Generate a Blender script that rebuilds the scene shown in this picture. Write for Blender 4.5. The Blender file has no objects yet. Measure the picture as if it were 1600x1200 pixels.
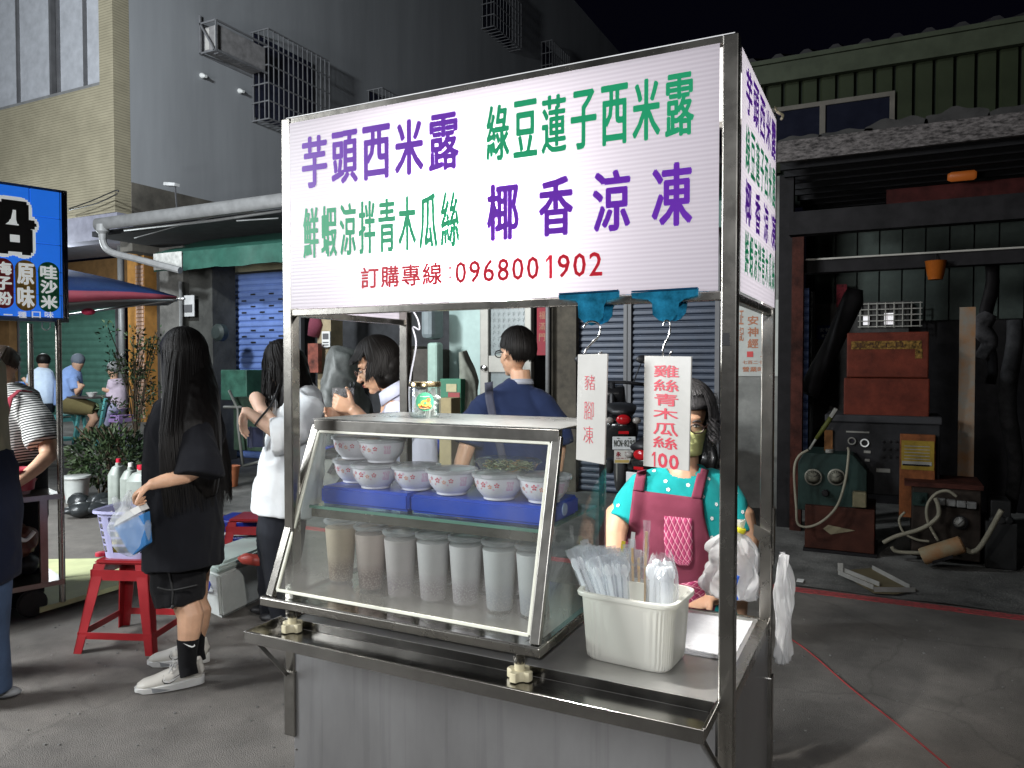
import bpy, bmesh, math, random
from mathutils import Vector, Matrix, noise
from mathutils.bvhtree import BVHTree
random.seed(7)
C = bpy.context.scene.collection
SC = bpy.context.scene
rad = math.radians

# ------------------------------------------------------------------ camera
CAM = Vector((1.648, -1.738, 1.5))
yaw, pitch = rad(-26.593), rad(-1.537)
FWD = Vector((math.sin(yaw)*math.cos(pitch), math.cos(yaw)*math.cos(pitch), math.sin(pitch)))
RGT = Vector((math.cos(yaw), -math.sin(yaw), 0))
UPV = RGT.cross(FWD)
FPX = 1178.5
cd = bpy.data.cameras.new('camera'); cam = bpy.data.objects.new('camera', cd); C.objects.link(cam)
M = Matrix((RGT, UPV, -FWD)).transposed().to_4x4(); M.translation = CAM
cam.matrix_world = M
cd.sensor_width = 36; cd.lens = 36*FPX/1600; cd.clip_start = .02; cd.clip_end = 500
SC.camera = cam
SC.view_settings.view_transform = 'Standard'; SC.view_settings.look = 'None'
SC.view_settings.gamma = 1; SC.view_settings.exposure = 0.45
SC.cycles.use_denoising = True
SC.cycles.max_bounces = 10; SC.cycles.transparent_max_bounces = 24; SC.cycles.transmission_bounces = 8
SC.cycles.caustics_reflective = False; SC.cycles.caustics_refractive = False
SC.cycles.sample_clamp_indirect = 4
# ------------------------------------------------------------------ night sky
W = bpy.data.worlds.new('World'); SC.world = W; W.use_nodes = True
wn = W.node_tree.nodes; bg = wn['Background']
bg.inputs[0].default_value = (.0008, .0008, .0020, 1); bg.inputs[1].default_value = 1.0
# ------------------------------------------------------------------ cart bulb, and unseen fill lamps added for stall and street light
def lamp(name, loc, power, col, size, spot=None, aim=None):
    ld = bpy.data.lights.new(name, 'SPOT' if spot else 'POINT'); ld.energy = power; ld.color = col; ld.shadow_soft_size = size
    if spot: ld.spot_size = rad(spot); ld.spot_blend = .6
    o = bpy.data.objects.new(name, ld); C.objects.link(o); o.location = loc
    if aim: o.rotation_euler = (Vector(aim)-Vector(loc)).to_track_quat('-Z', 'Y').to_euler()
    return o
def area_lamp(name, loc, power, col, aim, sx=1.2, sy=.25):
    ld = bpy.data.lights.new(name, 'AREA'); ld.shape = 'RECTANGLE'; ld.size = sx; ld.size_y = sy; ld.energy = power; ld.color = col
    o = bpy.data.objects.new(name, ld); C.objects.link(o); o.location = loc
    o.rotation_euler = (Vector(aim)-Vector(loc)).to_track_quat('-Z', 'Y').to_euler(); return o
lamp('cart_bulb', (.62, .21, 1.86), 72, (1, .98, .94), .03)
lamp('front_fill_spot', (2.5, -4.2, 2.7), 430, (.97, .98, 1), .12, 44, (.45, .1, .9))  # added spot out of view, brightens the cart front and display case
area_lamp('stall_fill_left', (-5.4, -3.2, 3.1), 620, (.95, .98, 1), (-1.8, 2, .4), 2.4, 1.6)
area_lamp('stall_fill_right', (5.2, -2.2, 2.8), 6, (1, .97, .92), (2.0, 3.5, .6), 2.0, .4)
area_lamp('street_fill_left', (-5.5, -1.5, 6.5), 800, (.88, .95, 1), (-9.5, 9, 5.5), 1.0, .6)
lamp('arcade_fill', (-12.0, 6.4, 3.3), 200, (.9, .98, 1), .2)
lamp('tent_fill', (-6.5, 3.4, 2.6), 65, (.95, 1, 1), .15)  # added fill near the tent, no lamp body
lamp('shop_fill', (-3.2, 5.2, 3.1), 18, (.8, .97, 1), .2)  # added point light before the shop fronts, no fixture built

# ------------------------------------------------------------------ pixel (1600x1200 photo) to world point on a known plane
def ray(x, y): return FWD + RGT*((x-800)/FPX) + UPV*((600-y)/FPX)
def PX(x, y, X): d = ray(x, y); return CAM + d*((X-CAM.x)/d.x)
def PY(x, y, Y): d = ray(x, y); return CAM + d*((Y-CAM.y)/d.y)
def PZ(x, y, Z): d = ray(x, y); return CAM + d*((Z-CAM.z)/d.z)
def PD(x, y, D): return CAM + ray(x, y)*D

# ------------------------------------------------------------------ object helpers
def wloc(o):
    v = Vector((0, 0, 0))
    while o: v += o.location; o = o.parent
    return v
def thing(name, label, cat, loc=(0, 0, 0), group=None):
    o = bpy.data.objects.new(name, None); C.objects.link(o); o.location = loc; o.empty_display_size = .1
    o['label'] = label; o['category'] = cat
    if group: o['group'] = group
    return o
def tag(o, label, cat, group=None):
    o['label'] = label; o['category'] = cat
    if group: o['group'] = group
    return o
def obj(name, bm, mat, parent=None, smooth=False, bevel=0, label=None, origin=None):
    me = bpy.data.meshes.new(name)
    bmesh.ops.recalc_face_normals(bm, faces=bm.faces) if smooth != 'keep' else None
    base = wloc(parent) if parent else Vector(origin) if origin else None
    if parent is None and base is None and bm.verts:
        xs = [v.co for v in bm.verts]
        base = Vector(((min(c.x for c in xs)+max(c.x for c in xs))/2, (min(c.y for c in xs)+max(c.y for c in xs))/2, min(c.z for c in xs)))
    for v in bm.verts: v.co -= base
    bm.to_mesh(me); bm.free()
    for m in (mat if isinstance(mat, (list, tuple)) else [mat]): me.materials.append(m)
    o = bpy.data.objects.new(name, me); C.objects.link(o)
    if parent: o.parent = parent
    else: o.location = base
    if smooth:
        for p in me.polygons: p.use_smooth = True
    if smooth == 'auto':
        me.shade_smooth() if hasattr(me, 'shade_smooth') else None
        me.set_sharp_from_angle(angle=rad(35))
    if bevel:
        b = o.modifiers.new('b', 'BEVEL'); b.width = bevel; b.segments = 2; b.limit_method = 'ANGLE'
    if label: o['label'] = label
    return o
def struct(name, bm, mat, **k):
    o = obj(name, bm, mat, **k); o['kind'] = 'structure'; return o
def stuff(o): o['kind'] = 'stuff'; return o
def copy_tree(o, parent=None, offs=None, label=None):
    c = o.copy(); C.objects.link(c); c.parent = parent
    if offs is not None: c.location = o.location + Vector(offs)
    if label: c['label'] = label
    for ch in list(o.children): copy_tree(ch, c)
    return c
B = bmesh.new
def box(bm, x0, x1, y0, y1, z0, z1, mi=0):
    r = bmesh.ops.create_cube(bm, size=1)
    for v in r['verts']:
        v.co = Vector(((x0+x1)/2+v.co.x*(x1-x0), (y0+y1)/2+v.co.y*(y1-y0), (z0+z1)/2+v.co.z*(z1-z0)))
    for f in {f for v in r['verts'] for f in v.link_faces}: f.material_index = mi
    return bm
def obox(bm, c, ax, ay, az, mi=0):   # centre and three half axes
    c = Vector(c); r = bmesh.ops.create_cube(bm, size=2)
    for v in r['verts']: p = v.co.copy(); v.co = c + Vector(ax)*p.x + Vector(ay)*p.y + Vector(az)*p.z
    for f in {f for v in r['verts'] for f in v.link_faces}: f.material_index = mi
    return bm
def bar(bm, p, q, w, h=None, up=(0, 0, 1), mi=0):
    p, q = Vector(p), Vector(q); t = (q-p).normalized(); u = Vector(up)
    if abs(t.dot(u)) > .98: u = Vector((0, 1, 0))
    s = t.cross(u).normalized(); u = s.cross(t)
    return obox(bm, (p+q)/2, t*((q-p).length/2), s*w/2, u*(h or w)/2, mi)
def frames(pts, a0=None):
    out = []; prev = Vector(a0) if a0 is not None else None
    for i, p in enumerate(pts):
        t = (pts[min(i+1, len(pts)-1)]-pts[max(i-1, 0)])
        t = t.normalized() if t.length > 1e-9 else Vector((0, 0, 1))
        if prev is None: prev = t.orthogonal()
        a = prev - t*prev.dot(t)
        if a.length < 1e-4: a = t.orthogonal()
        a.normalize(); b = t.cross(a); out.append((a, b)); 
        if a0 is None: prev = a
    return out
def loft(bm, secs, n=12, a0=None, caps=True, mi=0, pw=1.0):
    pts = [Vector(s[0]) for s in secs]; fr = frames(pts, a0); rings = []
    for (p, (a, b), s) in zip(pts, fr, secs):
        ra, rb = s[1], (s[2] if len(s) > 2 else s[1]); R = []
        for k in range(n):
            th = 2*math.pi*k/n; c, d = math.cos(th), math.sin(th)
            if pw != 1: c = math.copysign(abs(c)**pw, c); d = math.copysign(abs(d)**pw, d)
            R.append(bm.verts.new(p + a*ra*c + b*rb*d))
        rings.append(R)
    fs = []
    for i in range(len(rings)-1):
        for k in range(n): fs.append(bm.faces.new((rings[i][k], rings[i][(k+1) % n], rings[i+1][(k+1) % n], rings[i+1][k])))
    if caps: fs.append(bm.faces.new(rings[0][::-1])); fs.append(bm.faces.new(rings[-1]))
    for f in fs: f.material_index = mi
    return bm
def tube(bm, pts, r, n=8, mi=0, caps=True):
    return loft(bm, [(p, r) for p in pts], n=n, mi=mi, caps=caps)
def smoothpts(pts, k=6):
    pts = [Vector(p) for p in pts]; P = [pts[0]]+pts+[pts[-1]]; out = []
    for i in range(1, len(P)-2):
        for j in range(k):
            t = j/k; a, b, c, d = P[i-1], P[i], P[i+1], P[i+2]
            out.append(.5*((2*b)+(c-a)*t+(2*a-5*b+4*c-d)*t*t+(3*b-a-3*c+d)*t**3))
    return out+[pts[-1]]
def ell(bm, c, r, ax=None, seg=16, mi=0):
    res = bmesh.ops.create_uvsphere(bm, u_segments=seg, v_segments=max(6, seg//2), radius=1)
    X, Y, Z = ax or (Vector((1, 0, 0)), Vector((0, 1, 0)), Vector((0, 0, 1)))
    for v in res['verts']: p = v.co.copy(); v.co = Vector(c)+X*p.x*r[0]+Y*p.y*r[1]+Z*p.z*r[2]
    for f in {f for v in res['verts'] for f in v.link_faces}: f.material_index = mi
    return bm
def lathe(bm, c, prof, n=24, mi=0, axis=(0, 0, 1), caps=True):   # prof: (radius, height)
    ax = Vector(axis).normalized(); c = Vector(c); a = ax.orthogonal().normalized(); b = ax.cross(a); rings = []
    for r, h in prof: rings.append([bm.verts.new(c+ax*h+(a*math.cos(2*math.pi*k/n)+b*math.sin(2*math.pi*k/n))*max(r, 1e-4)) for k in range(n)])
    fs = []
    for i in range(len(rings)-1):
        for k in range(n): fs.append(bm.faces.new((rings[i][k], rings[i][(k+1) % n], rings[i+1][(k+1) % n], rings[i+1][k])))
    if caps: fs.append(bm.faces.new(rings[0][::-1])); fs.append(bm.faces.new(rings[-1]))
    for f in fs: f.material_index = mi
    return bm
def prism(bm, pts, d, mi=0):       # polygon points extruded by vector d
    d = Vector(d); a = [bm.verts.new(Vector(p)) for p in pts]; b = [bm.verts.new(Vector(p)+d) for p in pts]; n = len(pts)
    fs = [bm.faces.new(a[::-1]), bm.faces.new(b)] + [bm.faces.new((a[i], a[(i+1) % n], b[(i+1) % n], b[i])) for i in range(n)]
    for f in fs: f.material_index = mi
    return bm
def quad(bm, a, b, c, d, mi=0):
    f = bm.faces.new([bm.verts.new(Vector(p)) for p in (a, b, c, d)]); f.material_index = mi; return bm
# flat lettering: text normalised into a w x h rectangle at origin o, along ux and uz
_tc = {}
def text(bm, s, o, ux, uz, w, h, off=0.0, mi=0, keep=False):
    bold = off*.22*min(w/max(1, len(s)), h) if off > 0 else 0; off = min(off, 0)
    if s == '1':
        o, ux, uz = Vector(o), Vector(ux), Vector(uz); th = h*.135; xs = w*.5+th*.2
        for poly in ([(xs, 0), (xs+th, 0), (xs+th, h), (xs, h)], [(xs, h), (xs, h-th*1.25), (xs-th*1.25, h*.80-th*1.0), (xs-th*1.25, h*.80)]):
            bm.faces.new([bm.verts.new(o+ux*a+uz*b) for a, b in poly]).material_index = mi
        return bm
    if '1' in s:
        ws = [.62 if c == '1' else .55 if c == '-' else 1 for c in s]; tot = sum(ws)+.14*(len(s)-1); u = w/tot; x = 0; ux = Vector(ux); uz = Vector(uz); o = Vector(o)
        for c, k in zip(s, ws):
            if c == '-': bm.faces.new([bm.verts.new(o+ux*(x+a*u)+uz*(h*b)) for a, b in ((.05, .42), (.5, .42), (.5, .55), (.05, .55))]).material_index = mi
            else: text(bm, c, o+ux*x, ux, uz, u*k, h, bold/(.22*min(u*k, h)) if bold else 0, mi)
            x += (k+.14)*u
        return bm
    k = (s, off)
    if k not in _tc:
        c = bpy.data.curves.new('t', 'FONT'); c.body = s; c.resolution_u = 2; c.offset = off
        t = bpy.data.objects.new('t', c); C.objects.link(t); bpy.context.view_layer.update()
        me = bpy.data.meshes.new_from_object(t.evaluated_get(bpy.context.evaluated_depsgraph_get()))
        vs = [v.co.copy() for v in me.vertices]; fs = [tuple(p.vertices) for p in me.polygons]
        bpy.data.objects.remove(t); bpy.data.curves.remove(c); bpy.data.meshes.remove(me); _tc[k] = (vs, fs)
    vs, fs = _tc[k]
    x0, x1 = min(v.x for v in vs), max(v.x for v in vs); y0, y1 = min(v.y for v in vs), max(v.y for v in vs)
    ux, uz, o = Vector(ux), Vector(uz), Vector(o)
    if keep: w = h*(x1-x0)/(y1-y0)
    nn = ux.cross(uz)
    K_ = 6 if bold < .02 else 20
    sh = [(0, 0)] if not bold else [(bold*math.cos(q), bold*math.sin(q)) for q in [math.pi*2*i/K_ for i in range(K_)]]
    if bold >= .02: sh += [(0, 0), (bold*.5, 0), (-bold*.5, 0), (0, bold*.5), (0, -bold*.5)]
    for j, (dx, dz) in enumerate(sh):
        nv = [bm.verts.new(o+ux*(bold+(v.x-x0)/(x1-x0)*(w-2*bold)+dx)+uz*(bold+(v.y-y0)/(y1-y0)*(h-2*bold)+dz)+nn*j*.00006) for v in vs]
        for f in fs:
            try: bm.faces.new([nv[i] for i in f]).material_index = mi
            except ValueError: pass
    return bm

# ------------------------------------------------------------------ materials
def mat(name, col, rough=.5, metal=0, var=.12, scale=6, bump=0, bscale=60, spec=.5, trans=0, alpha=1, sheen=0, stretch=None, dirt=None, sss=0, coat=0):
    m = bpy.data.materials.new(name); m.use_nodes = True; N = m.node_tree.nodes; L = m.node_tree.links; p = N['Principled BSDF']
    p.inputs['Roughness'].default_value = rough; p.inputs['Metallic'].default_value = metal
    p.inputs['Specular IOR Level'].default_value = spec
    p.inputs['Transmission Weight'].default_value = trans; p.inputs['Alpha'].default_value = alpha
    p.inputs['Coat Weight'].default_value = coat
    if sheen: p.inputs['Sheen Weight'].default_value = sheen
    if sss: p.inputs['Subsurface Weight'].default_value = sss; p.inputs['Subsurface Radius'].default_value = (.012, .005, .003); p.inputs['Subsurface Scale'].default_value = 1
    tc = N.new('ShaderNodeTexCoord'); src = tc.outputs['Object']
    if stretch:
        mp = N.new('ShaderNodeMapping'); mp.inputs['Scale'].default_value = stretch; L.new(src, mp.inputs[0]); src = mp.outputs[0]
    nz = N.new('ShaderNodeTexNoise'); nz.inputs['Scale'].default_value = scale; nz.inputs['Detail'].default_value = 6; nz.inputs['Roughness'].default_value = .65; L.new(src, nz.inputs['Vector'])
    cr = N.new('ShaderNodeValToRGB'); e = cr.color_ramp.elements
    c = Vector(col[:3]); lo = c*(1-var*1.6); hi = c*(1+var)
    if dirt: lo = c.lerp(Vector(dirt), min(1, var*3))
    e[0].position = .33; e[1].position = .67; e[0].color = (*lo, 1); e[1].color = (*[min(1, v) for v in hi], 1)
    L.new(nz.outputs[0], cr.inputs[0]); L.new(cr.outputs[0], p.inputs['Base Color'])
    rr = N.new('ShaderNodeMapRange'); rr.inputs[3].default_value = max(.02, rough-.09); rr.inputs[4].default_value = min(1, rough+.12); L.new(nz.outputs[0], rr.inputs[0]); L.new(rr.outputs[0], p.inputs['Roughness'])
    if bump:
        n2 = N.new('ShaderNodeTexNoise'); n2.inputs['Scale'].default_value = bscale; n2.inputs['Detail'].default_value = 4; L.new(src, n2.inputs['Vector'])
        bp = N.new('ShaderNodeBump'); bp.inputs['Strength'].default_value = min(1, bump); bp.inputs['Distance'].default_value = .01*max(1, bump); L.new(n2.outputs[0], bp.inputs['Height']); L.new(bp.outputs[0], p.inputs['Normal'])
    m['p'] = 1
    return m
def glass(name, tint=(.9, .95, .93), film=.08, filmcol=(.6, .6, .55), rough=.03, grad=None):
    m = bpy.data.materials.new(name); m.use_nodes = True; N = m.node_tree.nodes; L = m.node_tree.links; N.remove(N['Principled BSDF'])
    out = N['Material Output']; tr = N.new('ShaderNodeBsdfTransparent'); tr.inputs[0].default_value = (*tint, 1)
    gl = N.new('ShaderNodeBsdfGlossy'); gl.inputs['Roughness'].default_value = rough
    fr = N.new('ShaderNodeFresnel'); gb = N.new('ShaderNodeNewGeometry'); io = N.new('ShaderNodeMath'); io.operation = 'MULTIPLY_ADD'; io.inputs[1].default_value = -.7603; io.inputs[2].default_value = 1.45; L.new(gb.outputs['Backfacing'], io.inputs[0]); L.new(io.outputs[0], fr.inputs[0])
    mx = N.new('ShaderNodeMixShader'); L.new(fr.outputs[0], mx.inputs[0]); L.new(tr.outputs[0], mx.inputs[1]); L.new(gl.outputs[0], mx.inputs[2])
    df = N.new('ShaderNodeBsdfDiffuse'); df.inputs[0].default_value = (*filmcol, 1)
    tl = N.new('ShaderNodeBsdfTranslucent'); tl.inputs[0].default_value = (*filmcol, 1)
    ms = N.new('ShaderNodeMixShader'); L.new(df.outputs[0], ms.inputs[1]); L.new(tl.outputs[0], ms.inputs[2])
    m2 = N.new('ShaderNodeMixShader'); L.new(mx.outputs[0], m2.inputs[1]); L.new(ms.outputs[0], m2.inputs[2])
    tc = N.new('ShaderNodeTexCoord'); nz = N.new('ShaderNodeTexNoise'); nz.inputs['Scale'].default_value = 5; nz.inputs['Detail'].default_value = 8; L.new(tc.outputs['Object'], nz.inputs['Vector'])
    mr = N.new('ShaderNodeMapRange'); mr.inputs[1].default_value = .35; mr.inputs[2].default_value = .75; mr.inputs[3].default_value = film*.4; mr.inputs[4].default_value = film*1.8; L.new(nz.outputs[0], mr.inputs[0])
    fac = mr.outputs[0]
    if grad:      # more film towards the bottom edge: (z where it is heavy, z where it is gone, amount)
        sp = N.new('ShaderNodeSeparateXYZ'); geo = N.new('ShaderNodeNewGeometry'); L.new(geo.outputs['Position'], sp.inputs[0])
        g = N.new('ShaderNodeMapRange'); g.interpolation_type = 'SMOOTHSTEP'; g.inputs[1].default_value = grad[0]; g.inputs[2].default_value = grad[1]; g.inputs[3].default_value = grad[2]; g.inputs[4].default_value = 0; L.new(sp.outputs[2], g.inputs[0])
        ad = N.new('ShaderNodeMath'); ad.operation = 'MULTIPLY_ADD'; L.new(nz.outputs[0], ad.inputs[0]); L.new(g.outputs[0], ad.inputs[1]); L.new(fac, ad.inputs[2]); fac = ad.outputs[0]
    L.new(fac, m2.inputs[0]); L.new(m2.outputs[0], out.inputs[0]); return m
def translucent(name, col, mix=.5, transp=0, rough=.4, emit=0):
    m = bpy.data.materials.new(name); m.use_nodes = True; N = m.node_tree.nodes; L = m.node_tree.links; p = N['Principled BSDF']; out = N['Material Output']
    p.inputs['Base Color'].default_value = (*col, 1); p.inputs['Roughness'].default_value = rough
    tl = N.new('ShaderNodeBsdfTranslucent'); tl.inputs[0].default_value = (*col, 1)
    mx = N.new('ShaderNodeMixShader'); mx.inputs[0].default_value = mix; L.new(p.outputs[0], mx.inputs[1]); L.new(tl.outputs[0], mx.inputs[2]); last = mx
    if transp:
        tr = N.new('ShaderNodeBsdfTransparent'); m3 = N.new('ShaderNodeMixShader'); m3.inputs[0].default_value = transp; L.new(last.outputs[0], m3.inputs[1]); L.new(tr.outputs[0], m3.inputs[2]); last = m3
    L.new(last.outputs[0], out.inputs[0]); return m
def sinrows(m, period, depth=.003, axis=2, dark=.75, sharp=False):
    """fine horizontal relief rows (hollow board flutes, mosaic tile courses) multiplied into a Principled material"""
    N = m.node_tree.nodes; L = m.node_tree.links; p = N['Principled BSDF']
    geo = N.new('ShaderNodeNewGeometry'); sp = N.new('ShaderNodeSeparateXYZ'); L.new(geo.outputs['Position'], sp.inputs[0])
    mu = N.new('ShaderNodeMath'); mu.operation = 'MULTIPLY'; mu.inputs[1].default_value = 2*math.pi/period; L.new(sp.outputs[axis], mu.inputs[0])
    sn = N.new('ShaderNodeMath'); sn.operation = 'SINE'; L.new(mu.outputs[0], sn.inputs[0])
    mr = N.new('ShaderNodeMapRange'); mr.inputs[1].default_value = -1; mr.inputs[2].default_value = (-.6 if sharp else 1); mr.inputs[3].default_value = dark; mr.inputs[4].default_value = 1; L.new(sn.outputs[0], mr.inputs[0])
    bc = p.inputs['Base Color']; src = bc.links[0].from_socket if bc.links else None
    mx = N.new('ShaderNodeMix'); mx.data_type = 'RGBA'; mx.blend_type = 'MULTIPLY'; mx.inputs[0].default_value = 1
    if src: L.new(src, mx.inputs[6])
    else: mx.inputs[6].default_value = bc.default_value
    L.new(mr.outputs[0], mx.inputs[7]); L.new(mx.outputs[2], bc)
    bp = N.new('ShaderNodeBump'); bp.inputs['Distance'].default_value = depth; L.new(mr.outputs[0], bp.inputs['Height']); L.new(bp.outputs[0], p.inputs['Normal'])
    return mr
MAT = {}
def mm(key, *a, **k):
    if key not in MAT: MAT[key] = mat(key, *a, **k)
    return MAT[key]
steel = mm('stainless_steel', (.36, .345, .315), rough=.25, metal=1, var=.09, scale=5, bump=.03, bscale=30)
steel_d = mm('worn_steel', (.28, .27, .25), rough=.34, metal=1, var=.14, scale=6, bump=.04, bscale=40)
steel_s = mm('brushed_sheet', (.36, .36, .365), rough=.36, metal=.8, var=.10, scale=3, stretch=(1, 1, .35))
chrome = mm('polished_chrome', (.75, .75, .74), rough=.10, metal=1, var=.05)
black_p = mm('black_plastic', (.012, .012, .014), rough=.45)
rubber = mm('black_rubber', (.015, .015, .015), rough=.8, bump=.2)
white_p = mm('white_plastic', (.72, .72, .70), rough=.35, var=.05)
cream_p = mm('cream_plastic', (.62, .56, .38), rough=.4, var=.08)
red_ink = mm('red_ink', (.50, .010, .035), rough=.4, var=.03)
skin = mm('skin', (.56, .33, .21), rough=.5, var=.07, scale=14, bump=.08, bscale=220, sss=.12)
skin_p = mm('pale_skin', (.66, .44, .32), rough=.5, var=.05, scale=14, bump=.06, bscale=220, sss=.12)
hair_m = mm('black_hair', (.006, .005, .0045), rough=.5, var=.3, scale=30, stretch=(8, 8, .6), spec=.16)
def fabric(key, col, **k): return mm(key, col, rough=.95, sheen=.04, var=k.pop('var', .10), bump=.35, bscale=k.pop('bscale', 420), spec=.08, **k)
# ================================================================== THE CART
ZC, CW, CD, PW = .7255, 1.34, .642, .035
ZB, ZT = 1.665, 2.217
def PPl(x, y, p0, n):
    d = ray(x, y); n = Vector(n); return CAM + d*((Vector(p0)-CAM).dot(n)/d.dot(n))
cart = thing('food_cart', 'stainless steel street food cart with a lit white signboard above its counter', 'food cart', (.65, .32, 0))
for (x, y, zl) in ((0, 0, .36), (CW-PW, 0, .10), (0, CD-PW, .2), (CW-PW, CD-PW, .21)):
    bm = B(); box(bm, x, x+PW, y, y+PW, .54, 2.236)
    post = obj('post', bm, steel, cart, bevel=.003)
    bm = B(); box(bm, x-.004, x+PW+.004, y-.004, y+PW+.004, zl, .56); obj('socket', bm, steel_d, post, bevel=.003)
def rail(p, q, w, h, m=steel, name='rail'):
    bm = B(); bar(bm, p, q, w, h); return obj(name, bm, m, cart, bevel=.002)
for z, h in ((ZT+.010, .018), (ZB-.011, .020)):
    rail((PW, .014, z), (CW-PW, .014, z), .024, h)
    if z > 2: rail((PW, CD-.014, z), (CW-PW, CD-.014, z), .024, h)
    rail((.017, PW, z), (.017, CD-PW, z), .024, h); rail((CW-.017, PW, z), (CW-.017, CD-PW, z), .024, h)
# sign boards: hollow white board, lit from inside by the bulb
board = bpy.data.materials.new('hollow_sign_board'); board.use_nodes = True
_N = board.node_tree.nodes; _L = board.node_tree.links; _p = _N['Principled BSDF']; _p.inputs['Base Color'].default_value = (.11, .10, .115, 1); _p.inputs['Roughness'].default_value = .35
_row = sinrows(board, .0105, .0012, dark=.87)
_tl = _N.new('ShaderNodeBsdfTranslucent'); _tl.inputs[0].default_value = (.93, .80, .94, 1)
_cm = _N.new('ShaderNodeMix'); _cm.data_type = 'RGBA'; _cm.blend_type = 'MULTIPLY'; _cm.inputs[0].default_value = 1; _cm.inputs[6].default_value = (.85, .79, .88, 1); _L.new(_row.outputs[0], _cm.inputs[7]); _L.new(_cm.outputs[2], _tl.inputs[0])
_mx = _N.new('ShaderNodeMixShader'); _mx.inputs[0].default_value = .115; _L.new(_p.outputs[0], _mx.inputs[1]); _L.new(_tl.outputs[0], _mx.inputs[2])
_em = _N.new('ShaderNodeEmission'); _em.inputs[1].default_value = .22; _L.new(_cm.outputs[2], _em.inputs[0])
_ad = _N.new('ShaderNodeAddShader'); _L.new(_mx.outputs[0], _ad.inputs[0]); _L.new(_em.outputs[0], _ad.inputs[1]); _L.new(_ad.outputs[0], _N['Material Output'].inputs[0])
def inkm(name, c):
    m = translucent(name, c, .5, 0, .4)
    N = m.node_tree.nodes; L = m.node_tree.links; e = N.new('ShaderNodeEmission'); e.inputs[0].default_value = (*c, 1); e.inputs[1].default_value = .22
    a = N.new('ShaderNodeAddShader'); o = N['Material Output']; s = o.inputs[0].links[0].from_socket; L.new(s, a.inputs[0]); L.new(e.outputs[0], a.inputs[1]); L.new(a.outputs[0], o.inputs[0]); return m
ink_p, ink_g, ink_r = inkm('purple_vinyl', (.13, .018, .36)), inkm('green_vinyl', (.010, .30, .14)), inkm('red_vinyl', (.44, .006, .022))
L1, L2, L3, L4 = '芋頭西米露', '綠豆蓮子西米露', '鮮蝦涼拌青木瓜絲', '椰香涼凍'
bm = B(); quad(bm, (.037, -.004, ZB), (CW-.040, -.004, ZB), (CW-.040, -.004, ZT), (.037, -.004, ZT)); front = obj('sign_board', bm, board, cart)
X_, Z_ = Vector((1, 0, 0)), Vector((0, 0, 1)); Y_ = Vector((0, 1, 0))
OF = .16
def line(par, s, x0, x1, z0, z1, m, off=OF, y=-.0055):
    bm = B(); n = len(s); w = (x1-x0); cw = w/(n-1+.86)
    for i, ch in enumerate(s): text(bm, ch, (x0+i*cw, y, z0), X_, Z_, cw*.86, z1-z0, off)
    return obj('lettering', bm, m, par)
line(front, L1, .085, .625, 2.016, 2.168, ink_p); line(front, L2, .706, 1.244, 2.022, 2.166, ink_g)
line(front, L3, .088, .625, 1.811, 1.960, ink_g)
bm = B()
for ch, (a, b) in zip(L4, ((762, 812), (843, 897), (927, 986), (1019, 1083))):
    xa, xb = PY(a, 330, 0).x, PY(b, 330, 0).x; text(bm, ch, (xa, -.0055, 1.817), X_, Z_, xb-xa, .147, OF)
obj('lettering', bm, ink_p, front)
bm = B(); x = .300
for ch in '訂購專線': text(bm, ch, (x, -.0055, 1.713), X_, Z_, .062, .060, .10); x += .0695
text(bm, '.', (x+.014, -.0055, 1.727), X_, Z_, .008, .008); text(bm, '.', (x+.014, -.0055, 1.752), X_, Z_, .008, .008)
x0, x1 = .612, 1.033; cw = (x1-x0)/10
for i, ch in enumerate('0968001902'): text(bm, ch, (x0+i*cw+(.008 if ch == '1' else 0), -.0055, 1.713), X_, Z_, cw*(.80 if ch != '1' else .50), .058, .13)
obj('lettering', bm, ink_r, front)
bm = B(); quad(bm, (CW+.001, .038, ZB), (CW+.001, CD-.028, ZB), (CW+.001, CD-.028, ZT), (CW+.001, .038, ZT)); side = obj('sign_board', bm, board, cart)
for s, z0, z1, m, xs in ((L1, 2.086, 2.195, ink_p, 0), (L2, 1.950, 2.062, ink_g, 0), (L4, 1.828, 1.935, ink_p, 1), (L3, 1.710, 1.815, ink_g, 0)):
    bm = B(); n = len(s); w = .51; cw = w/(n-1+.86) if not xs else w/(n-.45)
    for i, ch in enumerate(s): text(bm, ch, (CW+.0025, .085+i*cw, z0), Y_, Z_, cw*(.86 if not xs else .62), z1-z0, OF)
    obj('lettering', bm, m, side)
bm = B(); quad(bm, (-.001, .038, ZB), (-.001, CD-.028, ZB), (-.001, CD-.028, ZT), (-.001, .038, ZT)); obj('sign_board', bm, board, cart)
bm = B(); box(bm, .01, CW-.01, .01, CD-.01, ZT+.020, ZT+.024); obj('roof_sheet', bm, mm('roof_white_inside', (.7, .7, .7), rough=.5), cart)
# the bulb in its holder
bulb_m = bpy.data.materials.new('lit_bulb'); bulb_m.use_nodes = True; _b = bulb_m.node_tree.nodes['Principled BSDF']; _b.inputs['Emission Color'].default_value = (1, .97, .92, 1); _b.inputs['Emission Strength'].default_value = 12
bm = B(); lathe(bm, (.62, .21, 1.975), [(.004, -.07), (.028, -.055), (.034, -.03), (.026, 0), (.014, .03)], 16); bl = obj('bulb', bm, bulb_m, cart, smooth=True)
bm = B(); lathe(bm, (.62, .21, 2.005), [(.018, 0), (.020, .05), (.006, .06), (.003, .2)], 12); obj('bulb_holder', bm, white_p, bl, smooth=True)
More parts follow.
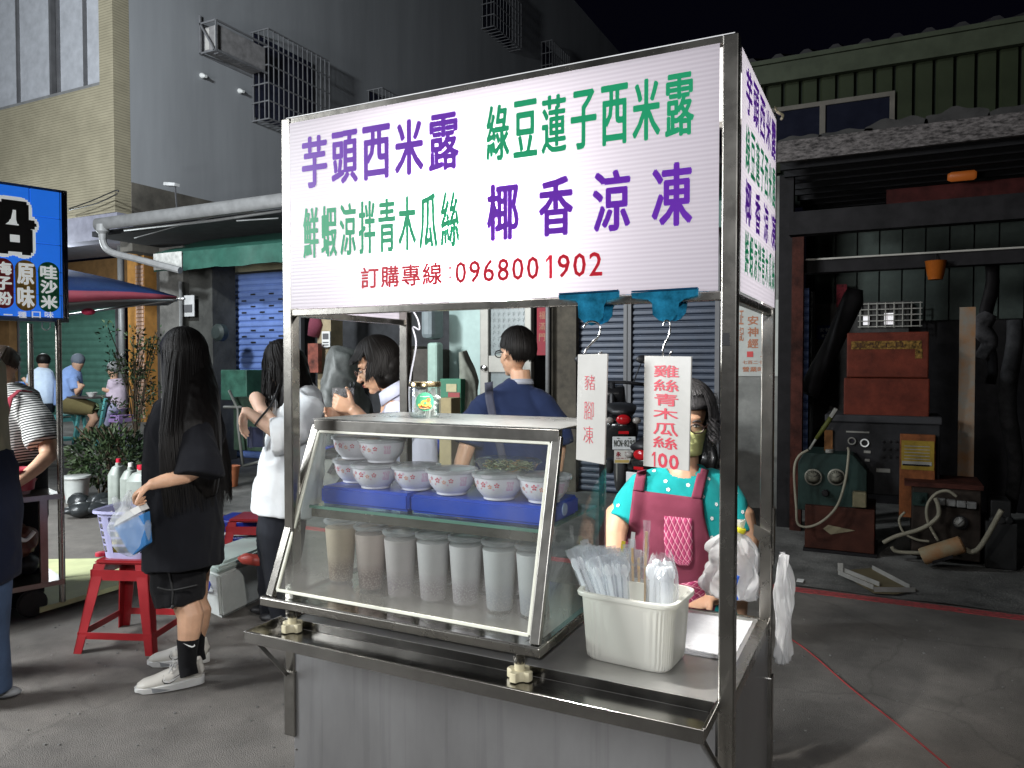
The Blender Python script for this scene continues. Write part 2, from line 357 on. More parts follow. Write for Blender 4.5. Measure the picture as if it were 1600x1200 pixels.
# counter, tray, body
bm = B(); box(bm, PW+.002, CW-PW-.004, -.001, CD-.02, ZC-.0015, ZC); box(bm, PW+.002, CW-PW-.004, -.002, .0, ZC-.035, ZC-.0016); obj('counter_top', bm, mm('counter_steel', (.55, .54, .52), rough=.33, metal=.72, var=.10, scale=4, bump=.03), cart)
bm = B(); box(bm, CW-PW-.0035, CW-.006, PW+.001, CD-PW-.001, ZC-.030, ZC+.003); box(bm, .006, PW+.0015, PW+.001, CD-PW-.001, ZC-.030, ZC+.003); box(bm, PW, CW-PW, CD-.0195, CD-.005, ZC-.03, ZC+.003); obj('counter_edge', bm, steel, cart, bevel=.002)
tl = PZ(383, 987, ZC); tr = PZ(1097, 1144, ZC); TX0, TX1, TY = tl.x, tr.x, -.152
bm = B(); t = .002; zf = ZC-.026
box(bm, TX0, TX1, TY, -.004, zf-t, zf); box(bm, TX0, TX1, TY-t, TY-.0001, zf-.004, ZC); box(bm, TX0-t, TX0-.0001, TY-t, -.004, zf-.004, ZC-.0003); box(bm, TX1+.0001, TX1+t, TY-t, -.004, zf-.004, ZC-.0003)
box(bm, TX0, TX1, -.0041, -.0022, zf, ZC-.0004)
for (a, b, c, d) in ((TX0-t, TX1+t, TY-.005, TY+.003),): box(bm, a, b, c, d, ZC+.0002, ZC+.003)
box(bm, TX1-.003, TX1+.005, TY+.0035, -.004, ZC+.0002, ZC+.003); box(bm, TX0-.005, TX0+.003, TY+.0035, -.004, ZC+.0002, ZC+.003)
tray = obj('folding_tray', bm, mm('tray_steel', (.42, .41, .39), rough=.18, metal=1, var=.12, scale=7), cart, bevel=.0008)
for x in (.012, 1.325):
    bm = B(); bar(bm, (x-.03 if x > 1 else x-.02, TY+.04, zf-.012), (x, -.006, zf-.15), .012, .004, up=(1, 0, 0)); obj('bracket', bm, steel_d, tray)
# stained front sheet with runs of dried drips
fs = steel_s.copy(); fs.name = 'stained_front_sheet'; N = fs.node_tree.nodes; L = fs.node_tree.links; p = N['Principled BSDF']
tc = N.new('ShaderNodeTexCoord'); mp = N.new('ShaderNodeMapping'); mp.inputs['Scale'].default_value = (26, 1, .7); L.new(tc.outputs['Object'], mp.inputs[0])
nz = N.new('ShaderNodeTexNoise'); nz.inputs['Scale'].default_value = 1.3; nz.inputs['Detail'].default_value = 3; L.new(mp.outputs[0], nz.inputs[0])
mr = N.new('ShaderNodeMapRange'); mr.inputs[1].default_value = .57; mr.inputs[2].default_value = .64; mr.inputs[3].default_value = 1; mr.inputs[4].default_value = .62; L.new(nz.outputs[0], mr.inputs[0])
bc = p.inputs['Base Color']; s0 = bc.links[0].from_socket; mx = N.new('ShaderNodeMix'); mx.data_type = 'RGBA'; mx.blend_type = 'MULTIPLY'; mx.inputs[0].default_value = .25; L.new(s0, mx.inputs[6]); L.new(mr.outputs[0], mx.inputs[7]); L.new(mx.outputs[2], bc)
bm = B(); box(bm, .030, CW-PW-.006, .004, .008, .14, ZC-.036); pf = obj('front_sheet', bm, fs, cart)
bm = B()
for z in (.2, .32, .44, .56, .66):
    for x in (.038, 1.29): lathe(bm, (x, .004, z), [(.004, 0), (.003, .0015), (.0005, .002)], 8, axis=(0, -1, 0))
stuff(obj('rivets', bm, steel_d, pf))
bm = B(); box(bm, CW-.012, CW-.008, PW, CD-PW, .14, ZC-.03); obj('side_sheet', bm, steel_s, cart)
bm = B(); box(bm, .008, .012, PW, CD-PW, .14, ZC-.03); obj('side_sheet', bm, steel_s, cart)
for i, (x, y) in enumerate(((.08, .08), (1.26, .08), (.08, .56), (1.26, .56))):
    bm = B(); lathe(bm, (x-.015, y, .055), [(.05, 0), (.054, .006), (.054, .024), (.05, .03)], 20, axis=(1, 0, 0)); w = obj('wheel', bm, rubber, cart, smooth='auto')
    bm = B(); box(bm, x-.022, x-.018, y-.02, y+.02, .05, .14); box(bm, x+.018, x+.022, y-.02, y+.02, .05, .14); obj('wheel_fork', bm, steel_d, w)
bm = B(); box(bm, .02, CW-.02, .01, CD-.01, .13, .137); obj('floor_sheet', bm, steel_d, cart)
# bottle-opener shaped latch plates on the rear right post
bm = B(); P0 = PX(1214, 800, CW+.004)
prism(bm, [(CW-.004, CD-PW-.006, 1.02-.02), (CW-.05, CD-PW-.006, 1.02), (CW-.052, CD-PW-.006, .985), (CW-.03, CD-PW-.006, .965), (CW-.004, CD-PW-.006, .97)], (0, -.002, 0)); box(bm, CW+.001, CW+.006, CD-PW, CD-.005, .90, 1.07)
obj('latch', bm, steel, cart)
bm = B(); box(bm, CW-PW+.005, CW-PW+.021, -.0016, -.0006, PY(1139, 540, 0).z, PY(1139, 520, 0).z); obj('keyhole', bm, black_p, cart)
# cable down the back left post and its ties
bm = B(); tube(bm, smoothpts([PY(640, 478, .60), PY(652, 498, .59), PY(655, 515, .59), PY(645, 512, .59), PY(650, 540, .6), PY(640, 600, .6), PY(641, 660, .6)]), .0035, 6); obj('cable', bm, mm('grey_cable', (.25, .25, .28), rough=.5), cart, smooth=True)
bm = B(); tube(bm, smoothpts([PX(1211, 168, CW+.004), PX(1216, 176, CW+.02), PX(1223, 180, CW+.03), PX(1221, 186, CW+.03)]), .004, 6); obj('cable_tie', bm, cream_p, cart, smooth=True)

# ------------------------------------------------------------------ clips, hooks, hanging cards
blue_metal = mm('blue_anodised_metal', (.02, .23, .40), rough=.2, metal=.55, var=.4, scale=26)
def clip(px, label, dx=0):
    t = thing('bulldog_clip', label, 'clip', PY(px[0][0], px[0][1], -.02), 'blue metal clips gripping the sign frame')
    bm = B(); pts = [PY(x, y, -.010) for x, y in px]; prism(bm, pts, (0, -.0015, 0)); a = obj('front_plate', bm, blue_metal, t)
    bm = B(); pts = [p+Vector((.012, .010, .004)) for p in pts]; prism(bm, [Vector((p.x, .040 if p.z > 1.655 else .02, p.z)) for p in pts], (0, .0015, 0)); obj('back_plate', bm, blue_metal, t)
    zt = max(p.z for p in pts); x0 = min(p.x for p in pts)-.012; x1 = max(p.x for p in pts)-.012
    bm = B(); bar(bm, (x0+.002, -.012, zt-.006), (x1-.002, -.012, zt-.004), .004, .004); obj('spring_bar', bm, mm('dark_blue_metal', (.01, .08, .18), rough=.3, metal=.8), t)
    return t
clip([(873, 461), (968, 454), (968, 464), (948, 470), (944, 478), (943, 495), (936, 504), (925, 509), (913, 504), (904, 496), (903, 474), (898, 469), (874, 468)], 'left blue metal clip above the narrow handwritten card')
clip([(986, 458), (1092, 450), (1091, 461), (1070, 467), (1061, 474), (1059, 490), (1051, 500), (1041, 504), (1029, 500), (1020, 492), (1019, 474), (1012, 468), (988, 466)], 'right blue metal clip above the wide printed price card')
def shook(pts, tail, label):
    t = thing('s_hook', label, 'hook', PY(*pts[0], -.02), 'chrome hooks between clips and cards')
    bm = B(); tube(bm, smoothpts([PY(x, y, -.02) for x, y in pts]), .0024, 8); w = obj('hook_wire', bm, chrome, t, smooth=True)
    bm = B(); tube(bm, [PY(x, y, -.012) for x, y in tail], .0024, 8); obj('hook_end', bm, chrome, t, smooth=True)
shook([(912, 512), (916, 505), (924, 502), (934, 505), (938, 514), (935, 526), (925, 536), (915, 548), (914, 558), (919, 566), (925, 566)], [(934, 557), (937, 552), (941, 550)], 'bent chrome hook holding the narrow handwritten card')
shook([(1036, 509), (1039, 502), (1044, 501), (1047, 508), (1046, 522), (1040, 535), (1036, 546), (1036, 556), (1041, 563)], [(1046, 556), (1048, 551), (1051, 548)], 'bent chrome hook holding the wide price card')
def card(tlp, trp, brp, blp, yl, yr, label, words):
    a, b = PY(*tlp, yl), PY(*trp, yr); c = PY(*brp, yr); d = PY(*blp, yl)
    n = (b-a).cross(d-a).normalized()
    if n.y > 0: n = -n
    bm = B(); prism(bm, [a, b, c, d], -n*.004); o = obj('price_card', bm, mm('card_white', (.47, .46, .43), rough=.22, var=.03), origin=(a+b)/2, bevel=.0006)
    tag(o, label, 'price card', 'white cards hanging from the sign frame')
    bm = B(); ux = (b-a).normalized(); uz = Vector((0, 0, 1))
    for s, x0, y0, x1, y1, off in words:
        p = PPl(x0, y1, a, n); q = PPl(x1, y1, a, n); r_ = PPl(x0, y0, a, n)
        text(bm, s, p+n*.0012, ux, (r_-p).normalized(), (q-p).length, (r_-p).length, off)
    obj('lettering', bm, red_ink, o); return o
card((903, 554), (949, 553), (944, 726), (900, 718), -.02, -.07, 'narrow white card with three handwritten red characters', [('豬', 914, 586, 930, 609, -.012), ('腳', 913, 627, 928, 655, -.012), ('凍', 912, 665, 927, 692, -.012)])
card((1007, 556), (1080, 557), (1076, 736), (1005, 728), -.02, -.08, 'wide white card with bold red characters and the number 100', [('雞', 1022, 570, 1061, 589, .10), ('絲', 1022, 592, 1061, 611, .10), ('青', 1023, 614, 1060, 633, .10), ('木', 1021, 636, 1060, 653, .10), ('瓜', 1021, 658, 1060, 678, .10), ('絲', 1021, 680, 1059, 699, .10), ('100', 1017, 705, 1061, 728, .22)])

# ------------------------------------------------------------------ glass display case
case = thing('display_case', 'slanted glass display case with steel frame standing on the counter', 'display case', (.42, .2, ZC))
rail2 = lambda p, q, w, h, m, n, up=(0, 0, 1): obj(n, bar(B(), p, q, w, h, up), m, case, bevel=.0015)
Tl, Tr = Vector((.050, .095, 1.318)), Vector((.866, .095, 1.318)); Bl, Br = Vector((-.012, -.046, .802)), Vector((.868, -.050, .802))
dark_edge = mm('dark_frame', (.10, .105, .11), rough=.28, metal=.9, var=.3)
rail2(Tl+Vector((-.004, 0, -.008)), Tr+Vector((.008, 0, -.008)), .026, .032, steel_d, 'frame_bar')
rail2(Tl+Vector((0, .36, -.008)), Tr+Vector((.004, .36, -.008)), .022, .026, steel, 'frame_bar')
rail2(Tl+Vector((0, 0, -.01)), Bl, .018, .026, steel, 'frame_bar', up=(1, 0, 0)); rail2(Tr+Vector((0, 0, -.01)), Br, .018, .026, steel_d, 'frame_bar', up=(1, 0, 0))
bm = B(); prism(bm, [Tl+Vector((-.01, -.01, .009)), Tr+Vector((.012, -.01, .009)), Tr+Vector((.004, .38, .009)), Tl+Vector((.03, .38, .009))], (0, 0, .003)); obj('top_plate', bm, mm('top_steel', (.40, .40, .39), rough=.28, metal=.9, var=.08, scale=4), case)
for x in (.06, .862):
    rail2((x, .455, .80), (x, .455, 1.30), .016, .018, steel, 'frame_bar', up=(1, 0, 0))
bm = B(); box(bm, -.042, .884, -.062, -.006, .772, .797); box(bm, .046, .884, -.0058, .48, .772, .797); obj('base', bm, steel, case, bevel=.003)
bm = B(); box(bm, -.040, .882, -.061, -.008, .7972, .8005); box(bm, .05, .882, -.0078, .47, .7972, .8005); obj('base_tray', bm, chrome, case)
inn = lambda p: p
gask = mm('cream_gasket', (.66, .66, .56), rough=.45)
nrm = (Tr-Tl).cross(Bl-Tl).normalized(); nrm = nrm if nrm.y < 0 else -nrm
def fr(u, v): return (Tl.lerp(Tr, u)).lerp(Bl.lerp(Br, u), v)
gu0, gu1, gv0, gv1 = .022, .978, .055, .965
for a, b in ((fr(gu0, gv0), fr(gu1, gv0)), (fr(gu0, gv1), fr(gu1, gv1)), (fr(gu0, gv0), fr(gu0, gv1)), (fr(gu1, gv0), fr(gu1, gv1))): rail2(a, b, .009, .010, gask, 'gasket', up=nrm)
gl_front = glass('dirty_front_glass', film=.13, filmcol=(.50, .48, .44), grad=(.80, .97, .65))
gl_side = glass('side_glass', film=.07, filmcol=(.5, .5, .45), grad=(.80, 1.0, .6))
bm = B(); quad(bm, fr(gu0, gv0), fr(gu1, gv0), fr(gu1, gv1), fr(gu0, gv1)); obj('front_glass', bm, gl_front, case)
for x, T_, B_ in ((.876, Tr, Br), (.040, Tl, Bl)):
    bm = B(); quad(bm, (x, T_.y+.01, 1.30), (x, .45, 1.30), (x, .45, .81), (x, B_.y+.012, .81)); obj('side_glass', bm, gl_side, case)
ZS = 1.066
bm = B(); box(bm, .066, .850, .050, .44, ZS-.006, ZS); sh = obj('glass_shelf', bm, glass('shelf_glass', tint=(.75, .9, .84), film=.05, filmcol=(.5, .6, .55)), case)
bm = B(); box(bm, .06, .864, .044, .0498, ZS-.008, ZS+.001); obj('shelf_edge', bm, mm('green_glass_edge', (.10, .22, .17), rough=.15, var=.1), sh)
bm = B(); bar(bm, (.062, .058, ZS-.022), (.862, .058, ZS-.022), .012, .026); obj('shelf_rail', bm, steel, case)
# crinkled plastic film lying in the case
def crinkle(bm, x0, x1, y0, y1, z, amp, nx=40, ny=16, fr_=9, seed=0):
    g = [[bm.verts.new((x0+(x1-x0)*i/nx, y0+(y1-y0)*j/ny, z+amp*abs(noise.fractal(Vector((x0+(x1-x0)*i/nx, y0+(y1-y0)*j/ny, seed))*fr_, 1, 2, 3)))) for j in range(ny+1)] for i in range(nx+1)]
    for i in range(nx):
        for j in range(ny): bm.faces.new((g[i][j], g[i+1][j], g[i+1][j+1], g[i][j+1]))
clear_film = glass('clear_plastic_film', tint=(.95, .95, .93), film=.22, filmcol=(.55, .53, .45), rough=.12)
bm = B(); crinkle(bm, .02, .86, -.035, .10, .803, .030, 60, 18, 11); tag(obj('plastic_film', bm, clear_film, smooth=True), 'crumpled clear plastic film lying along the bottom of the glass case', 'plastic film')
for (px_, lb) in ((820, 'cream adjusting knob under the right front corner of the glass case'), (470, 'cream adjusting knob under the left front corner of the glass case')):
    P = PZ(px_, 1045 if px_ > 600 else 972, ZC-.01); P.y = -.036 if px_ > 600 else -.03; P.z = zf
    t = thing('levelling_knob', lb, 'knob', P, 'cream knobs under the display case')
    bm = B(); n = 48; zz = [0.002, .004, .024, .026]
    rings = [[bm.verts.new(P+Vector((math.cos(2*math.pi*k/n), math.sin(2*math.pi*k/n), 0))*(.029+.006*math.tanh(3*math.cos(4*2*math.pi*k/n+.6)))*(.94 if i in (0, 3) else 1)+Vector((0, 0, z))) for k in range(n)] for i, z in enumerate(zz)]
    for i in range(3):
        for k in range(n): bm.faces.new((rings[i][k], rings[i][(k+1) % n], rings[i+1][(k+1) % n], rings[i+1][k]))
    bm.faces.new(rings[0][::-1]); bm.faces.new(rings[-1]); obj('knob_grip', bm, cream_p, t, smooth='auto')
    bm = B(); lathe(bm, P, [(.014, .026), (.0135, .042)], 20); obj('knob_collar', bm, cream_p, t, smooth='auto')
    bm = B(); lathe(bm, P, [(.012, .042), (.015, .050), (.016, .060), (.010, .066), (.010, .074)], 20); obj('knob_bolt', bm, steel, t, smooth='auto')

# ------------------------------------------------------------------ blue ice packs
blue_p = mm('blue_plastic', (.015, .06, .42), rough=.34, var=.12, bump=.05)
for (x0, x1, zz, lb) in ((.036+.034, .398, 0, 'left blue plastic ice pack lying on the glass shelf'), (.404, .845, -.001, 'right blue plastic ice pack reaching the right end of the glass shelf')):
    bm = B(); box(bm, x0, x1, .082, .30, ZS+.001, ZS+.055+zz); bmesh.ops.bevel(bm, geom=bm.edges[:], offset=.008, segments=3, affect='EDGES')
    o = obj('ice_pack', bm, blue_p, smooth='auto'); tag(o, lb, 'ice pack', 'blue ice packs on the shelf')
    bm = B(); lathe(bm, (x1-.0008, .19, ZS+.03), [(.018, 0), (.017, .004), (.002, .0045)], 20, axis=(1, 0, 0)); obj('cap', bm, mm('pale_blue_cap', (.35, .42, .6), rough=.4), o, smooth='auto')
# ------------------------------------------------------------------ printed soup bowls
bowl_m = mm('bowl_white', (.68, .64, .70), rough=.3, var=.03); lid_m = glass('clear_lid', tint=(.93, .93, .93), film=.60, filmcol=(.66, .66, .68), rough=.12)
pr_red, pr_or, pr_pk = mm('print_crimson', (.55, .012, .05), var=.02), mm('print_orange', (.70, .20, .06), var=.02), mm('print_pink', (.60, .20, .38), var=.02)
BP = [(.044, 0), (.0445, .006), (.051, .012), (.063, .028), (.0685, .045), (.071, .064)]
def brad(z):
    for (r0, z0), (r1, z1) in zip(BP, BP[1:]):
        if z <= z1: return r0+(r1-r0)*(z-z0)/(z1-z0)
    return BP[-1][0]
def make_bowl(c, rot, label, group='printed white bowls in the display case'):
    c = Vector(c); t = thing('soup_bowl', label, 'bowl', c, group)
    bm = B(); lathe(bm, c, BP+[(.0755, .0645), (.076, .068), (.072, .0685), (.065, .045), (.03, .012)], 36); obj('bowl_body', bm, bowl_m, t, smooth='auto')
    bm = B(); lathe(bm, c+Vector((0, 0, .0688)), [(.0768, -.006), (.0775, 0), (.0765, .0045), (.069, .0055), (.065, .002), (.03, .0025), (.001, .003)], 36, caps=False); obj('lid', bm, lid_m, t, smooth='auto')
    bm = B(); S = lambda th, z: c+Vector((math.cos(th)*(brad(z)+.0007), math.sin(th)*(brad(z)+.0007), z))
    def flower(th, z, r, mi, pet=5):
        for k in range(pet):
            a0 = 2*math.pi*k/pet+.3; pts = []
            for (rr, da) in ((.15, 0), (.75, -.38), (1, -.2), (.88, 0), (1, .2), (.75, .38)):
                a = a0+da; pts.append(bm.verts.new(S(th+rr*r*math.cos(a)/brad(z), z+rr*r*math.sin(a))))
            f = bm.faces.new(pts); f.material_index = mi
    base = rot
    for rep in range(2):
        b0 = base+rep*math.pi
        for dth, z, r, mi in ((.25, .046, .0085, 0), (.55, .041, .0065, 1), (-.08, .050, .0055, 0), (-.3, .040, .006, 1), (.85, .045, .0075, 0), (.42, .053, .0035, 2), (.1, .034, .0028, 0), (.7, .033, .003, 2), (-.2, .031, .0025, 2)):
            flower(b0+dth, z, r, mi)
        b1 = b0+1.25                      # pink square seal of fine rows
        for k in range(2):
            for (u0, u1, v0, v1) in ((0, .30, .000, .0012), (0, .30, .023, .0242), (0, .016, 0, .024), (.284, .30, 0, .024)):
                q = [S(b1+u0, .030+v0), S(b1+u1, .030+v0), S(b1+u1, .030+v1), S(b1+u0, .030+v1)]
                if k == 0: quad(bm, *q, mi=2)
        for r_ in range(5):
            for s_ in range(3):
                u = b1+.035+s_*.083; z = .033+r_*.004; quad(bm, S(u, z), S(u+.055, z), S(u+.055, z+.0018), S(u, z+.0018), mi=2)
    obj('printed_pattern', bm, [pr_red, pr_or, pr_pk], t)
    return t
ZI = ZS+.0555
ang = math.atan2(CAM.y-.15, CAM.x-.5)
bw = []
for px_, dy, up, r_, lb in ((541, .20, 0, -.3, 'printed bowl at the left end of the shelf, under another bowl'), (587, .135, 0, .2, 'printed bowl second from the left on the ice pack, with a bowl stacked on it'), (650, .165, 0, .0, 'printed bowl third from the left on the ice pack, nothing on its lid'),
                            (706, .145, 0, .1, 'printed bowl fourth from the left, just right of the gap in the ice packs'), (780, .135, 0, -.1, 'printed bowl beneath the clear tray of shredded salad'), (850, .150, 0, .3, 'printed bowl at the right end of the shelf behind the slanted frame bar'),
                            (548, .195, 1, .1, 'upper printed bowl at the far left of the stacked bowls'), (597, .165, 1, -.2, 'upper printed bowl second from the left, on top of a stacked pair')):
    P = PY(px_, 740, dy); bw.append(make_bowl((max(P.x, .120), dy, ZI+.0012+up*.0755), ang-.95+r_*.6, lb))
# clear tray of salad across two bowls
P = PY(790, 730, .15); tx, ty, tz = P.x, .165, ZI+.0775
t = thing('salad_tray', 'clear plastic tray of shredded salad resting on a printed bowl', 'food tray', (tx, ty, tz))
bm = B(); loft(bm, [((tx, ty, tz), .075, .045), ((tx, ty, tz+.022), .088, .056)], n=28, a0=(1, 0, 0), pw=.55, caps=False); loft(bm, [((tx, ty, tz+.022), .094, .062), ((tx, ty, tz+.026), .094, .062), ((tx, ty, tz+.034), .082, .05), ((tx, ty, tz+.036), .05, .03)], n=28, a0=(1, 0, 0), pw=.55, caps=False)
obj('tray_shell', bm, glass('clear_tray', film=.10, filmcol=(.7, .7, .65), rough=.05), t, smooth='auto')
sal = [mm('salad_green', (.16, .19, .07), var=.2), mm('salad_pale', (.42, .40, .26), var=.2), mm('salad_dark', (.05, .05, .03), var=.2), mm('salad_orange', (.45, .20, .07))]
bm = B()
for k in range(420):
    a = random.uniform(0, 6.28); q = math.sqrt(random.random()); c = Vector((tx+.074*q*math.cos(a), ty+.042*q*math.sin(a), tz+random.uniform(.003, .024))); d = Vector((random.uniform(-1, 1), random.uniform(-1, 1), random.uniform(-.3, .3)))*.011
    bar(bm, c-d, c+d, .0022, .0014, mi=random.choice((0, 1, 1, 1, 0, 2, 3)))
stuff(obj('salad', bm, sal, t))
# ------------------------------------------------------------------ tall cups of sago
cup_m = [glass('clear_cup', tint=(.95, .95, .95), film=.10, filmcol=(.7, .7, .7), rough=.06)]
def milk(name, col, col2):
    m = mat(name, col, rough=.45, var=.04); N = m.node_tree.nodes; L = m.node_tree.links; p = N['Principled BSDF']
    v = N.new('ShaderNodeTexVoronoi'); v.inputs['Scale'].default_value = 210; tc = N.new('ShaderNodeTexCoord'); L.new(tc.outputs['Object'], v.inputs[0])
    g = N.new('ShaderNodeSeparateXYZ'); L.new(tc.outputs['Object'], g.inputs[0]); mz = N.new('ShaderNodeMapRange'); mz.inputs[1].default_value = .085; mz.inputs[2].default_value = .045; L.new(g.outputs[2], mz.inputs[0])
    mv = N.new('ShaderNodeMapRange'); mv.inputs[1].default_value = .25; mv.inputs[2].default_value = .55; L.new(v.outputs['Distance'], mv.inputs[0])
    mu = N.new('ShaderNodeMath'); mu.operation = 'MULTIPLY'; L.new(mz.outputs[0], mu.inputs[0]); L.new(mv.outputs[0], mu.inputs[1])
    s0 = p.inputs['Base Color'].links[0].from_socket; mx = N.new('ShaderNodeMix'); mx.data_type = 'RGBA'; L.new(mu.outputs[0], mx.inputs[0]); L.new(s0, mx.inputs[6]); mx.inputs[7].default_value = (*col2, 1); L.new(mx.outputs[2], p.inputs['Base Color']); return m
milks = [milk('taro_milk_tan', (.46, .37, .29), (.22, .15, .11)), milk('taro_milk_rose', (.48, .39, .36), (.24, .17, .16)), milk('milk_grey', (.43, .38, .38), (.26, .21, .24)), milk('milk_pale', (.46, .43, .44), (.32, .27, .30)), milk('coconut_pale', (.46, .45, .46), (.36, .36, .40))]
def make_cup(x, y, m, label, h=.192, r0=.036, r1=.0495, z0=.8035, group='tall clear cups of sago in the case'):
    c = Vector((x, y, z0)); t = thing('sago_cup', label, 'cup', c, group)
    bm = B(); lathe(bm, c, [(r0-.001, .003), (r0+.0012, .006), (r0+(r1-r0)*.90+.0012, h*.90), (r0+(r1-r0)*.90-.003, h*.905), (.001, h*.906)], 28); obj('drink', bm, m, t, smooth='auto')
    bm = B(); lathe(bm, c, [(r0*.8, .001), (r0, .0), (r1, h), (r1+.002, h+.001)], 28, caps=False); obj('cup_wall', bm, cup_m[0], t, smooth='auto')
    bm = B(); lathe(bm, c+Vector((0, 0, h+.001)), [(r1+.002, -.006), (r1+.0045, -.002), (r1+.005, .003), (r1+.001, .006), (r1-.005, .0065), (r1-.008, .002), (.01, .0025), (.001, .003)], 28, caps=False); obj('lid', bm, lid_m, t, smooth='auto')
    return t
row = [(533, .175, 0, 'tan drink cup at the left end of the front row'), (580, .146, 1, 'rosy beige drink cup second in the front row'), (626, .128, 2, 'grey drink cup third in the front row with specks at its bottom'), (677, .140, 3, 'pale cup in the middle of the front row with dense pearls'),
       (728, .152, 3, 'pale cup fifth in the front row with a wrinkled lid'), (781, .150, 4, 'bluish white cup second from the right in the front row'), (834, .150, 4, 'bluish white cup half hidden behind the slanted frame bar')]
for x, y, k, lb in row: make_cup(PZ(x, 930, .88).x if False else PY(x, 900, y).x, y, milks[k], lb)
for x, y, k, lb in ((600, .30, 0, 'tan cup standing behind the second and third front cups'), (690, .31, 1, 'rosy cup with a loose lid in the back row'), (765, .30, 2, 'grey cup in the back row right of the rosy one'), (838, .31, 2, 'grey cup at the right end of the back row'), (645, .30, 1, 'rosy cup in the back row behind the gap of the third and fourth cups'), (727, .31, 3, 'pale cup in the back row behind the fifth front cup'), (802, .30, 3, 'pale cup in the back row left of the last one')):
    make_cup(PY(x, 880, y).x, y, milks[k], lb)
# big clear tub with a ladle handle seen through the right side glass
c = Vector((PY(880, 880, .36).x-.03, .37, .80)); 
P = PZ(883, 900, ZC)
c = Vector((.945, .40, ZC+.001)); t = thing('plastic_tub', 'tall clear plastic tub of spoons right of the glass case', 'tub', c)
bm = B(); lathe(bm, c, [(.05, 0), (.052, .002), (.064, .21), (.067, .212)], 28, caps=False); obj('tub_wall', bm, glass('cloudy_tub', film=.35, filmcol=(.62, .62, .56), rough=.1), t, smooth='auto')
for dx, dz, m_ in ((.01, .03, white_p), (-.02, .0, mm('yellow_pack', (.75, .62, .04)))):
    bm = B(); bar(bm, c+Vector((dx, 0, .05)), c+Vector((dx+.02, .01, .245+dz)), .012, .002); obj('spoon', bm, m_, t)
# ------------------------------------------------------------------ ribbed basket of straws and spoons
bk = Vector((1.055, .178, ZC+.0012)); t = thing('utensil_basket', 'cream ribbed plastic basket holding wrapped straws and spoons', 'basket', bk)
bskm = translucent('cream_basket_plastic', (.80, .79, .72), .28, 0, .35)
bm = B(); HW, HD, H = .128, .092, .178; n = 160; rows = []
def rr(th, a, b, e=.32):
    c_, s_ = math.cos(th), math.sin(th); return math.copysign(abs(c_)**e, c_)*a, math.copysign(abs(s_)**e, s_)*b
for z, k, rib in ((0, .86, 0), (.006, .90, 0), (.02, .915, 1), (.150, .985, 1), (.156, .99, 0), (.166, 1.0, 0), (.1661, 1.07, 0), (.174, 1.085, 0), (.178, 1.07, 0), (.1785, .985, 0), (.02, .89, 0)):
    R_ = []
    for i in range(n):
        x, y = rr(2*math.pi*i/n, HW, HD); d = -.0022 if (rib and (i//2) % 2) else 0
        L_ = Vector((x, y, 0)); L_ = L_*(k+d/L_.length)
        th = rad(-4); R_.append(bm.verts.new(bk+Vector((L_.x*math.cos(th)-L_.y*math.sin(th), L_.x*math.sin(th)+L_.y*math.cos(th), z))))
    rows.append(R_)
for i in range(len(rows)-1):
    for k in range(n): bm.faces.new((rows[i][k], rows[i][(k+1) % n], rows[i+1][(k+1) % n], rows[i+1][k]))
bm.faces.new(rows[0][::-1]); bm.faces.new(rows[-1]); obj('basket_wall', bm, bskm, t, smooth='auto')
wrapm = glass('wrapper_film', tint=(.96, .97, .98), film=.26, filmcol=(.9, .92, .95), rough=.05); straw_m = translucent('clear_straw', (.96, .97, .98), .5, .15, .2)
wood = mm('bamboo', (.55, .36, .17), rough=.6)
def packet(base, top, w, mi_item, name, label, grp, kind=0):
    base, top = Vector(base), Vector(top); d = (top-base); s = d.cross(Vector((0, 1, 0))).normalized()
    o = thing(name, label, 'cutlery', base, grp)
    bm = B()
    if kind == 0: bar(bm, base+d*.02, base+d*.80, .010, .003, up=(0, 1, 0)); ell(bm, base+d*.84, (.011, .003, .02), (s, s.cross(d).normalized(), d.normalized()), 10)
    else: bar(bm, base, base+d*.97, .006, .004)
    obj('item', bm, mi_item, o)
    bm = B(); g = []; nx, ny = 4, 14; yd = s.cross(d).normalized()
    for sgn in (-1, 1):
        g = [[bm.verts.new(base+d*(j/ny)*1.08+s*(w*(i/nx-.5)*(1 if j < ny-1 else 1.25))+yd*sgn*(.0035*math.sin(math.pi*i/nx)+.003*noise.noise(base*60+Vector((i*.7, j*.6, sgn)))*(1+2*(j > ny-4)))) for j in range(ny+1)] for i in range(nx+1)]
        for i in range(nx):
            for j in range(ny): bm.faces.new((g[i][j], g[i+1][j], g[i+1][j+1], g[i][j+1]))
    obj('wrapper', bm, wrapm, o, smooth=True)
G = 'wrapped clear spoons fanned out in the basket'
for k in range(32):
    u = k/31; x = bk.x-.10+.085*u+random.uniform(-.004, .004); y = bk.y+random.uniform(-.06, .055)
    topx = x-.065*(1-u)-.012+random.uniform(-.006, .006); packet((x, y, bk.z+.09), (topx, y+random.uniform(-.02, .02), bk.z+.268+random.uniform(-.012, .010)-.02*abs(u-.3)), .021, straw_m, 'wrapped_spoon', 'clear spoon in a film wrapper leaning left in the cream basket', G)
G = 'wrapped chopsticks in the middle of the basket'
for k, (x, tx_, tz_) in enumerate(((1.045, 1.035, .285), (1.06, 1.053, .26), (1.07, 1.075, .335), (1.05, 1.02, .27))):
    packet((x, bk.y+.02, bk.z+.06), (tx_, bk.y+.03, bk.z+tz_), .016, wood, 'wrapped_chopsticks', ('tall pair of wooden chopsticks in a wrapper standing highest in the basket' if k == 2 else 'short wrapped wooden chopsticks in the middle of the basket'), None if k == 2 else G, 1)
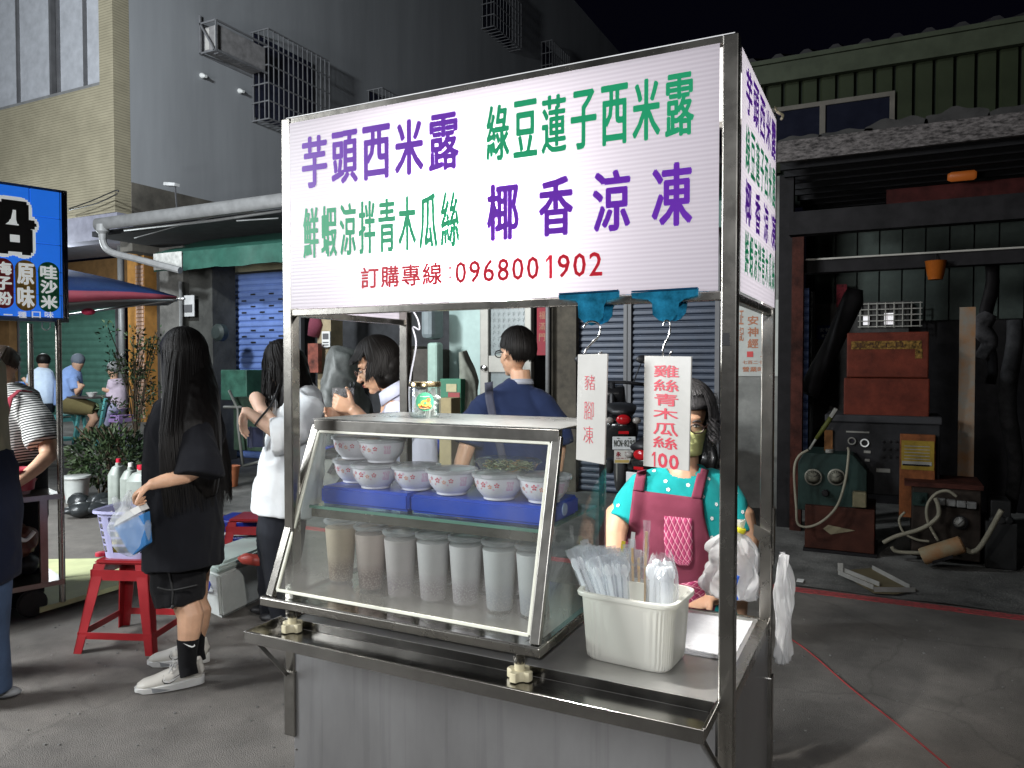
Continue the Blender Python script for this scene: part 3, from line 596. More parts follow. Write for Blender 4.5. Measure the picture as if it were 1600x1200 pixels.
bm = B(); box(bm, 1.03, 1.085, bk.y-.03, bk.y-.027, bk.z+.02, bk.z+.205); obj('divider', bm, bskm, t)
# open bag of spoons on the right
bc_ = Vector((1.125, bk.y, bk.z+.03)); t2 = thing('spoon_bag', 'clear bag full of plastic spoons on the right of the basket', 'plastic bag', bc_)
bm = B()
for k in range(16):
    x = bc_.x+random.uniform(-.028, .028); y = bc_.y+random.uniform(-.04, .04); bar(bm, (x, y, bc_.z), (x+random.uniform(-.008, .008), y, bc_.z+.20), .009, .002, up=(0, 1, 0)); ell(bm, (x, y, bc_.z+.205), (.012, .004, .02), seg=10)
obj('spoon_bundle', bm, straw_m, t2)
bm = B(); nn = 40; rs = []
for j in range(24):
    z = j/23*.245; w = 1 if z < .17 else 1-.35*((z-.17)/.075)**2
    rs.append([bm.verts.new(bc_+Vector((math.cos(a)*.040*w+.005*noise.noise(Vector((math.cos(a)*3, math.sin(a)*3, z*30))), math.sin(a)*.052*w+.005*noise.noise(Vector((math.cos(a)*3+9, math.sin(a)*3, z*30))), z+.022*(z/.245)**3*noise.noise(Vector((math.cos(a)*3, math.sin(a)*3, 3)))))) for a in [2*math.pi*i/nn for i in range(nn)]])
for j in range(23):
    for i in range(nn): bm.faces.new((rs[j][i], rs[j][(i+1) % nn], rs[j+1][(i+1) % nn], rs[j+1][i]))
obj('bag_film', bm, wrapm, t2, smooth=True)
# ------------------------------------------------------------------ jar with sticker on top of the case
j = Vector((PY(664, 657, .27).x, .27, 1.3305)); t = thing('sweet_jar', 'glass jar with gold lid and round green sticker on top of the case', 'jar', j)
bm = B(); lathe(bm, j, [(.040, 0), (.047, .004), (.050, .012), (.050, .088), (.046, .096), (.045, .10)], 32, caps=False); obj('jar_glass', bm, glass('jar_glass', film=.05), t, smooth='auto')
bm = B(); lathe(bm, j, [(.047, .097), (.051, .098), (.051, .110), (.049, .113), (.01, .114)], 32); obj('lid', bm, mm('gold_lid', (.62, .50, .28), rough=.2, metal=1), t, smooth='auto')
bm = B()
for k in range(44):
    a = random.uniform(0, 6.28); q = random.uniform(0, .038); c = j+Vector((q*math.cos(a), q*math.sin(a), random.uniform(.012, .080))); d = Vector((random.uniform(-1, 1), random.uniform(-.3, .3), random.choice((-1, 1))*random.uniform(.4, 1))).normalized()*.014; bar(bm, c-d, c+d, .012, .007)
stuff(obj('sweets', bm, translucent('white_wrapper', (.92, .92, .90), .5, .25, .4), t))
bm = B(); d0 = Vector((CAM.x-j.x, CAM.y-j.y, 0)).normalized(); th0 = math.atan2(d0.y, d0.x)
def onjar(u, v, e=.0008): a = th0+u/.050; return j+Vector(((.050+e)*math.cos(a), (.050+e)*math.sin(a), .052+v))
def disc(cx, cy, r, mi, e, n=28, ry=None):
    f = bm.faces.new([bm.verts.new(onjar(cx+r*math.cos(2*math.pi*k/n), cy+(ry or r)*math.sin(2*math.pi*k/n), e)) for k in range(n)]); f.material_index = mi
for i in range(8):
    pass
N_ = 36
for ri in range(4):
    for k in range(N_):
        a0, a1 = 2*math.pi*k/N_, 2*math.pi*(k+1)/N_; r0, r1 = .029*ri/4, .029*(ri+1)/4
        q = [onjar(r0*math.cos(a0), r0*math.sin(a0)), onjar(r1*math.cos(a0), r1*math.sin(a0)), onjar(r1*math.cos(a1), r1*math.sin(a1)), onjar(r0*math.cos(a1), r0*math.sin(a1))]
        if ri == 0: q = q[1:]
        f = bm.faces.new([bm.verts.new(p_) for p_ in q]); f.material_index = 0
disc(0, -.016, .019, 2, .0022, ry=.006); disc(.002, -.004, .014, 1, .0030, ry=.010); disc(.011, .006, .006, 2, .0036); disc(-.016, -.010, .004, 1, .0034); disc(.016, -.013, .004, 1, .0034); disc(.001, -.004, .005, 0, .0042, ry=.0035)
for k in range(7): disc(-.012+k*.004, .016, .0013, 3, .0022, 8)
obj('sticker', bm, [mm('sticker_green', (.05, .30, .16)), mm('sticker_yellow', (.80, .62, .08)), mm('sticker_orange', (.65, .16, .05)), mm('sticker_white', (.8, .8, .8))], t)
# ------------------------------------------------------------------ cloth, carrier bags hung at the rear right post
bm = B(); crinkle(bm, 1.03, 1.29, .25, .59, ZC+.001, .003, 30, 30, 30); tag(obj('kitchen_paper', bm, mm('kitchen_paper', (.72, .72, .74), rough=.85, bump=.5, bscale=160), smooth=True), 'sheet of white textured kitchen paper spread on the right of the counter', 'paper')
def hangbag(c, w, d, h, seed, top=.35, amp=.014, n=90, m=50):
    bm = B(); rs = []
    for jj in range(m):
        v = jj/(m-1); z = h*v; k = (1-.15*(1-v)) if v < .7 else 1-(1-top)*((v-.7)/.3)**1.2
        rs.append([bm.verts.new(Vector(c)+Vector((math.cos(a)*w*k, math.sin(a)*d*k, z))+Vector((noise.noise(Vector((math.cos(a)*2+seed, math.sin(a)*2, v*2.5))), noise.noise(Vector((math.cos(a)*2+seed+7, math.sin(a)*2, v*2.5))), 0))*amp*(1 if v > .05 else .5)+Vector((noise.noise(Vector((math.cos(a)*6+seed, math.sin(a)*6, v*3))), 0, 0))*amp*.4+Vector((math.cos(a), math.sin(a), 0))*amp*.45*(abs(noise.noise(Vector((math.cos(a)*5+v*3, math.sin(a)*5+seed, v*4))))-.3)) for a in [2*math.pi*i/n for i in range(n)]])
    for jj in range(m-1):
        for i in range(n): bm.faces.new((rs[jj][i], rs[jj][(i+1) % n], rs[jj+1][(i+1) % n], rs[jj+1][i]))
    bm.faces.new(rs[0][::-1]); return bm
bagw = translucent('white_carrier_plastic', (.85, .85, .85), .5, .28, .3)
c = Vector((1.215, .66, .77)); t = thing('carrier_bags', 'bundle of white carrier bags hanging by a yellow tie at the rear post', 'plastic bags', c)
obj('bag_body', hangbag(c, .085, .035, .20, 3, .3, .03), bagw, t, smooth=True)
bm = B(); loft(bm, [(c+Vector((.01, 0, .17)), .028, .02), (c+Vector((.02, 0, .22)), .016, .012), (c+Vector((.022, 0, .245)), .022, .012)], n=12); obj('bag_neck', bm, bagw, t, smooth=True)
bm = B(); lathe(bm, c+Vector((.018, 0, .212)), [(.020, 0), (.022, .006), (.020, .014)], 14, axis=(.5, 0, 1)); obj('tie', bm, mm('yellow_tape', (.80, .72, .03), rough=.5), t, smooth='auto')
bm = B(); tube(bm, [c+Vector((.022, 0, .235)), Vector((1.262, .605, 1.03))], .0015, 6); obj('string', bm, white_p, t)
bm = B(); P1 = PY(1185, 905, .60)
for (a, b) in (((.012, .10), (.004, .03)), ((.028, .085), (.012, .03)), ((.018, .03), (.026, .012))):
    tube(bm, [c+Vector((a[0], -.055, a[1])), c+Vector((b[0], -.055, b[1]))], .006, 6)
obj('blue_print', bm, mm('blue_print', (.03, .12, .55)), t)
c = Vector((1.375, .60, .62)); o = obj('carrier_bag', hangbag(c, .020, .04, .32, 11, .5, .02), bagw, smooth=True); tag(o, 'limp white carrier bag hanging outside the rear right post', 'plastic bag')
# ================================================================== THE SETTING
def sheet_mat(name, col, var, s1, s2, bump, crack=False):
    m = mat(name, col, rough=.78, var=var, scale=s1, bump=bump, bscale=s2); N = m.node_tree.nodes; L = m.node_tree.links; p = N['Principled BSDF']
    n = N.new('ShaderNodeTexNoise'); n.inputs['Scale'].default_value = s2*1.5; n.inputs['Detail'].default_value = 2; tc = N.new('ShaderNodeTexCoord'); L.new(tc.outputs['Object'], n.inputs[0])
    mr = N.new('ShaderNodeMapRange'); mr.inputs[1].default_value = .62; mr.inputs[2].default_value = .72; mr.inputs[3].default_value = 1; mr.inputs[4].default_value = 2.2; L.new(n.outputs[0], mr.inputs[0])
    n3 = N.new('ShaderNodeTexNoise'); n3.inputs['Scale'].default_value = .9; n3.inputs['Detail'].default_value = 5; L.new(tc.outputs['Object'], n3.inputs[0])
    m3 = N.new('ShaderNodeMapRange'); m3.inputs[1].default_value = .35; m3.inputs[2].default_value = .65; m3.inputs[3].default_value = .80; m3.inputs[4].default_value = 1.12; L.new(n3.outputs[0], m3.inputs[0])
    mu = N.new('ShaderNodeMath'); mu.operation = 'MULTIPLY'; L.new(mr.outputs[0], mu.inputs[0]); L.new(m3.outputs[0], mu.inputs[1])
    dn = N.new('ShaderNodeTexNoise'); dn.inputs['Scale'].default_value = 3; dn.inputs['Detail'].default_value = 5; L.new(tc.outputs['Object'], dn.inputs[0])
    dm = N.new('ShaderNodeMix'); dm.data_type = 'RGBA'; dm.inputs[0].default_value = .22; L.new(tc.outputs['Object'], dm.inputs[6]); L.new(dn.outputs['Color'], dm.inputs[7])
    vo = N.new('ShaderNodeTexVoronoi'); vo.feature = 'DISTANCE_TO_EDGE'; vo.inputs['Scale'].default_value = .9; L.new(dm.outputs[2], vo.inputs['Vector'])
    ck = N.new('ShaderNodeMapRange'); ck.inputs[1].default_value = .0; ck.inputs[2].default_value = .010; ck.inputs[3].default_value = .80; ck.inputs[4].default_value = 1; L.new(vo.outputs['Distance'], ck.inputs[0])
    st_ = N.new('ShaderNodeTexNoise'); st_.inputs['Scale'].default_value = 2.1; st_.inputs['Detail'].default_value = 3; L.new(tc.outputs['Object'], st_.inputs[0])
    sm_ = N.new('ShaderNodeMapRange'); sm_.inputs[1].default_value = .60; sm_.inputs[2].default_value = .68; sm_.inputs[3].default_value = 1; sm_.inputs[4].default_value = .80; L.new(st_.outputs[0], sm_.inputs[0])
    k1 = N.new('ShaderNodeMath'); k1.operation = 'MULTIPLY'; L.new(ck.outputs[0], k1.inputs[0]); L.new(sm_.outputs[0], k1.inputs[1])
    k2 = N.new('ShaderNodeMath'); k2.operation = 'MULTIPLY'; L.new(mu.outputs[0], k2.inputs[0]); L.new(k1.outputs[0], k2.inputs[1]); mu = k2
    bc = p.inputs['Base Color']; s0 = bc.links[0].from_socket; mx = N.new('ShaderNodeMix'); mx.data_type = 'RGBA'; mx.blend_type = 'MULTIPLY'; mx.inputs[0].default_value = 1; L.new(s0, mx.inputs[6]); L.new(mu.outputs[0], mx.inputs[7]); L.new(mx.outputs[2], bc)
    return m
asphalt = sheet_mat('asphalt', (.158, .145, .130), .18, 4, 230, .7)
concrete = sheet_mat('rough_concrete', (.12, .118, .11), .35, 3, 60, .9)
bm = B(); box(bm, -80, 60, -40, 120, -.2, 0); struct('road', bm, asphalt)
bm = B(); g = []; nx, ny = 90, 24
for i in range(nx+1):
    col = []
    for k in range(ny+1):
        x = -14+24*i/nx; y = 3.62+3.6*k/ny; col.append(bm.verts.new((x, y, .006+.012*abs(noise.noise(Vector((x*2.3, y*2.3, 1)))))))
    g.append(col)
for i in range(nx):
    for k in range(ny): bm.faces.new((g[i][k], g[i+1][k], g[i+1][k+1], g[i][k+1]))
struct('pavement', bm, concrete, smooth=True)
red_line = mm('worn_red_paint', (.36, .045, .05), rough=.7, var=.4, scale=30, dirt=(.14, .05, .045))
bm = B(); box(bm, -14, 12, 3.50, 3.60, .001, .004); struct('red_kerb_line', bm, red_line)
bm = B(); box(bm, -24, -8.2, 5.2, 11, .001, .27); struct('arcade_floor', bm, concrete)
# loose grit
bm = B()
for k in range(700):
    x, y = random.uniform(-3, 3.5), random.uniform(-.6, 3.4); s = random.uniform(.0015, .005); obox(bm, (x, y, s*.5), (s, s*.3, 0), (-s*.3, s*.8, 0), (0, 0, s*.6))
o = stuff(obj('grit', bm, mm('grit', (.17, .165, .155), rough=.9, var=.4))); o['label'] = 'loose pale grit scattered over the dark asphalt road'; o['category'] = 'grit'
bm = B(); tube(bm, smoothpts([PZ(1214, 985, .004), PZ(1260, 1015, .004), PZ(1330, 1075, .004), PZ(1400, 1130, .004), PZ(1490, 1205, .004), PZ(1600, 1300, .004)]), .0035, 6)
tag(obj('red_cable', bm, mm('red_cable', (.30, .03, .03), rough=.6), smooth=True), 'thin red cable lying across the asphalt to the lower right', 'cable')
# ------------------------------------------------------------------ tan tiled building with the grey side wall
tanb = thing('tiled_building', 'beige mosaic tiled building with grey painted side wall rising over the shops', 'building', (-14, 7, 0))
tile = mat('beige_mosaic', (.33, .295, .21), rough=.45, var=.08, scale=3); sinrows(tile, .045, .003, dark=.55, sharp=True)
XC, YF = -9.78, 6.5
bm = B(); zb, zw = PY(150, 335, YF).z, PY(155, 127, YF).z
box(bm, -26, XC, YF, YF+.3, zb, zw-.06); box(bm, PY(155, 100, YF).x, XC, YF, YF+.3, zw-.06, 13); obj('tiled_wall', bm, tile, tanb)
bm = B(); box(bm, -26, PY(155, 100, YF).x-.002, YF+.02, YF+.3, zw-.06, zw); obj('window_sill', bm, mm('sill_grey', (.20, .2, .2)), tanb)
panm = mat('frosted_pane', (.42, .43, .46), rough=.35, var=.10, scale=5)
mull = mm('mullion_grey', (.10, .10, .105), rough=.5)
xs = [PY(x, 100, YF).x for x in (-330, -260, -190, -120, -50, 23, 75, 86, 128, 154)]
for i, (a, b) in enumerate(zip(xs, xs[1:])):
    if i == 6: continue
    bm = B(); box(bm, a+.03, b-.03, YF+.08, YF+.1, zw+.01, 9.2); f = obj('window_pane', bm, panm, tanb)
for i, a in enumerate(xs):
    bm = B(); box(bm, a-.03, a+.03, YF+.04, YF+.12, zw+.001, 9.2); obj('mullion', bm, mull, tanb)
greyw = mat('grey_painted_wall', (.31, .32, .335), rough=.8, var=.09, scale=1.1, bump=.15, bscale=4, stretch=(1, 1, .12))
bm = B(); box(bm, XC-.3, XC-.001, YF+.001, 36, 4.55, 16); obj('side_wall', bm, greyw, tanb)
bm = B(); box(bm, XC-.3, XC+.012, YF+.301, 36, 3.4, 4.548); obj('side_wall_base', bm, mm('bare_render', (.10, .09, .075), rough=.9, bump=.4, bscale=12, var=.3, scale=2), tanb)
lav = mm('lavender_paint', (.25, .25, .31), rough=.6)
bm = B(); box(bm, -26, XC+.02, YF+.02, YF+.32, zb-.42, zb-.002); box(bm, -26, XC, YF+.321, 9.6, 3.95, 4.02); obj('beam', bm, lav, tanb)
brn = mm('ochre_wall', (.22, .12, .045), rough=.7, var=.15, bump=.3, bscale=14)
bm = B(); box(bm, -26, -12.4, 9.61, 9.8, 3.0, 3.9); box(bm, -26, -18.2, 9.61, 9.8, .27, 2.999); obj('ochre_wall', bm, brn, tanb)
def shutter(name, x0, x1, y, z0, z1, pitch, m, parent=None, label=None, slots=None, grp=None, depth=.02):
    bm = B(); n = int((z1-z0)/pitch); prof = []
    for k in range(n):
        z = z0+k*pitch
        prof += [(0, z), (-depth*.9, z+pitch*.25), (-depth, z+pitch*.5), (-depth*.7, z+pitch*.8), (0, z+pitch*.93)]
    prof.append((0, z0+n*pitch))
    a = [bm.verts.new((x0, y+d, z)) for d, z in prof]; b = [bm.verts.new((x1, y+d, z)) for d, z in prof]
    for i in range(len(prof)-1): bm.faces.new((a[i], b[i], b[i+1], a[i+1]))
    if parent: return stuff(obj(name, bm, m, parent, smooth='auto'))
    t = thing(name, label, 'roller shutter', ((x0+x1)/2, y, z0), grp)
    stuff(obj('slats', bm, m, t, smooth='auto'))
    bm = B(); box(bm, x0-.05, x0-.001, y-.05, y+.03, z0, z1); box(bm, x1+.001, x1+.05, y-.05, y+.03, z0, z1); obj('guide_rail', bm, mull, t)
    if slots:
        bm = B()
        for r_ in slots:
            for k in range(int((x1-x0)/.38)+1):
                xx = x0+.15+k*.38+(.19 if r_ % 2 else 0)
                if xx < x1-.05: box(bm, xx-.05, xx+.05, y-depth-.006, y-depth-.002, z0+(r_+.35)*pitch, z0+(r_+.62)*pitch)
        stuff(obj('vent_slots', bm, black_p, t))
    return t
gsh = mm('green_shutter_paint', (.085, .20, .155), rough=.5, metal=.1, var=.1)
shutter('roller_shutter', PY(32, 500, 9.5).x, PY(183, 500, 9.5).x, 9.5, .28, 3.0, .16, gsh, label='wide green roller shutter behind the seated diners', depth=.03)
def downpipe(pts, r, m, label):
    bm = B(); tube(bm, pts, r, 12); return tag(obj('drain_pipe', bm, m, smooth=True), label, 'pipe')
wpipe = mm('white_pipe', (.15, .15, .15), rough=.45)
xx = PY(190, 500, 8.5).x; downpipe([(xx, 8.5, .28), (xx, 8.5, 3.9)], .065, wpipe, 'white vertical pipe beside the orange brick pillar')
# orange pillar with brick tiles
pl = thing('brick_pillar', 'orange pillar faced with pale brick tiles behind the potted tree', 'pillar', (-12.5, 9, 0)); x0, x1, x2 = PY(200, 500, 9).x, PY(214, 500, 9).x, PY(226, 500, 9).x
bm = B(); box(bm, x0, x2, 9, 9.4, .27, 4.0); obj('pillar_core', bm, mm('orange_paint', (.42, .20, .05), rough=.6, var=.15), pl)
bt = mm('brick_tile', (.46, .30, .22), rough=.6, var=.15); first = None
for k in range(38):
    z = .35+k*.085
    if first is None: bm = B(); box(bm, x1, x2-.01, 8.975, 8.999, z, z+.068); first = obj('brick', bm, bt, pl)
    else: c = first.copy(); C.objects.link(c); c.location = first.location+Vector((random.uniform(-.004, .004), 0, k*.085))
bm = B(); box(bm, PY(228, 500, 9.2).x, PY(300, 500, 9.2).x, 9.3, 9.5, .0, 4.2); w = obj('shop_wall', bm, mm('dark_wall', (.035, .032, .03), rough=.9)); tag(w, 'dark recessed wall right of the orange brick pillar', 'wall')
# ------------------------------------------------------------------ low shop row: pillars, gutter, awning, shutters
shop = thing('shop_row', 'low dark shop row with white gutter, green awning and closed shutters', 'building', (-4, 7.2, 0))
dcon = mm('dirty_concrete', (.13, .125, .115), rough=.85, var=.3, scale=3, bump=.5, bscale=20)
dcon2 = mm('dark_concrete', (.055, .055, .05), rough=.9, var=.3, scale=3, bump=.5, bscale=20)
p = PY(300, 560, 6.6); q = PY(345, 560, 6.6); r_ = PY(272, 560, 6.6)
bm = B(); box(bm, r_.x, p.x+.12, 6.35, 6.85, 0, 3.3); obj('pillar', bm, dcon, shop)
bm = B(); box(bm, p.x+.121, q.x, 6.45, 6.9, 0, 3.3); obj('pillar', bm, dcon2, shop)
bm = B(); box(bm, -9.5, .25, 7.3, 7.5, 0, 3.6); box(bm, -9.5, .25, 5.9, 7.29, 3.48, 3.56); obj('back_wall', bm, mm('shop_dark', (.030, .031, .034), rough=.9, var=.3), shop)
zg = PY(435, 312, 5.6).z; a = PY(150, 345, 5.6); b = PY(1100, 345, 5.6)
bm = B(); loft(bm, [((a.x, 5.6, zg-.02), .055, .09), ((b.x, 5.6, zg), .055, .09)], n=14, a0=(0, 1, 0)); gt = obj('gutter', bm, wpipe, shop, smooth='auto')
bm = B(); g0 = a+Vector((.15, 0, -.05)); tube(bm, smoothpts([g0, g0+Vector((0, 0, -.25)), g0+Vector((.1, .05, -.42)), g0+Vector((.6, .1, -.55)), g0+Vector((1.4, .2, -.75))]), .05, 10); lathe(bm, g0, [(.09, -.02), (.09, -.12), (.055, -.16), (.05, -.25)], 14); obj('gutter_elbow', bm, mm('grey_pipe', (.22, .22, .22), rough=.5), gt, smooth='auto')
bm = B(); tube(bm, [PY(195, 360, 5.75), PY(330, 345, 5.75), PY(450, 328, 5.75)], .02, 8); tube(bm, smoothpts([PY(210, 372, 5.8), PY(330, 340, 5.8), PY(400, 332, 5.8), PY(450, 331, 5.8)]), .008, 6); tube(bm, [PY(370, 345, 5.7), PY(435, 341, 5.7)], .01, 6); obj('conduit', bm, wpipe, shop, smooth=True)
gaw = mm('green_tarpaulin', (.016, .075, .055), rough=.55, var=.15, bump=.3, bscale=9)
A0, A1 = PY(240, 400, 6.0).x, 0.2; za, zb_ = PY(300, 392, 6.0).z, PY(300, 415, 6.0).z
bm = B(); n = 60; rs = []
for i in range(n+1):
    x = A0+(A1-A0)*i/n; w_ = .02*math.sin(i*.9)+.012*math.sin(i*2.3)
    rs.append([bm.verts.new(v) for v in ((x, 6.9, za+.34), (x, 6.05, za+.03), (x, 6.0+w_*.5, za), (x, 6.0+w_, zb_+w_*.6-.05), (x, 6.006+w_, zb_+w_*.6-.05), (x, 6.9, za+.325))])
for i in range(n):
    for k in range(5): bm.faces.new((rs[i][k], rs[i+1][k], rs[i+1][k+1], rs[i][k+1]))
aw = obj('awning', bm, gaw, shop, smooth='auto')
sx0, sx1 = PY(241, 400, 5.97).x, PY(285, 400, 5.97).x
bm = B(); box(bm, sx0, sx1, 5.955, 5.965, zb_-.03, za+.0); sg = obj('notice_board', bm, mm('weathered_white', (.42, .42, .40), rough=.7, var=.2, scale=12), aw)
bm = B(); box(bm, PY(345, 420, 7).x, .2, 6.99, 7.02, 2.94, 3.12); obj('lintel', bm, mm('cream_lintel', (.42, .38, .25), rough=.7), shop)
bsh = mm('blue_shutter_paint', (.14, .22, .50), rough=.5, metal=.1, var=.08)
shutter('roller_shutter', PY(346, 560, 7).x, PY(470, 560, 7).x, 7.0, .02, 2.93, .093, bsh, label='bright blue roller shutter with vent slots beside the concrete pillar', slots=(20, 21, 23, 24, 25, 26, 27, 19), depth=.022)
# pole poster and utility box on pillar
bm = B(); c = PY(292, 478, 6.33); box(bm, c.x-.15, c.x+.15, 6.335, 6.345, c.z-.16, c.z+.16); po = obj('notice', bm, mm('paper_grey', (.5, .5, .5), rough=.7)); tag(po, 'small pale notice stuck on the concrete pillar', 'notice')
bm = B(); box(bm, c.x-.11, c.x+.11, 6.330, 6.334, c.z-.10, c.z+.02); obj('print_block', bm, mull, po)
xx = PY(276, 500, 6.2).x; downpipe([(xx, 6.28, 0), (xx, 6.28, 2.75)], .025, wpipe, 'thin white pipe on the left of the concrete pillar')
t = thing('meter_box', 'round grey meter box on the dark pillar beside the blue shutter', 'meter box', PY(347, 520, 6.4))
bm = B(); c = PY(350, 520, 6.4); lathe(bm, c, [(.10, 0), (.13, .03), (.13, .12), (.09, .16)], 20, axis=(0, -1, 0)); obj('meter_case', bm, mm('meter_grey', (.03, .04, .038), rough=.5), t, smooth='auto')
# dark doorway with column, open shop, pale panel wall, framed door, dark shutters
def wallthing(name, label, cat, x0, x1, y, z0, z1, m, th=.12):
    bm = B(); box(bm, x0, x1, y, y+th, z0, z1); return tag(obj(name, bm, m), label, cat)
c0, c1 = PY(500, 560, 6.5).x, PY(521, 560, 6.5).x
wallthing('column', 'narrow tan rendered column behind the two women', 'column', c0, c1, 6.45, 0, 3.3, mm('tan_render', (.30, .24, .15), rough=.85, var=.2, bump=.5, bscale=25), .25)
k0, k1 = PY(501, 520, 6.4), PY(512, 540, 6.4)
t = thing('intercom', 'white intercom with small buttons on the tan column', 'intercom', k0)
bm = B(); box(bm, k0.x, k1.x+.02, 6.42, 6.447, k1.z-.02, k0.z+.02); obj('intercom_case', bm, white_p, t, bevel=.004)
bm = B(); box(bm, k0.x+.02, k1.x, 6.416, 6.4195, k0.z-.09, k0.z-.01); [box(bm, k0.x+.02, k1.x, 6.416, 6.4195, k0.z-.14-.035*i, k0.z-.125-.035*i) for i in range(3)]; obj('intercom_button', bm, mull, t)
r0 = PY(492, 512, 6.4); bm = B(); loft(bm, [(r0+Vector((0, 0, .16)), .06, .05), (r0+Vector((.02, 0, .05)), .10, .06), (r0+Vector((-.03, 0, -.12)), .08, .05)], n=10); tag(obj('cloth_bundle', bm, mm('pink_cloth', (.18, .035, .06), rough=.9), smooth=True), 'pink cloth bundle hanging left of the tan column', 'cloth')
bm = B(); box(bm, r0.x-.04, r0.x+.14, 6.30, 6.38, r0.z-.62, r0.z-.22); tag(obj('red_poster_box', bm, mm('red_white_box', (.22, .06, .04), rough=.6, var=.5, scale=9)), 'faded red and white box hanging beside the tan column', 'box')
pw0, pw1 = PY(702, 560, 6.5).x, PY(751, 560, 6.5).x
wallthing('panel_wall', 'pale greenish painted panel left of the framed door', 'wall panel', pw0, pw1, 6.5, 0, 3.3, mm('pale_green_paint', (.36, .47, .44), rough=.6, var=.1, scale=3, bump=.15, bscale=6))
d0, d1 = PY(752, 560, 6.5).x, PY(832, 560, 6.5).x
t = thing('framed_door', 'aluminium framed door with patterned glass behind the man', 'door', ((d0+d1)/2, 6.5, 0))
alu = mm('dull_aluminium', (.30, .29, .26), rough=.5, metal=.4, var=.1)
bm = B(); box(bm, d0, d0+.12, 6.46, 6.56, 0, 3.0); obj('frame_jamb', bm, alu, t, bevel=.01); bm = B(); box(bm, d1-.09, d1, 6.46, 6.56, 0, 3.0); obj('frame_jamb', bm, alu, t, bevel=.01)
bm = B(); box(bm, d0+.121, d1-.091, 6.47, 6.54, 2.52, 2.62); box(bm, d0+.121, d1-.091, 6.47, 6.54, 1.40, 1.60); box(bm, d0+.121, d1-.091, 6.47, 6.54, 0, .2); obj('frame_rail', bm, alu, t)
bm = B(); x0, x1 = d0+.121, d1-.091; box(bm, x0, x1, 6.51, 6.52, .201, 1.399); box(bm, x0, x1, 6.51, 6.52, 1.601, 2.519); gp = obj('glass_panel', bm, mm('patterned_glass', (.16, .19, .19), rough=.3, var=.15, scale=8), t)
bm = B()
for i in range(7):
    for k in range(12):
        cx, cz = x0+.05+i*(x1-x0-.08)/6, 1.66+k*.075
        for s in range(3): a = s*math.pi/3+.3; d = Vector((math.cos(a), 0, math.sin(a)))*.028; bar(bm, Vector((cx, 6.507, cz))-d, Vector((cx, 6.507, cz))+d, .006, .004)
obj('glass_pattern', bm, mm('pattern_pale', (.26, .30, .30), rough=.4), gp)
bm = B(); lathe(bm, (d0+.07, 6.46, 1.45), [(.02, 0), (.035, .03), (.035, .05), (.0, .055)], 14, axis=(0, -1, 0)); obj('door_knob', bm, chrome, t, smooth='auto')
b0 = PY(842, 480, 6.35); 
t = thing('red_banner', 'tall red couplet banner with faint gold characters by the door', 'banner', b0)
bm = B(); box(bm, b0.x-.03, b0.x+.11, 6.36, 6.37, PY(842, 555, 6.35).z, PY(842, 478, 6.35).z); obj('banner_cloth', bm, mm('banner_red', (.22, .01, .02), rough=.7), t)
bm = B(); [text(bm, ch, (b0.x, 6.355, b0.z-.14-.13*i), X_, Z_, .08, .09) for i, ch in enumerate('福滿門')]; obj('lettering', bm, mm('dull_gold', (.3, .12, .05)), t)
xx = PY(856, 560, 6.3).x; downpipe([(xx, 6.3, 0), (xx, 6.3, 3.3)], .028, wpipe, 'thin pale pipe right of the red banner')
wallthing('corner_wall', 'dark brown corner wall between the pale pipe and dark shutters', 'wall', PY(862, 560, 6.4).x, PY(900, 560, 6.4).x, 6.4, 0, 3.3, mm('brown_wall', (.07, .06, .045), rough=.9, var=.3), .2)
dsh = mm('dark_blue_shutter', (.028, .038, .060), rough=.45, metal=.2, var=.15)
for (a, b, lb) in ((903, 976, 'left dark blue roller shutter behind the hanging cards'), (988, 1118, 'right dark blue roller shutter behind the seller')):
    shutter('roller_shutter', PY(a, 560, 6.5).x, PY(b, 560, 6.5).x, 6.5, .02, 3.2, .072, dsh, label=lb, depth=.018)
pwm = mm('stained_wall', (.20, .20, .185), rough=.85, var=.3, scale=2.2, bump=.6, bscale=10)
wx0, wx1 = PY(1128, 560, 6.35).x, PY(1228, 560, 6.35).x
wl = wallthing('stained_wall', 'stained grey wall with the brown lettered poster', 'wall', wx0, wx1, 6.35, 0, 3.4, pwm)
t = thing('wall_poster', 'pale poster with brown vertical characters seen through the cart frame', 'poster', PY(1185, 590, 6.33))
p0, p1 = PY(1150, 478, 6.33), PY(1222, 588, 6.33)
bm = B(); box(bm, p0.x, p1.x, 6.336, 6.345, p1.z, p0.z+.05); obj('poster_sheet', bm, mm('poster_pale', (.40, .41, .38), rough=.6, var=.08), t)
bm = B(); br = mm('poster_brown', (.36, .13, .06), rough=.6); yy = 6.333
def ptext(bm, s, x, y, x2, y2, mi=0): a = PY(x, y2, yy); b = PY(x2, y, yy); text(bm, s, (a.x, yy, a.z), X_, Z_, b.x-a.x, b.z-a.z, .12, mi)
for i, ch in enumerate('安神經'): ptext(bm, ch, 1168, 493+i*18, 1185, 508+i*18)
for i, ch in enumerate('大補帖'): ptext(bm, ch, 1195, 485+i*20, 1208, 501+i*20)
for i, ch in enumerate('正記'): ptext(bm, ch, 1155, 485+i*26, 1162, 507+i*26)
ptext(bm, '■', 1167, 549, 1177, 558, 1); ptext(bm, '二', 1188, 549, 1200, 558); ptext(bm, '七百二十六號', 1160, 563, 1210, 569); ptext(bm, '營業時間', 1160, 573, 1206, 581)
obj('lettering', bm, [br, mm('poster_red', (.5, .03, .03))], t)
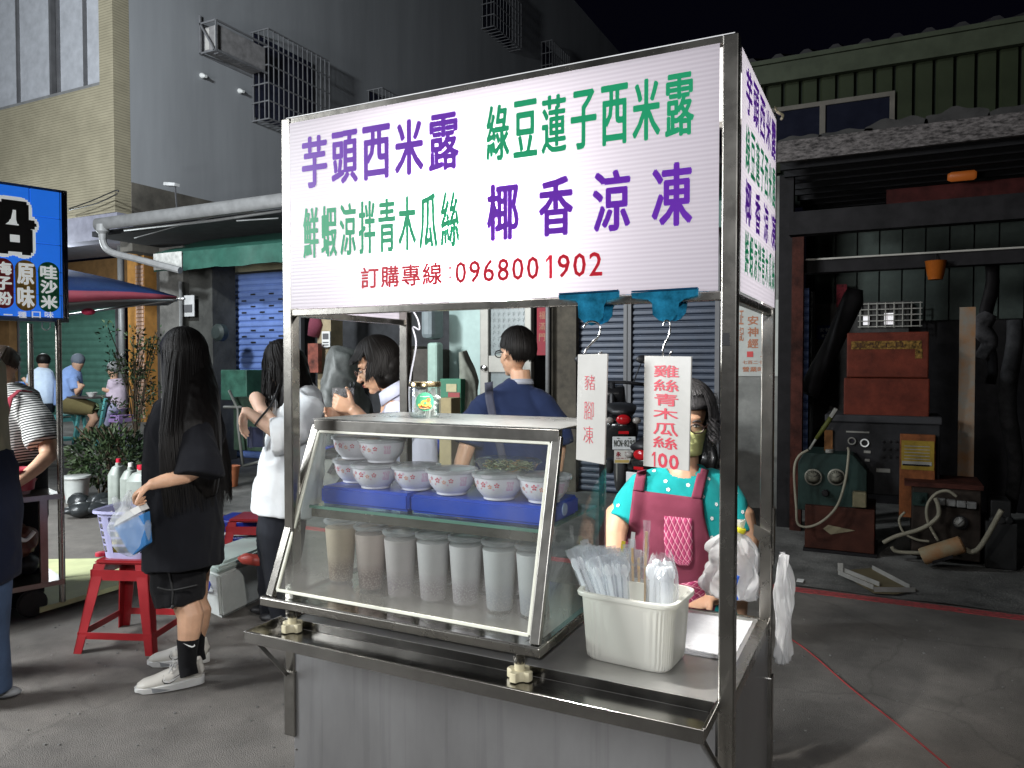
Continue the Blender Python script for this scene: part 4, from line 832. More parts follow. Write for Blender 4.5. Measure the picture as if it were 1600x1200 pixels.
# ------------------------------------------------------------------ air conditioner cage and barred window cages on the grey wall
wire_m = mm('galvanised_bar', (.22, .22, .23), rough=.5, metal=.3)
def cage(y0, y1, z0, z1, d, label, dark=False, bars=9, rows=5):
    t = thing('window_cage', label, 'window cage', (XC+d/2, (y0+y1)/2, z0), 'barred window cages on the grey wall')
    bm = B(); box(bm, XC+.002, XC+.04, y0+.05, y1-.05, z0+.1, z1); obj('window', bm, mm('dark_window', (.02, .022, .04), rough=.2), t)
    bm = B(); n = bars
    for i in range(n+1): y = y0+(y1-y0)*i/n; bar(bm, (XC+d, y, z0), (XC+d, y, z1), .018); bar(bm, (XC+.01, y, z0), (XC+d, y, z0), .018)
    for i in range(3): x = XC+d*(i+.3)/3; bar(bm, (x, y0, z0), (x, y0, z1), .018)
    for k in range(rows+1):
        z = z0+(z1-z0)*k/rows; bar(bm, (XC+d, y0, z), (XC+d, y1, z), .024); bar(bm, (XC, y0, z), (XC+d, y0, z), .024)
    obj('bars', bm, wire_m, t); return t
def wy(x, y, X=XC): return PX(x, y, X)
A = wy(310, 90); 
ay0 = wy(312, 60).y; d_ = .38
t = thing('air_conditioner', 'white air conditioner in an angle iron bracket high on the grey wall', 'air conditioner', (XC+.2, ay0+.6, wy(312, 84).z))
z0, z1 = wy(312, 84).z, wy(312, 38).z; ay1 = ay0+1.25
bm = B(); box(bm, XC+.02, XC+d_, ay0+.08, ay1, z0+.05, z1-.04); obj('ac_body', bm, mm('ac_grey', (.26, .25, .25), rough=.6, var=.2), t, bevel=.01)
bm = B(); box(bm, XC+.06, XC+.16, ay0+.070, ay0+.079, z0+.08, z1-.07); box(bm, XC+.30, XC+d_-.01, ay0+.07, ay0+.079, z0+.06, z1-.05); obj('ac_side_panel', bm, mm('ac_white', (.55, .53, .50), rough=.6), t)
bm = B(); [bar(bm, (XC+.15, ay0+.2+i*.11, z0+.045), (XC+d_-.04, ay0+.2+i*.11, z0+.045), .02) for i in range(9)]; obj('ac_grille', bm, wire_m, t)
bm = B()
for z in (z0, z1): bar(bm, (XC, ay0, z), (XC+d_+.04, ay0, z), .03); bar(bm, (XC+d_+.04, ay0, z), (XC+d_+.04, ay1, z), .03); bar(bm, (XC+.01, ay0, z), (XC+.01, ay1, z), .03)
bar(bm, (XC+.02, ay0, z1), (XC+d_, ay0, z0), .03); bar(bm, (XC+.02, ay0, z0-.02), (XC+.02, ay0, z1+.15), .03); bar(bm, (XC+d_+.04, ay0, z0), (XC+d_+.04, ay0, z1), .03)
obj('bracket', bm, wire_m, t)
def wcage(xl, yb, yt, ylen, label, **k):
    a = wy(xl, yb); cage(a.y, a.y+ylen, a.z, wy(xl, yt).z, .45, label, **k)
wcage(394, 190, 52, 1.8, 'largest barred window cage just right of the air conditioner', bars=13, rows=5)
wcage(574, 215, 142, 1.3, 'low barred window cage mostly hidden behind the sign top edge', rows=4)
wcage(752, 45, -30, 1.9, 'high barred window cage cut by the top of the picture', rows=4)
wcage(845, 140, 66, 1.6, 'smallest barred window cage far along the dark grey wall', rows=4)
for (x, y, lb) in ((315, 118, 'left'), (374, 142, 'right')):
    P = wy(x, y); bm = B(); lathe(bm, (XC, P.y, P.z), [(.05, 0), (.05, .04), (.02, .10), (.03, .12)], 12, axis=(1, 0, -.3)); tag(obj('vent_stub', bm, white_p, smooth='auto'), 'small white pipe stub on the grey wall, '+lb+' of two below the air conditioner', 'pipe stub')
P = PY(270, 288, 6.9); t = thing('floodlight', 'small white floodlight on a pole above the gutter', 'floodlight', P)
bm = B(); bar(bm, P+Vector((-.16, 0, .02)), P+Vector((.10, 0, -.02)), .10, .05); obj('lamp_head', bm, mm('lamp_white', (.6, .6, .6), rough=.4), t)
bm = B(); bar(bm, P+Vector((.05, 0, -.02)), P+Vector((.1, 0, -.5)), .02); obj('pole', bm, mull, t)
for i, (pts, lb) in enumerate((([(108, 326), (140, 315), (180, 298), (185, 300)], 'upper'), ([(108, 328), (150, 318), (183, 303)], 'lower'))):
    bm = B(); tube(bm, smoothpts([PY(x, y, 6.3) for x, y in pts]), .010, 6); tag(obj('power_cable', bm, black_p, smooth=True), 'black cable in front of the beige tiles, '+lb+' of the pair', 'cable')
# second dark building far behind on the right of the grey wall is only sky in the photo
# ------------------------------------------------------------------ machine shed on the right (old surfaces, all colours scaled down to imitate its shade)
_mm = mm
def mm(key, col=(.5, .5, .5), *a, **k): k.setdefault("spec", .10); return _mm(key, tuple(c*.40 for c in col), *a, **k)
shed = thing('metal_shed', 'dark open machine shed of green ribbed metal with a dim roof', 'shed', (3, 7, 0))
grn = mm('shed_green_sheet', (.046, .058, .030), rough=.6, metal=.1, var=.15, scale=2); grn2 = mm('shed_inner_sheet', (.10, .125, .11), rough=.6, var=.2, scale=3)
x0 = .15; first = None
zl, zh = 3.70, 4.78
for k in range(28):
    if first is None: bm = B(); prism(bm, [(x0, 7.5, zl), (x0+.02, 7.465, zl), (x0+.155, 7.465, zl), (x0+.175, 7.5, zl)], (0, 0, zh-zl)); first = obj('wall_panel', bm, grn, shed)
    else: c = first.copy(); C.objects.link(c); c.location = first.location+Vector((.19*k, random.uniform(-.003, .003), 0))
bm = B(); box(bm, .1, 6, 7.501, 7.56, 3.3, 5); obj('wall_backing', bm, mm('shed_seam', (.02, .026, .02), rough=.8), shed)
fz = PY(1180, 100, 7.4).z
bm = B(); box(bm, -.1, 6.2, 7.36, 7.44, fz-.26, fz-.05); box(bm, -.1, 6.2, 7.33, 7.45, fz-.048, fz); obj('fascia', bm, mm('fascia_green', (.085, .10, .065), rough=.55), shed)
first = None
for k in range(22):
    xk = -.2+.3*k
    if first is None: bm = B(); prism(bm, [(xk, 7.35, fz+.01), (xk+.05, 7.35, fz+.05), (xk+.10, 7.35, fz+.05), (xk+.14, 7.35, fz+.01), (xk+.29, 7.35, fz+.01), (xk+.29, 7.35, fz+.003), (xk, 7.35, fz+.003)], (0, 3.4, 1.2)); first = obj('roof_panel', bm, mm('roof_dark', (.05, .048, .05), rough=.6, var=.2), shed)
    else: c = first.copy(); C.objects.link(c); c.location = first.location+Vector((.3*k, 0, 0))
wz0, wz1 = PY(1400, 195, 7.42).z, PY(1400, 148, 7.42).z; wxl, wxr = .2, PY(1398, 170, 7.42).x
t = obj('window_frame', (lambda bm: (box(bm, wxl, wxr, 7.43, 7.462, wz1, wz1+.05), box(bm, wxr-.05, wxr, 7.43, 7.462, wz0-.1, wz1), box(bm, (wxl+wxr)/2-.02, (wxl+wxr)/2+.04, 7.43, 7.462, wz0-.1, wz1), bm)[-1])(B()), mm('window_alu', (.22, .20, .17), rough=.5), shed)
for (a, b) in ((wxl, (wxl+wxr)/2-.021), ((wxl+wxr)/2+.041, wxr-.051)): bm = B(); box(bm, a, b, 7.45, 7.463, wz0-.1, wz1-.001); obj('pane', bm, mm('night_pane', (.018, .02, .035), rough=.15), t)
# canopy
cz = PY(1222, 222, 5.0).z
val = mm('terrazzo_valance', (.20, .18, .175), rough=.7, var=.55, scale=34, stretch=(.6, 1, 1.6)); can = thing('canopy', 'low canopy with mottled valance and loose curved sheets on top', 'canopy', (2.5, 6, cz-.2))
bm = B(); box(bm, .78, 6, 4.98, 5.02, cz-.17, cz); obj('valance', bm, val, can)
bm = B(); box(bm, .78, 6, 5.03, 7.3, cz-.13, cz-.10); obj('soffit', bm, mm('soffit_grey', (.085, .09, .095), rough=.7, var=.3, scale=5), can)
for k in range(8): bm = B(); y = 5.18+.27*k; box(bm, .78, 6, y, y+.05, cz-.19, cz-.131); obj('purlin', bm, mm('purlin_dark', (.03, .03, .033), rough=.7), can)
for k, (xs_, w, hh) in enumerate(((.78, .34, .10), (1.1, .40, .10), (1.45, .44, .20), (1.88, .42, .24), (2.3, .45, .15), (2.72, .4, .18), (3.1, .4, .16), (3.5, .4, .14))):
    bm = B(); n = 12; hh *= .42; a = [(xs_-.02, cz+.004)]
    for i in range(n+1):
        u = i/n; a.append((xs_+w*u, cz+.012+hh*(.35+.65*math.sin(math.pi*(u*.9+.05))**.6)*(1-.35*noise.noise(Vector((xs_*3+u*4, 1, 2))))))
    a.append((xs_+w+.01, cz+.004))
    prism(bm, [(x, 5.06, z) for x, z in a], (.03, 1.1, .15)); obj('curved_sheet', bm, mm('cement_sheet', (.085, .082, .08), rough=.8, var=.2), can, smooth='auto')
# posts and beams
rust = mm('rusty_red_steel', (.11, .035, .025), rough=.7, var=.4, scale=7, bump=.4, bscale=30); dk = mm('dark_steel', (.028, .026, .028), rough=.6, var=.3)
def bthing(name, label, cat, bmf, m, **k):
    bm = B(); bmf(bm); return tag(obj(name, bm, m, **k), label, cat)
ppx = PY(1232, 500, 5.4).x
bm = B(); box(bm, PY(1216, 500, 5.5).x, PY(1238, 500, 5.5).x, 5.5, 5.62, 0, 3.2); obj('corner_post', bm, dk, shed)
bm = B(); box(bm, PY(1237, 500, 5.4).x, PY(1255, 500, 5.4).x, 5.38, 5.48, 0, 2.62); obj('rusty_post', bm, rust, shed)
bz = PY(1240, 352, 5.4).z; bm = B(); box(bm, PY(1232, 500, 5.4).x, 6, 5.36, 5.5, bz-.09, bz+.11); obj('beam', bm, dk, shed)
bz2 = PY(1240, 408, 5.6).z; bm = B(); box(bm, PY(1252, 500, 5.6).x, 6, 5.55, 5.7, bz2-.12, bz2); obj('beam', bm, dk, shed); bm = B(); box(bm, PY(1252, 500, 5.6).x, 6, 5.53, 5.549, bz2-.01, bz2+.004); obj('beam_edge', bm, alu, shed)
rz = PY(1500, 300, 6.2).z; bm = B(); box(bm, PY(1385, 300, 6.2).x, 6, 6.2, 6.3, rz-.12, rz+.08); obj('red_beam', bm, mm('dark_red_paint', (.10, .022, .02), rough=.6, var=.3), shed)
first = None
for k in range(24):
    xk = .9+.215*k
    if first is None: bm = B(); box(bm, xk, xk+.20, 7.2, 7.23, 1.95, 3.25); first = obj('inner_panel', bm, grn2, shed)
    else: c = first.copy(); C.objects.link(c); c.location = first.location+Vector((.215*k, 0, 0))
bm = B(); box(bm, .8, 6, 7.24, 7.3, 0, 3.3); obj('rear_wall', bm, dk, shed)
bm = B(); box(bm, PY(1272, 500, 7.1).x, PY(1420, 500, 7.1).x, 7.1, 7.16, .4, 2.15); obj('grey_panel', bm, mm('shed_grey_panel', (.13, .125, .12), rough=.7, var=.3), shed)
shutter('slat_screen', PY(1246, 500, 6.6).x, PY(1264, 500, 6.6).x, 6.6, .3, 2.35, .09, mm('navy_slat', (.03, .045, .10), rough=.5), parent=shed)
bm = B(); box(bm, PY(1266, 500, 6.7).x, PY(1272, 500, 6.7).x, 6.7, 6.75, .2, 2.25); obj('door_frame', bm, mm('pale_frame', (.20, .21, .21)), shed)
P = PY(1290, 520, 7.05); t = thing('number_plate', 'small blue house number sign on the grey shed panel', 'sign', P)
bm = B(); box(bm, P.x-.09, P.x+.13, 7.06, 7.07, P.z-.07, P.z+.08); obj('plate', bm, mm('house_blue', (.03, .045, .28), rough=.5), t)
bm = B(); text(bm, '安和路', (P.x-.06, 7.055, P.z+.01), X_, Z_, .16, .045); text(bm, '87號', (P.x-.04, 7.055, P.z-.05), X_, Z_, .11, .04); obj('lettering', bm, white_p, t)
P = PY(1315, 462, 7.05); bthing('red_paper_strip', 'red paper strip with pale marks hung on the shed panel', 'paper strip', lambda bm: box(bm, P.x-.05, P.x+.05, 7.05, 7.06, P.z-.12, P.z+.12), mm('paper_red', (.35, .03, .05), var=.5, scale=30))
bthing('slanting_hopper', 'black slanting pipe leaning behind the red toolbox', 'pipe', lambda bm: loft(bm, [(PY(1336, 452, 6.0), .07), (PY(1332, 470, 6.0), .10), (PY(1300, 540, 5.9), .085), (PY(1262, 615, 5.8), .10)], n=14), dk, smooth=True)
# bright barred opening
P = PY(1390, 492, 7.08); t = thing('barred_opening', 'small barred opening with light behind it above the red toolbox', 'window', P)
lit = bpy.data.materials.new('lit_opening'); lit.use_nodes = True; lit.node_tree.nodes['Principled BSDF'].inputs['Emission Color'].default_value = (.9, .85, .9, 1); lit.node_tree.nodes['Principled BSDF'].inputs['Emission Strength'].default_value = .35
bm = B(); box(bm, P.x-.05, P.x+.04, 7.085, 7.09, P.z-.10, P.z+.02); box(bm, P.x-.25, P.x-.19, 7.085, 7.09, P.z-.10, P.z-.0); obj('lit_pane', bm, lit, t)
bm = B(); [bar(bm, (P.x-.3, 7.07, P.z-.12+.06*i), (P.x+.3, 7.07, P.z-.12+.06*i), .01) for i in range(5)]; [bar(bm, (P.x-.28+.08*i, 7.065, P.z-.13), (P.x-.28+.08*i, 7.065, P.z+.13), .01) for i in range(8)]; obj('bars', bm, alu, t)
P = PY(1503, 275, 6.0); lo = bpy.data.materials.new('dim_orange_lamp'); lo.use_nodes = True; lo.node_tree.nodes['Principled BSDF'].inputs['Base Color'].default_value = (.22, .06, .01, 1); lo.node_tree.nodes['Principled BSDF'].inputs['Emission Color'].default_value = (1, .25, .04, 1); lo.node_tree.nodes['Principled BSDF'].inputs['Emission Strength'].default_value = .08
bthing('hanging_lamp', 'dim flat orange lamp under the shed canopy', 'lamp', lambda bm: loft(bm, [(P+Vector((-.11, 0, 0)), .02, .03), (P+Vector((-.08, 0, 0)), .035, .045), (P+Vector((.09, 0, 0)), .035, .045), (P+Vector((.11, 0, 0)), .02, .03)], n=12), lo, smooth=True)
P = PY(1462, 420, 5.5); t = thing('orange_bucket', 'orange plastic bucket hanging from the shed beam', 'bucket', P)
bm = B(); lathe(bm, P+Vector((0, 0, -.09)), [(.055, 0), (.06, .03), (.064, .035), (.08, .15), (.084, .155), (.078, .15), (.05, .02)], 20); obj('bucket_shell', bm, mm('orange_plastic', (.50, .13, .015), rough=.5), t, smooth='auto')
bm = B(); tube(bm, [P+Vector((0, 0, .06)), P+Vector((0, .05, .16))], .004); obj('handle', bm, dk, t)
# vertical pale board and hanging gear in the right shed
bthing('leaning_board', 'tall pale green board with rusty edge leaning in the shed', 'board', lambda bm: (bar(bm, PY(1508, 770, 5.2), PY(1512, 480, 5.3), .11, .02, up=(0, 1, 0))), mm('pale_board', (.24, .27, .25), rough=.6, var=.3, dirt=(.2, .09, .03), scale=5))
for i, (x, y0_, y1_, r__, m_, lb) in enumerate(((1545, 400, 600, .07, dk, 'black coiled hose bundle hanging at the far right of the shed'), (1580, 500, 800, .09, mm('grey_tarp', (.09, .09, .095), rough=.8, var=.4, scale=6), 'grey tarpaulin hanging at the right edge of the shed'), (1540, 490, 560, .10, mm('grey_bag', (.12, .115, .12), rough=.8, var=.5, scale=8), 'grey bag of tools hanging beside the leaning board'))):
    a, b = PY(x, y0_, 5.9), PY(x, y1_, 5.9); bthing('hanging_gear', lb, 'gear', lambda bm: loft(bm, [(a.lerp(b, u)+Vector((.03*math.sin(u*9+i), 0, 0)), r__*(.5+.5*math.sin(math.pi*min(1, u+.15))), r__*.6) for u in [k/10 for k in range(11)]], n=14), m_, smooth=True)

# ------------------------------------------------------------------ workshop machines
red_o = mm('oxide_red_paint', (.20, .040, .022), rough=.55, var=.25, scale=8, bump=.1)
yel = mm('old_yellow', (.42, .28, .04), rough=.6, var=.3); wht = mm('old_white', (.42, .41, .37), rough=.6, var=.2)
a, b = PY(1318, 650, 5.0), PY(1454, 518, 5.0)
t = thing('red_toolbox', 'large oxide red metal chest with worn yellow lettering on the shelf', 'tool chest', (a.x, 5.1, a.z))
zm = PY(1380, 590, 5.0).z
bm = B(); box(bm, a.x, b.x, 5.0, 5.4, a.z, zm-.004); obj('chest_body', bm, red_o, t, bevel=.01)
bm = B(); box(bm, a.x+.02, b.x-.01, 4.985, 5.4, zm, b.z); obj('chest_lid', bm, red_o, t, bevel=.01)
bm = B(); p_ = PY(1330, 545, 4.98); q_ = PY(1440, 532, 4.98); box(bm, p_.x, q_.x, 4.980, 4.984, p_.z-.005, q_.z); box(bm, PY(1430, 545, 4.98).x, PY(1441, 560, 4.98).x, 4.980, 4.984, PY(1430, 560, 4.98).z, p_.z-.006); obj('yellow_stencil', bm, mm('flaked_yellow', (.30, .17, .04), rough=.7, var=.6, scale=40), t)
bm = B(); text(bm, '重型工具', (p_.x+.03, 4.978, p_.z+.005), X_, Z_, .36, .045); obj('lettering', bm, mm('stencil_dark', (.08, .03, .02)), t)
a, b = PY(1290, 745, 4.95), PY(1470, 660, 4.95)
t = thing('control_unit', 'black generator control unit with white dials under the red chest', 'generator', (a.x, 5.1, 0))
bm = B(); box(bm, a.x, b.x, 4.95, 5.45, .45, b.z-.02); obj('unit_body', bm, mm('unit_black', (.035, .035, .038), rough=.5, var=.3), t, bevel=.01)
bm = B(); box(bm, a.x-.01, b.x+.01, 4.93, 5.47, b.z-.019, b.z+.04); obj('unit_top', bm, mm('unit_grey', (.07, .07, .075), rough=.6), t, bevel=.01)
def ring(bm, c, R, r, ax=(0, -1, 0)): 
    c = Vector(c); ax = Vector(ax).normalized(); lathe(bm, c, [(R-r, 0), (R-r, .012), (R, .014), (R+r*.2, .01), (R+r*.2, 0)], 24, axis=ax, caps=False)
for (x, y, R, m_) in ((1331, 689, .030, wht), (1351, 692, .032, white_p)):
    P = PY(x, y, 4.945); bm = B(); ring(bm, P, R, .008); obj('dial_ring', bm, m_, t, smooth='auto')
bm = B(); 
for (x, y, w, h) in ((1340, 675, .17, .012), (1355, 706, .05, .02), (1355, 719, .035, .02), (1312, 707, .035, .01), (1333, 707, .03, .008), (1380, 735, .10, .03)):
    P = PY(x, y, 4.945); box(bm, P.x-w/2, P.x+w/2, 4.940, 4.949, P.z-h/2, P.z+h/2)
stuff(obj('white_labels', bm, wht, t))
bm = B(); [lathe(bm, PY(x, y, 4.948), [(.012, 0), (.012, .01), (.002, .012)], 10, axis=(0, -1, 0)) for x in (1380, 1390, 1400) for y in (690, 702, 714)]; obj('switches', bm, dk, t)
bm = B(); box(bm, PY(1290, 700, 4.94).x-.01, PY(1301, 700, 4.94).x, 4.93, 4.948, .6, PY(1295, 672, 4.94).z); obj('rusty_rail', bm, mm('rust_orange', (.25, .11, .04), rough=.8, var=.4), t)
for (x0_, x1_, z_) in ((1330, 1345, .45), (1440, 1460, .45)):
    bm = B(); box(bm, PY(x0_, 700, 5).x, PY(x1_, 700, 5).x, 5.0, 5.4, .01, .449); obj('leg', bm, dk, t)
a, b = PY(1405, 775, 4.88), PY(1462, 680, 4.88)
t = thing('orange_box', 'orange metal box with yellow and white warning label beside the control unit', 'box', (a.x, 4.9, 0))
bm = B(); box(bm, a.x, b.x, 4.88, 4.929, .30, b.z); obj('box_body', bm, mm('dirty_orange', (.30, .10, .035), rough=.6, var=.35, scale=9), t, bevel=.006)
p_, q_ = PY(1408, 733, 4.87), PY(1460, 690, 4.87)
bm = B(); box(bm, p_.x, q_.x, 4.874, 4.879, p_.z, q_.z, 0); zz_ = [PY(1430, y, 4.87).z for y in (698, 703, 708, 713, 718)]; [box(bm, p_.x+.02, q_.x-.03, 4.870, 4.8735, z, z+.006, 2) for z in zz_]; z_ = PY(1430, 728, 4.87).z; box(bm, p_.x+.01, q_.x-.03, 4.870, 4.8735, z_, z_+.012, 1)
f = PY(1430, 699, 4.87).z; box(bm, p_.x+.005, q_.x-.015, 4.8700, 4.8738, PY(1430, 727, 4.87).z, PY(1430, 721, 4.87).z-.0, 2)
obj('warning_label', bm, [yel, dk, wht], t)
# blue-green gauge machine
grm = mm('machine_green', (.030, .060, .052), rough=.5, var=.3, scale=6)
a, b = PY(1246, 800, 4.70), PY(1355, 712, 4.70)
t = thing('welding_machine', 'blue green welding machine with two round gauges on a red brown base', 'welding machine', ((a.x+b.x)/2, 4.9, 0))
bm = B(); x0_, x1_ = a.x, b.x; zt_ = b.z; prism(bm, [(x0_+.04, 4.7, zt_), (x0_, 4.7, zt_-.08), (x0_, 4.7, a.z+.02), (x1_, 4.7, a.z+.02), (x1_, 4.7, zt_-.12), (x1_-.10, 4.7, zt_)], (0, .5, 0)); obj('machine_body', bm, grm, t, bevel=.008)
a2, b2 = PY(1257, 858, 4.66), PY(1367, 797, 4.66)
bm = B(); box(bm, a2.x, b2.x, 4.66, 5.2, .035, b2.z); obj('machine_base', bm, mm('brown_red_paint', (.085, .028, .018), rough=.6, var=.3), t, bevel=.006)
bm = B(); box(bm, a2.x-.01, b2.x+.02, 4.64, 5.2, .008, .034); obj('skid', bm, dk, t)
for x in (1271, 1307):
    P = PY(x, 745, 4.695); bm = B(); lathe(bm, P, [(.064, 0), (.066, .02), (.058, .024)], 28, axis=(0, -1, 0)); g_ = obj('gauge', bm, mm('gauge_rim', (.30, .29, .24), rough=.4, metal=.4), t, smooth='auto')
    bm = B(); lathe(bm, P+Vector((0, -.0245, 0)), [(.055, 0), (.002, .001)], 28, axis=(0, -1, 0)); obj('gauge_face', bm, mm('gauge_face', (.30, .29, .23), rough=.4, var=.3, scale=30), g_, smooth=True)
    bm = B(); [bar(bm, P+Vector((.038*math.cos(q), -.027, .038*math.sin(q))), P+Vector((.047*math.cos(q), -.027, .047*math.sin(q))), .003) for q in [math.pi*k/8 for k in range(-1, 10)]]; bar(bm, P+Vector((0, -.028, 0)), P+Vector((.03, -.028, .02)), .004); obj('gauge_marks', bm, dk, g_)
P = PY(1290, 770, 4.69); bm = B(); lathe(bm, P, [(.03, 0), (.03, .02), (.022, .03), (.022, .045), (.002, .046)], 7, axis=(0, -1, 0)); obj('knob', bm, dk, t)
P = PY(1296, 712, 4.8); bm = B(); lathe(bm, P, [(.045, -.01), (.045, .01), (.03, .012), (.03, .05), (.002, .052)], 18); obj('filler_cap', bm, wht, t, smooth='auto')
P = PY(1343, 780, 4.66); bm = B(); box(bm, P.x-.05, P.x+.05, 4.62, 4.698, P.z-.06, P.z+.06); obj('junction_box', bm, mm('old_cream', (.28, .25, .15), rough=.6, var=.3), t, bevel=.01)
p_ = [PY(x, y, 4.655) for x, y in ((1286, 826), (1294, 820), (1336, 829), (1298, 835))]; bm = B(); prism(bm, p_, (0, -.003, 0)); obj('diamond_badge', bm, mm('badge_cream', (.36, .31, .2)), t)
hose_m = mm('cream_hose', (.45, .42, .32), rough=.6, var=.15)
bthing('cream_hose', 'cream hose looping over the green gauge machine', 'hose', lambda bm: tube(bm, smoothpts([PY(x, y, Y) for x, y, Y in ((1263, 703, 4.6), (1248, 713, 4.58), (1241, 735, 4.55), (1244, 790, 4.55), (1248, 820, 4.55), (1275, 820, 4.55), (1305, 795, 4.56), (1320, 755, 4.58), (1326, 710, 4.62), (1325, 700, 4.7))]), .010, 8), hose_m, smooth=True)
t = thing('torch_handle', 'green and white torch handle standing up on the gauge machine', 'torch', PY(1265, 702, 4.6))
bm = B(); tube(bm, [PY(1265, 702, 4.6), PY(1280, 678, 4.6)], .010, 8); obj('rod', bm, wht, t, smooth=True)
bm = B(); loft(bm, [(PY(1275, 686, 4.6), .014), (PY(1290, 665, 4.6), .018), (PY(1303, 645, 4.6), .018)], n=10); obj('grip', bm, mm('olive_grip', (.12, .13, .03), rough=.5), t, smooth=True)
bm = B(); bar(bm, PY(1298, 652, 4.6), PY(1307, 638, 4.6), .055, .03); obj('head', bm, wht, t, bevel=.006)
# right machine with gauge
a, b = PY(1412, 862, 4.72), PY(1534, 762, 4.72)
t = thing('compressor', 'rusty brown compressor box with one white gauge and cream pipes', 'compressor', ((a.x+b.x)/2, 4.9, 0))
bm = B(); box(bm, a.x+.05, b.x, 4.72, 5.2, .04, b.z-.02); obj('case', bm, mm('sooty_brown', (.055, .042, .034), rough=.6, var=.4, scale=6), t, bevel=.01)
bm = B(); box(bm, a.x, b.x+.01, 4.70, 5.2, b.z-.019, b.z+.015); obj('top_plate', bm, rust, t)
P = PY(1500, 816, 4.71); bm = B(); lathe(bm, P, [(.052, 0), (.052, .015), (.044, .018)], 28, axis=(0, -1, 0)); g_ = obj('gauge', bm, dk, t, smooth='auto')
bm = B(); lathe(bm, P+Vector((0, -.0185, 0)), [(.043, 0), (.002, .001)], 28, axis=(0, -1, 0)); obj('gauge_face', bm, mm('gauge_white', (.62, .62, .58), rough=.4), g_, smooth=True)
bm = B(); bar(bm, P+Vector((-.012, -.021, -.016)), P+Vector((.02, -.021, .02)), .004); [bar(bm, P+Vector((.034*math.cos(q), -.021, .034*math.sin(q))), P+Vector((.040*math.cos(q), -.021, .040*math.sin(q))), .003) for q in [math.pi*k/8 for k in range(-2, 11)]]; obj('gauge_needle', bm, dk, g_)
bm = B(); 
for x in (1470, 1486, 1502, 1518): P = PY(x, 783+(x-1470)*.12, 4.70); box(bm, P.x-.032, P.x+.030, 4.66, 4.70, P.z-.025, P.z+.025)
obj('terminal_block', bm, mm('terminal_grey', (.36, .36, .35), rough=.4, var=.3), t, bevel=.008)
P = PY(1437, 780, 4.70); bm = B(); lathe(bm, P, [(.03, 0), (.03, .01), (.014, .012), (.014, .03), (.002, .031)], 8, axis=(0, -1, 0)); box(bm, P.x-.05, P.x+.05, 4.704, 4.719, P.z-.05, P.z+.05); obj('bolt_plate', bm, grm, t)
for i, (pts, r__, lb) in enumerate(((((1380, 848), (1400, 838), (1440, 826), (1465, 808), (1466, 790), (1461, 778)), .016, 'thick cream pipe curving up the front of the compressor'), (((1495, 776), (1480, 767), (1462, 772), (1449, 790), (1450, 815), (1466, 845)), .011, 'cream hose looping from the terminal block to the motor'),
                                    (((1414, 800), (1405, 812), (1412, 832), (1432, 843), (1452, 846)), .009, 'thin cream hose left of the compressor'), (((1393, 854), (1402, 862), (1440, 864)), .014, 'short cream pipe running into the left end of the motor'))):
    bthing('cream_pipe', lb, 'pipe', lambda bm: tube(bm, smoothpts([PY(x, y, 4.6) for x, y in pts]), r__, 8), hose_m, smooth=True)
t = thing('electric_motor', 'cream rust stained electric motor lying tilted on the ground', 'motor', PZ(1475, 885, 0))
a, b = PY(1440, 870, 4.5), PY(1505, 850, 4.5); ax_ = (b-a).normalized()
bm = B(); L_ = (b-a).length; lathe(bm, a, [(.055, 0), (.062, .01), (.062, L_-.01), (.05, L_)], 22, axis=ax_); obj('motor_housing', bm, mm('rusty_cream', (.36, .31, .20), rough=.6, var=.3, dirt=(.22, .09, .03), scale=9), t, smooth='auto')
bm = B(); tube(bm, smoothpts([PY(1508, 858, 4.5), PY(1520, 862, 4.5), PY(1535, 850, 4.5), PY(1565, 797, 4.45)]), .018, 8); obj('bent_pipe', bm, hose_m, t, smooth=True)
bm = B(); obox(bm, a.lerp(b, .5)+Vector((0, 0, -.055)), ax_*.07, (0, .05, 0), (0, 0, .012)); obj('foot_plate', bm, dk, t)
bthing('scrap_block', 'black oily engine block at the right edge of the pavement', 'engine block', lambda bm: (box(bm, PY(1540, 850, 4.7).x, PY(1590, 850, 4.7).x, 4.7, 5.1, .01, .35), box(bm, PY(1548, 800, 4.75).x, PY(1580, 800, 4.75).x, 4.75, 5.0, .352, .50), [lathe(bm, PY(1552+12*k, 812, 4.74), [(.03, 0), (.03, .04), (.02, .05)], 12, axis=(0, -1, 0)) for k in range(3)]), mm('oily_metal', (.04,.04,.04)), bevel=.01)
# cardboard tray lid on the ground
t = thing('cardboard_lid', 'torn flat cardboard lid with white edges lying on the pavement', 'cardboard', PZ(1372, 912, .02))
q = [PZ(x, y, .02) for x, y in ((1308, 893), (1362, 888), (1432, 922), (1400, 929), (1365, 927))]
cardm = mm('cardboard_brown', (.30, .25, .15), rough=.8, var=.15); cardw = mm('card_edge_white', (.62, .61, .57), rough=.7)
bm = B(); prism(bm, q, (0, 0, .004)); obj('lid_sheet', bm, cardm, t)
for (x0_, y0_, x1_, y1_) in ((1310, 897, 1365, 921), (1363, 889, 1421, 920), (1366, 924, 1430, 925), (1318, 893, 1374, 916)):
    a, b = PZ(x0_, y0_, .026), PZ(x1_, y1_, .026); bm = B(); bar(bm, a+Vector((0, 0, .012)), b+Vector((0, 0, .014)), .006, .030); obj('folded_edge', bm, cardw, t)
a = PZ(1313, 893, .03); bm = B(); bar(bm, a, a+Vector((0, 0, .06)), .035, .004); obj('torn_flap', bm, cardw, t)
bthing('paper_scrap', 'tiny white paper scrap on the pavement near the red line', 'scrap', lambda bm: box(bm, PZ(1245, 907, .02).x, PZ(1256, 907, .02).x, PZ(1245, 909, .02).y, PZ(1250, 905, .02).y, .02, .023), white_p)

mm = _mm
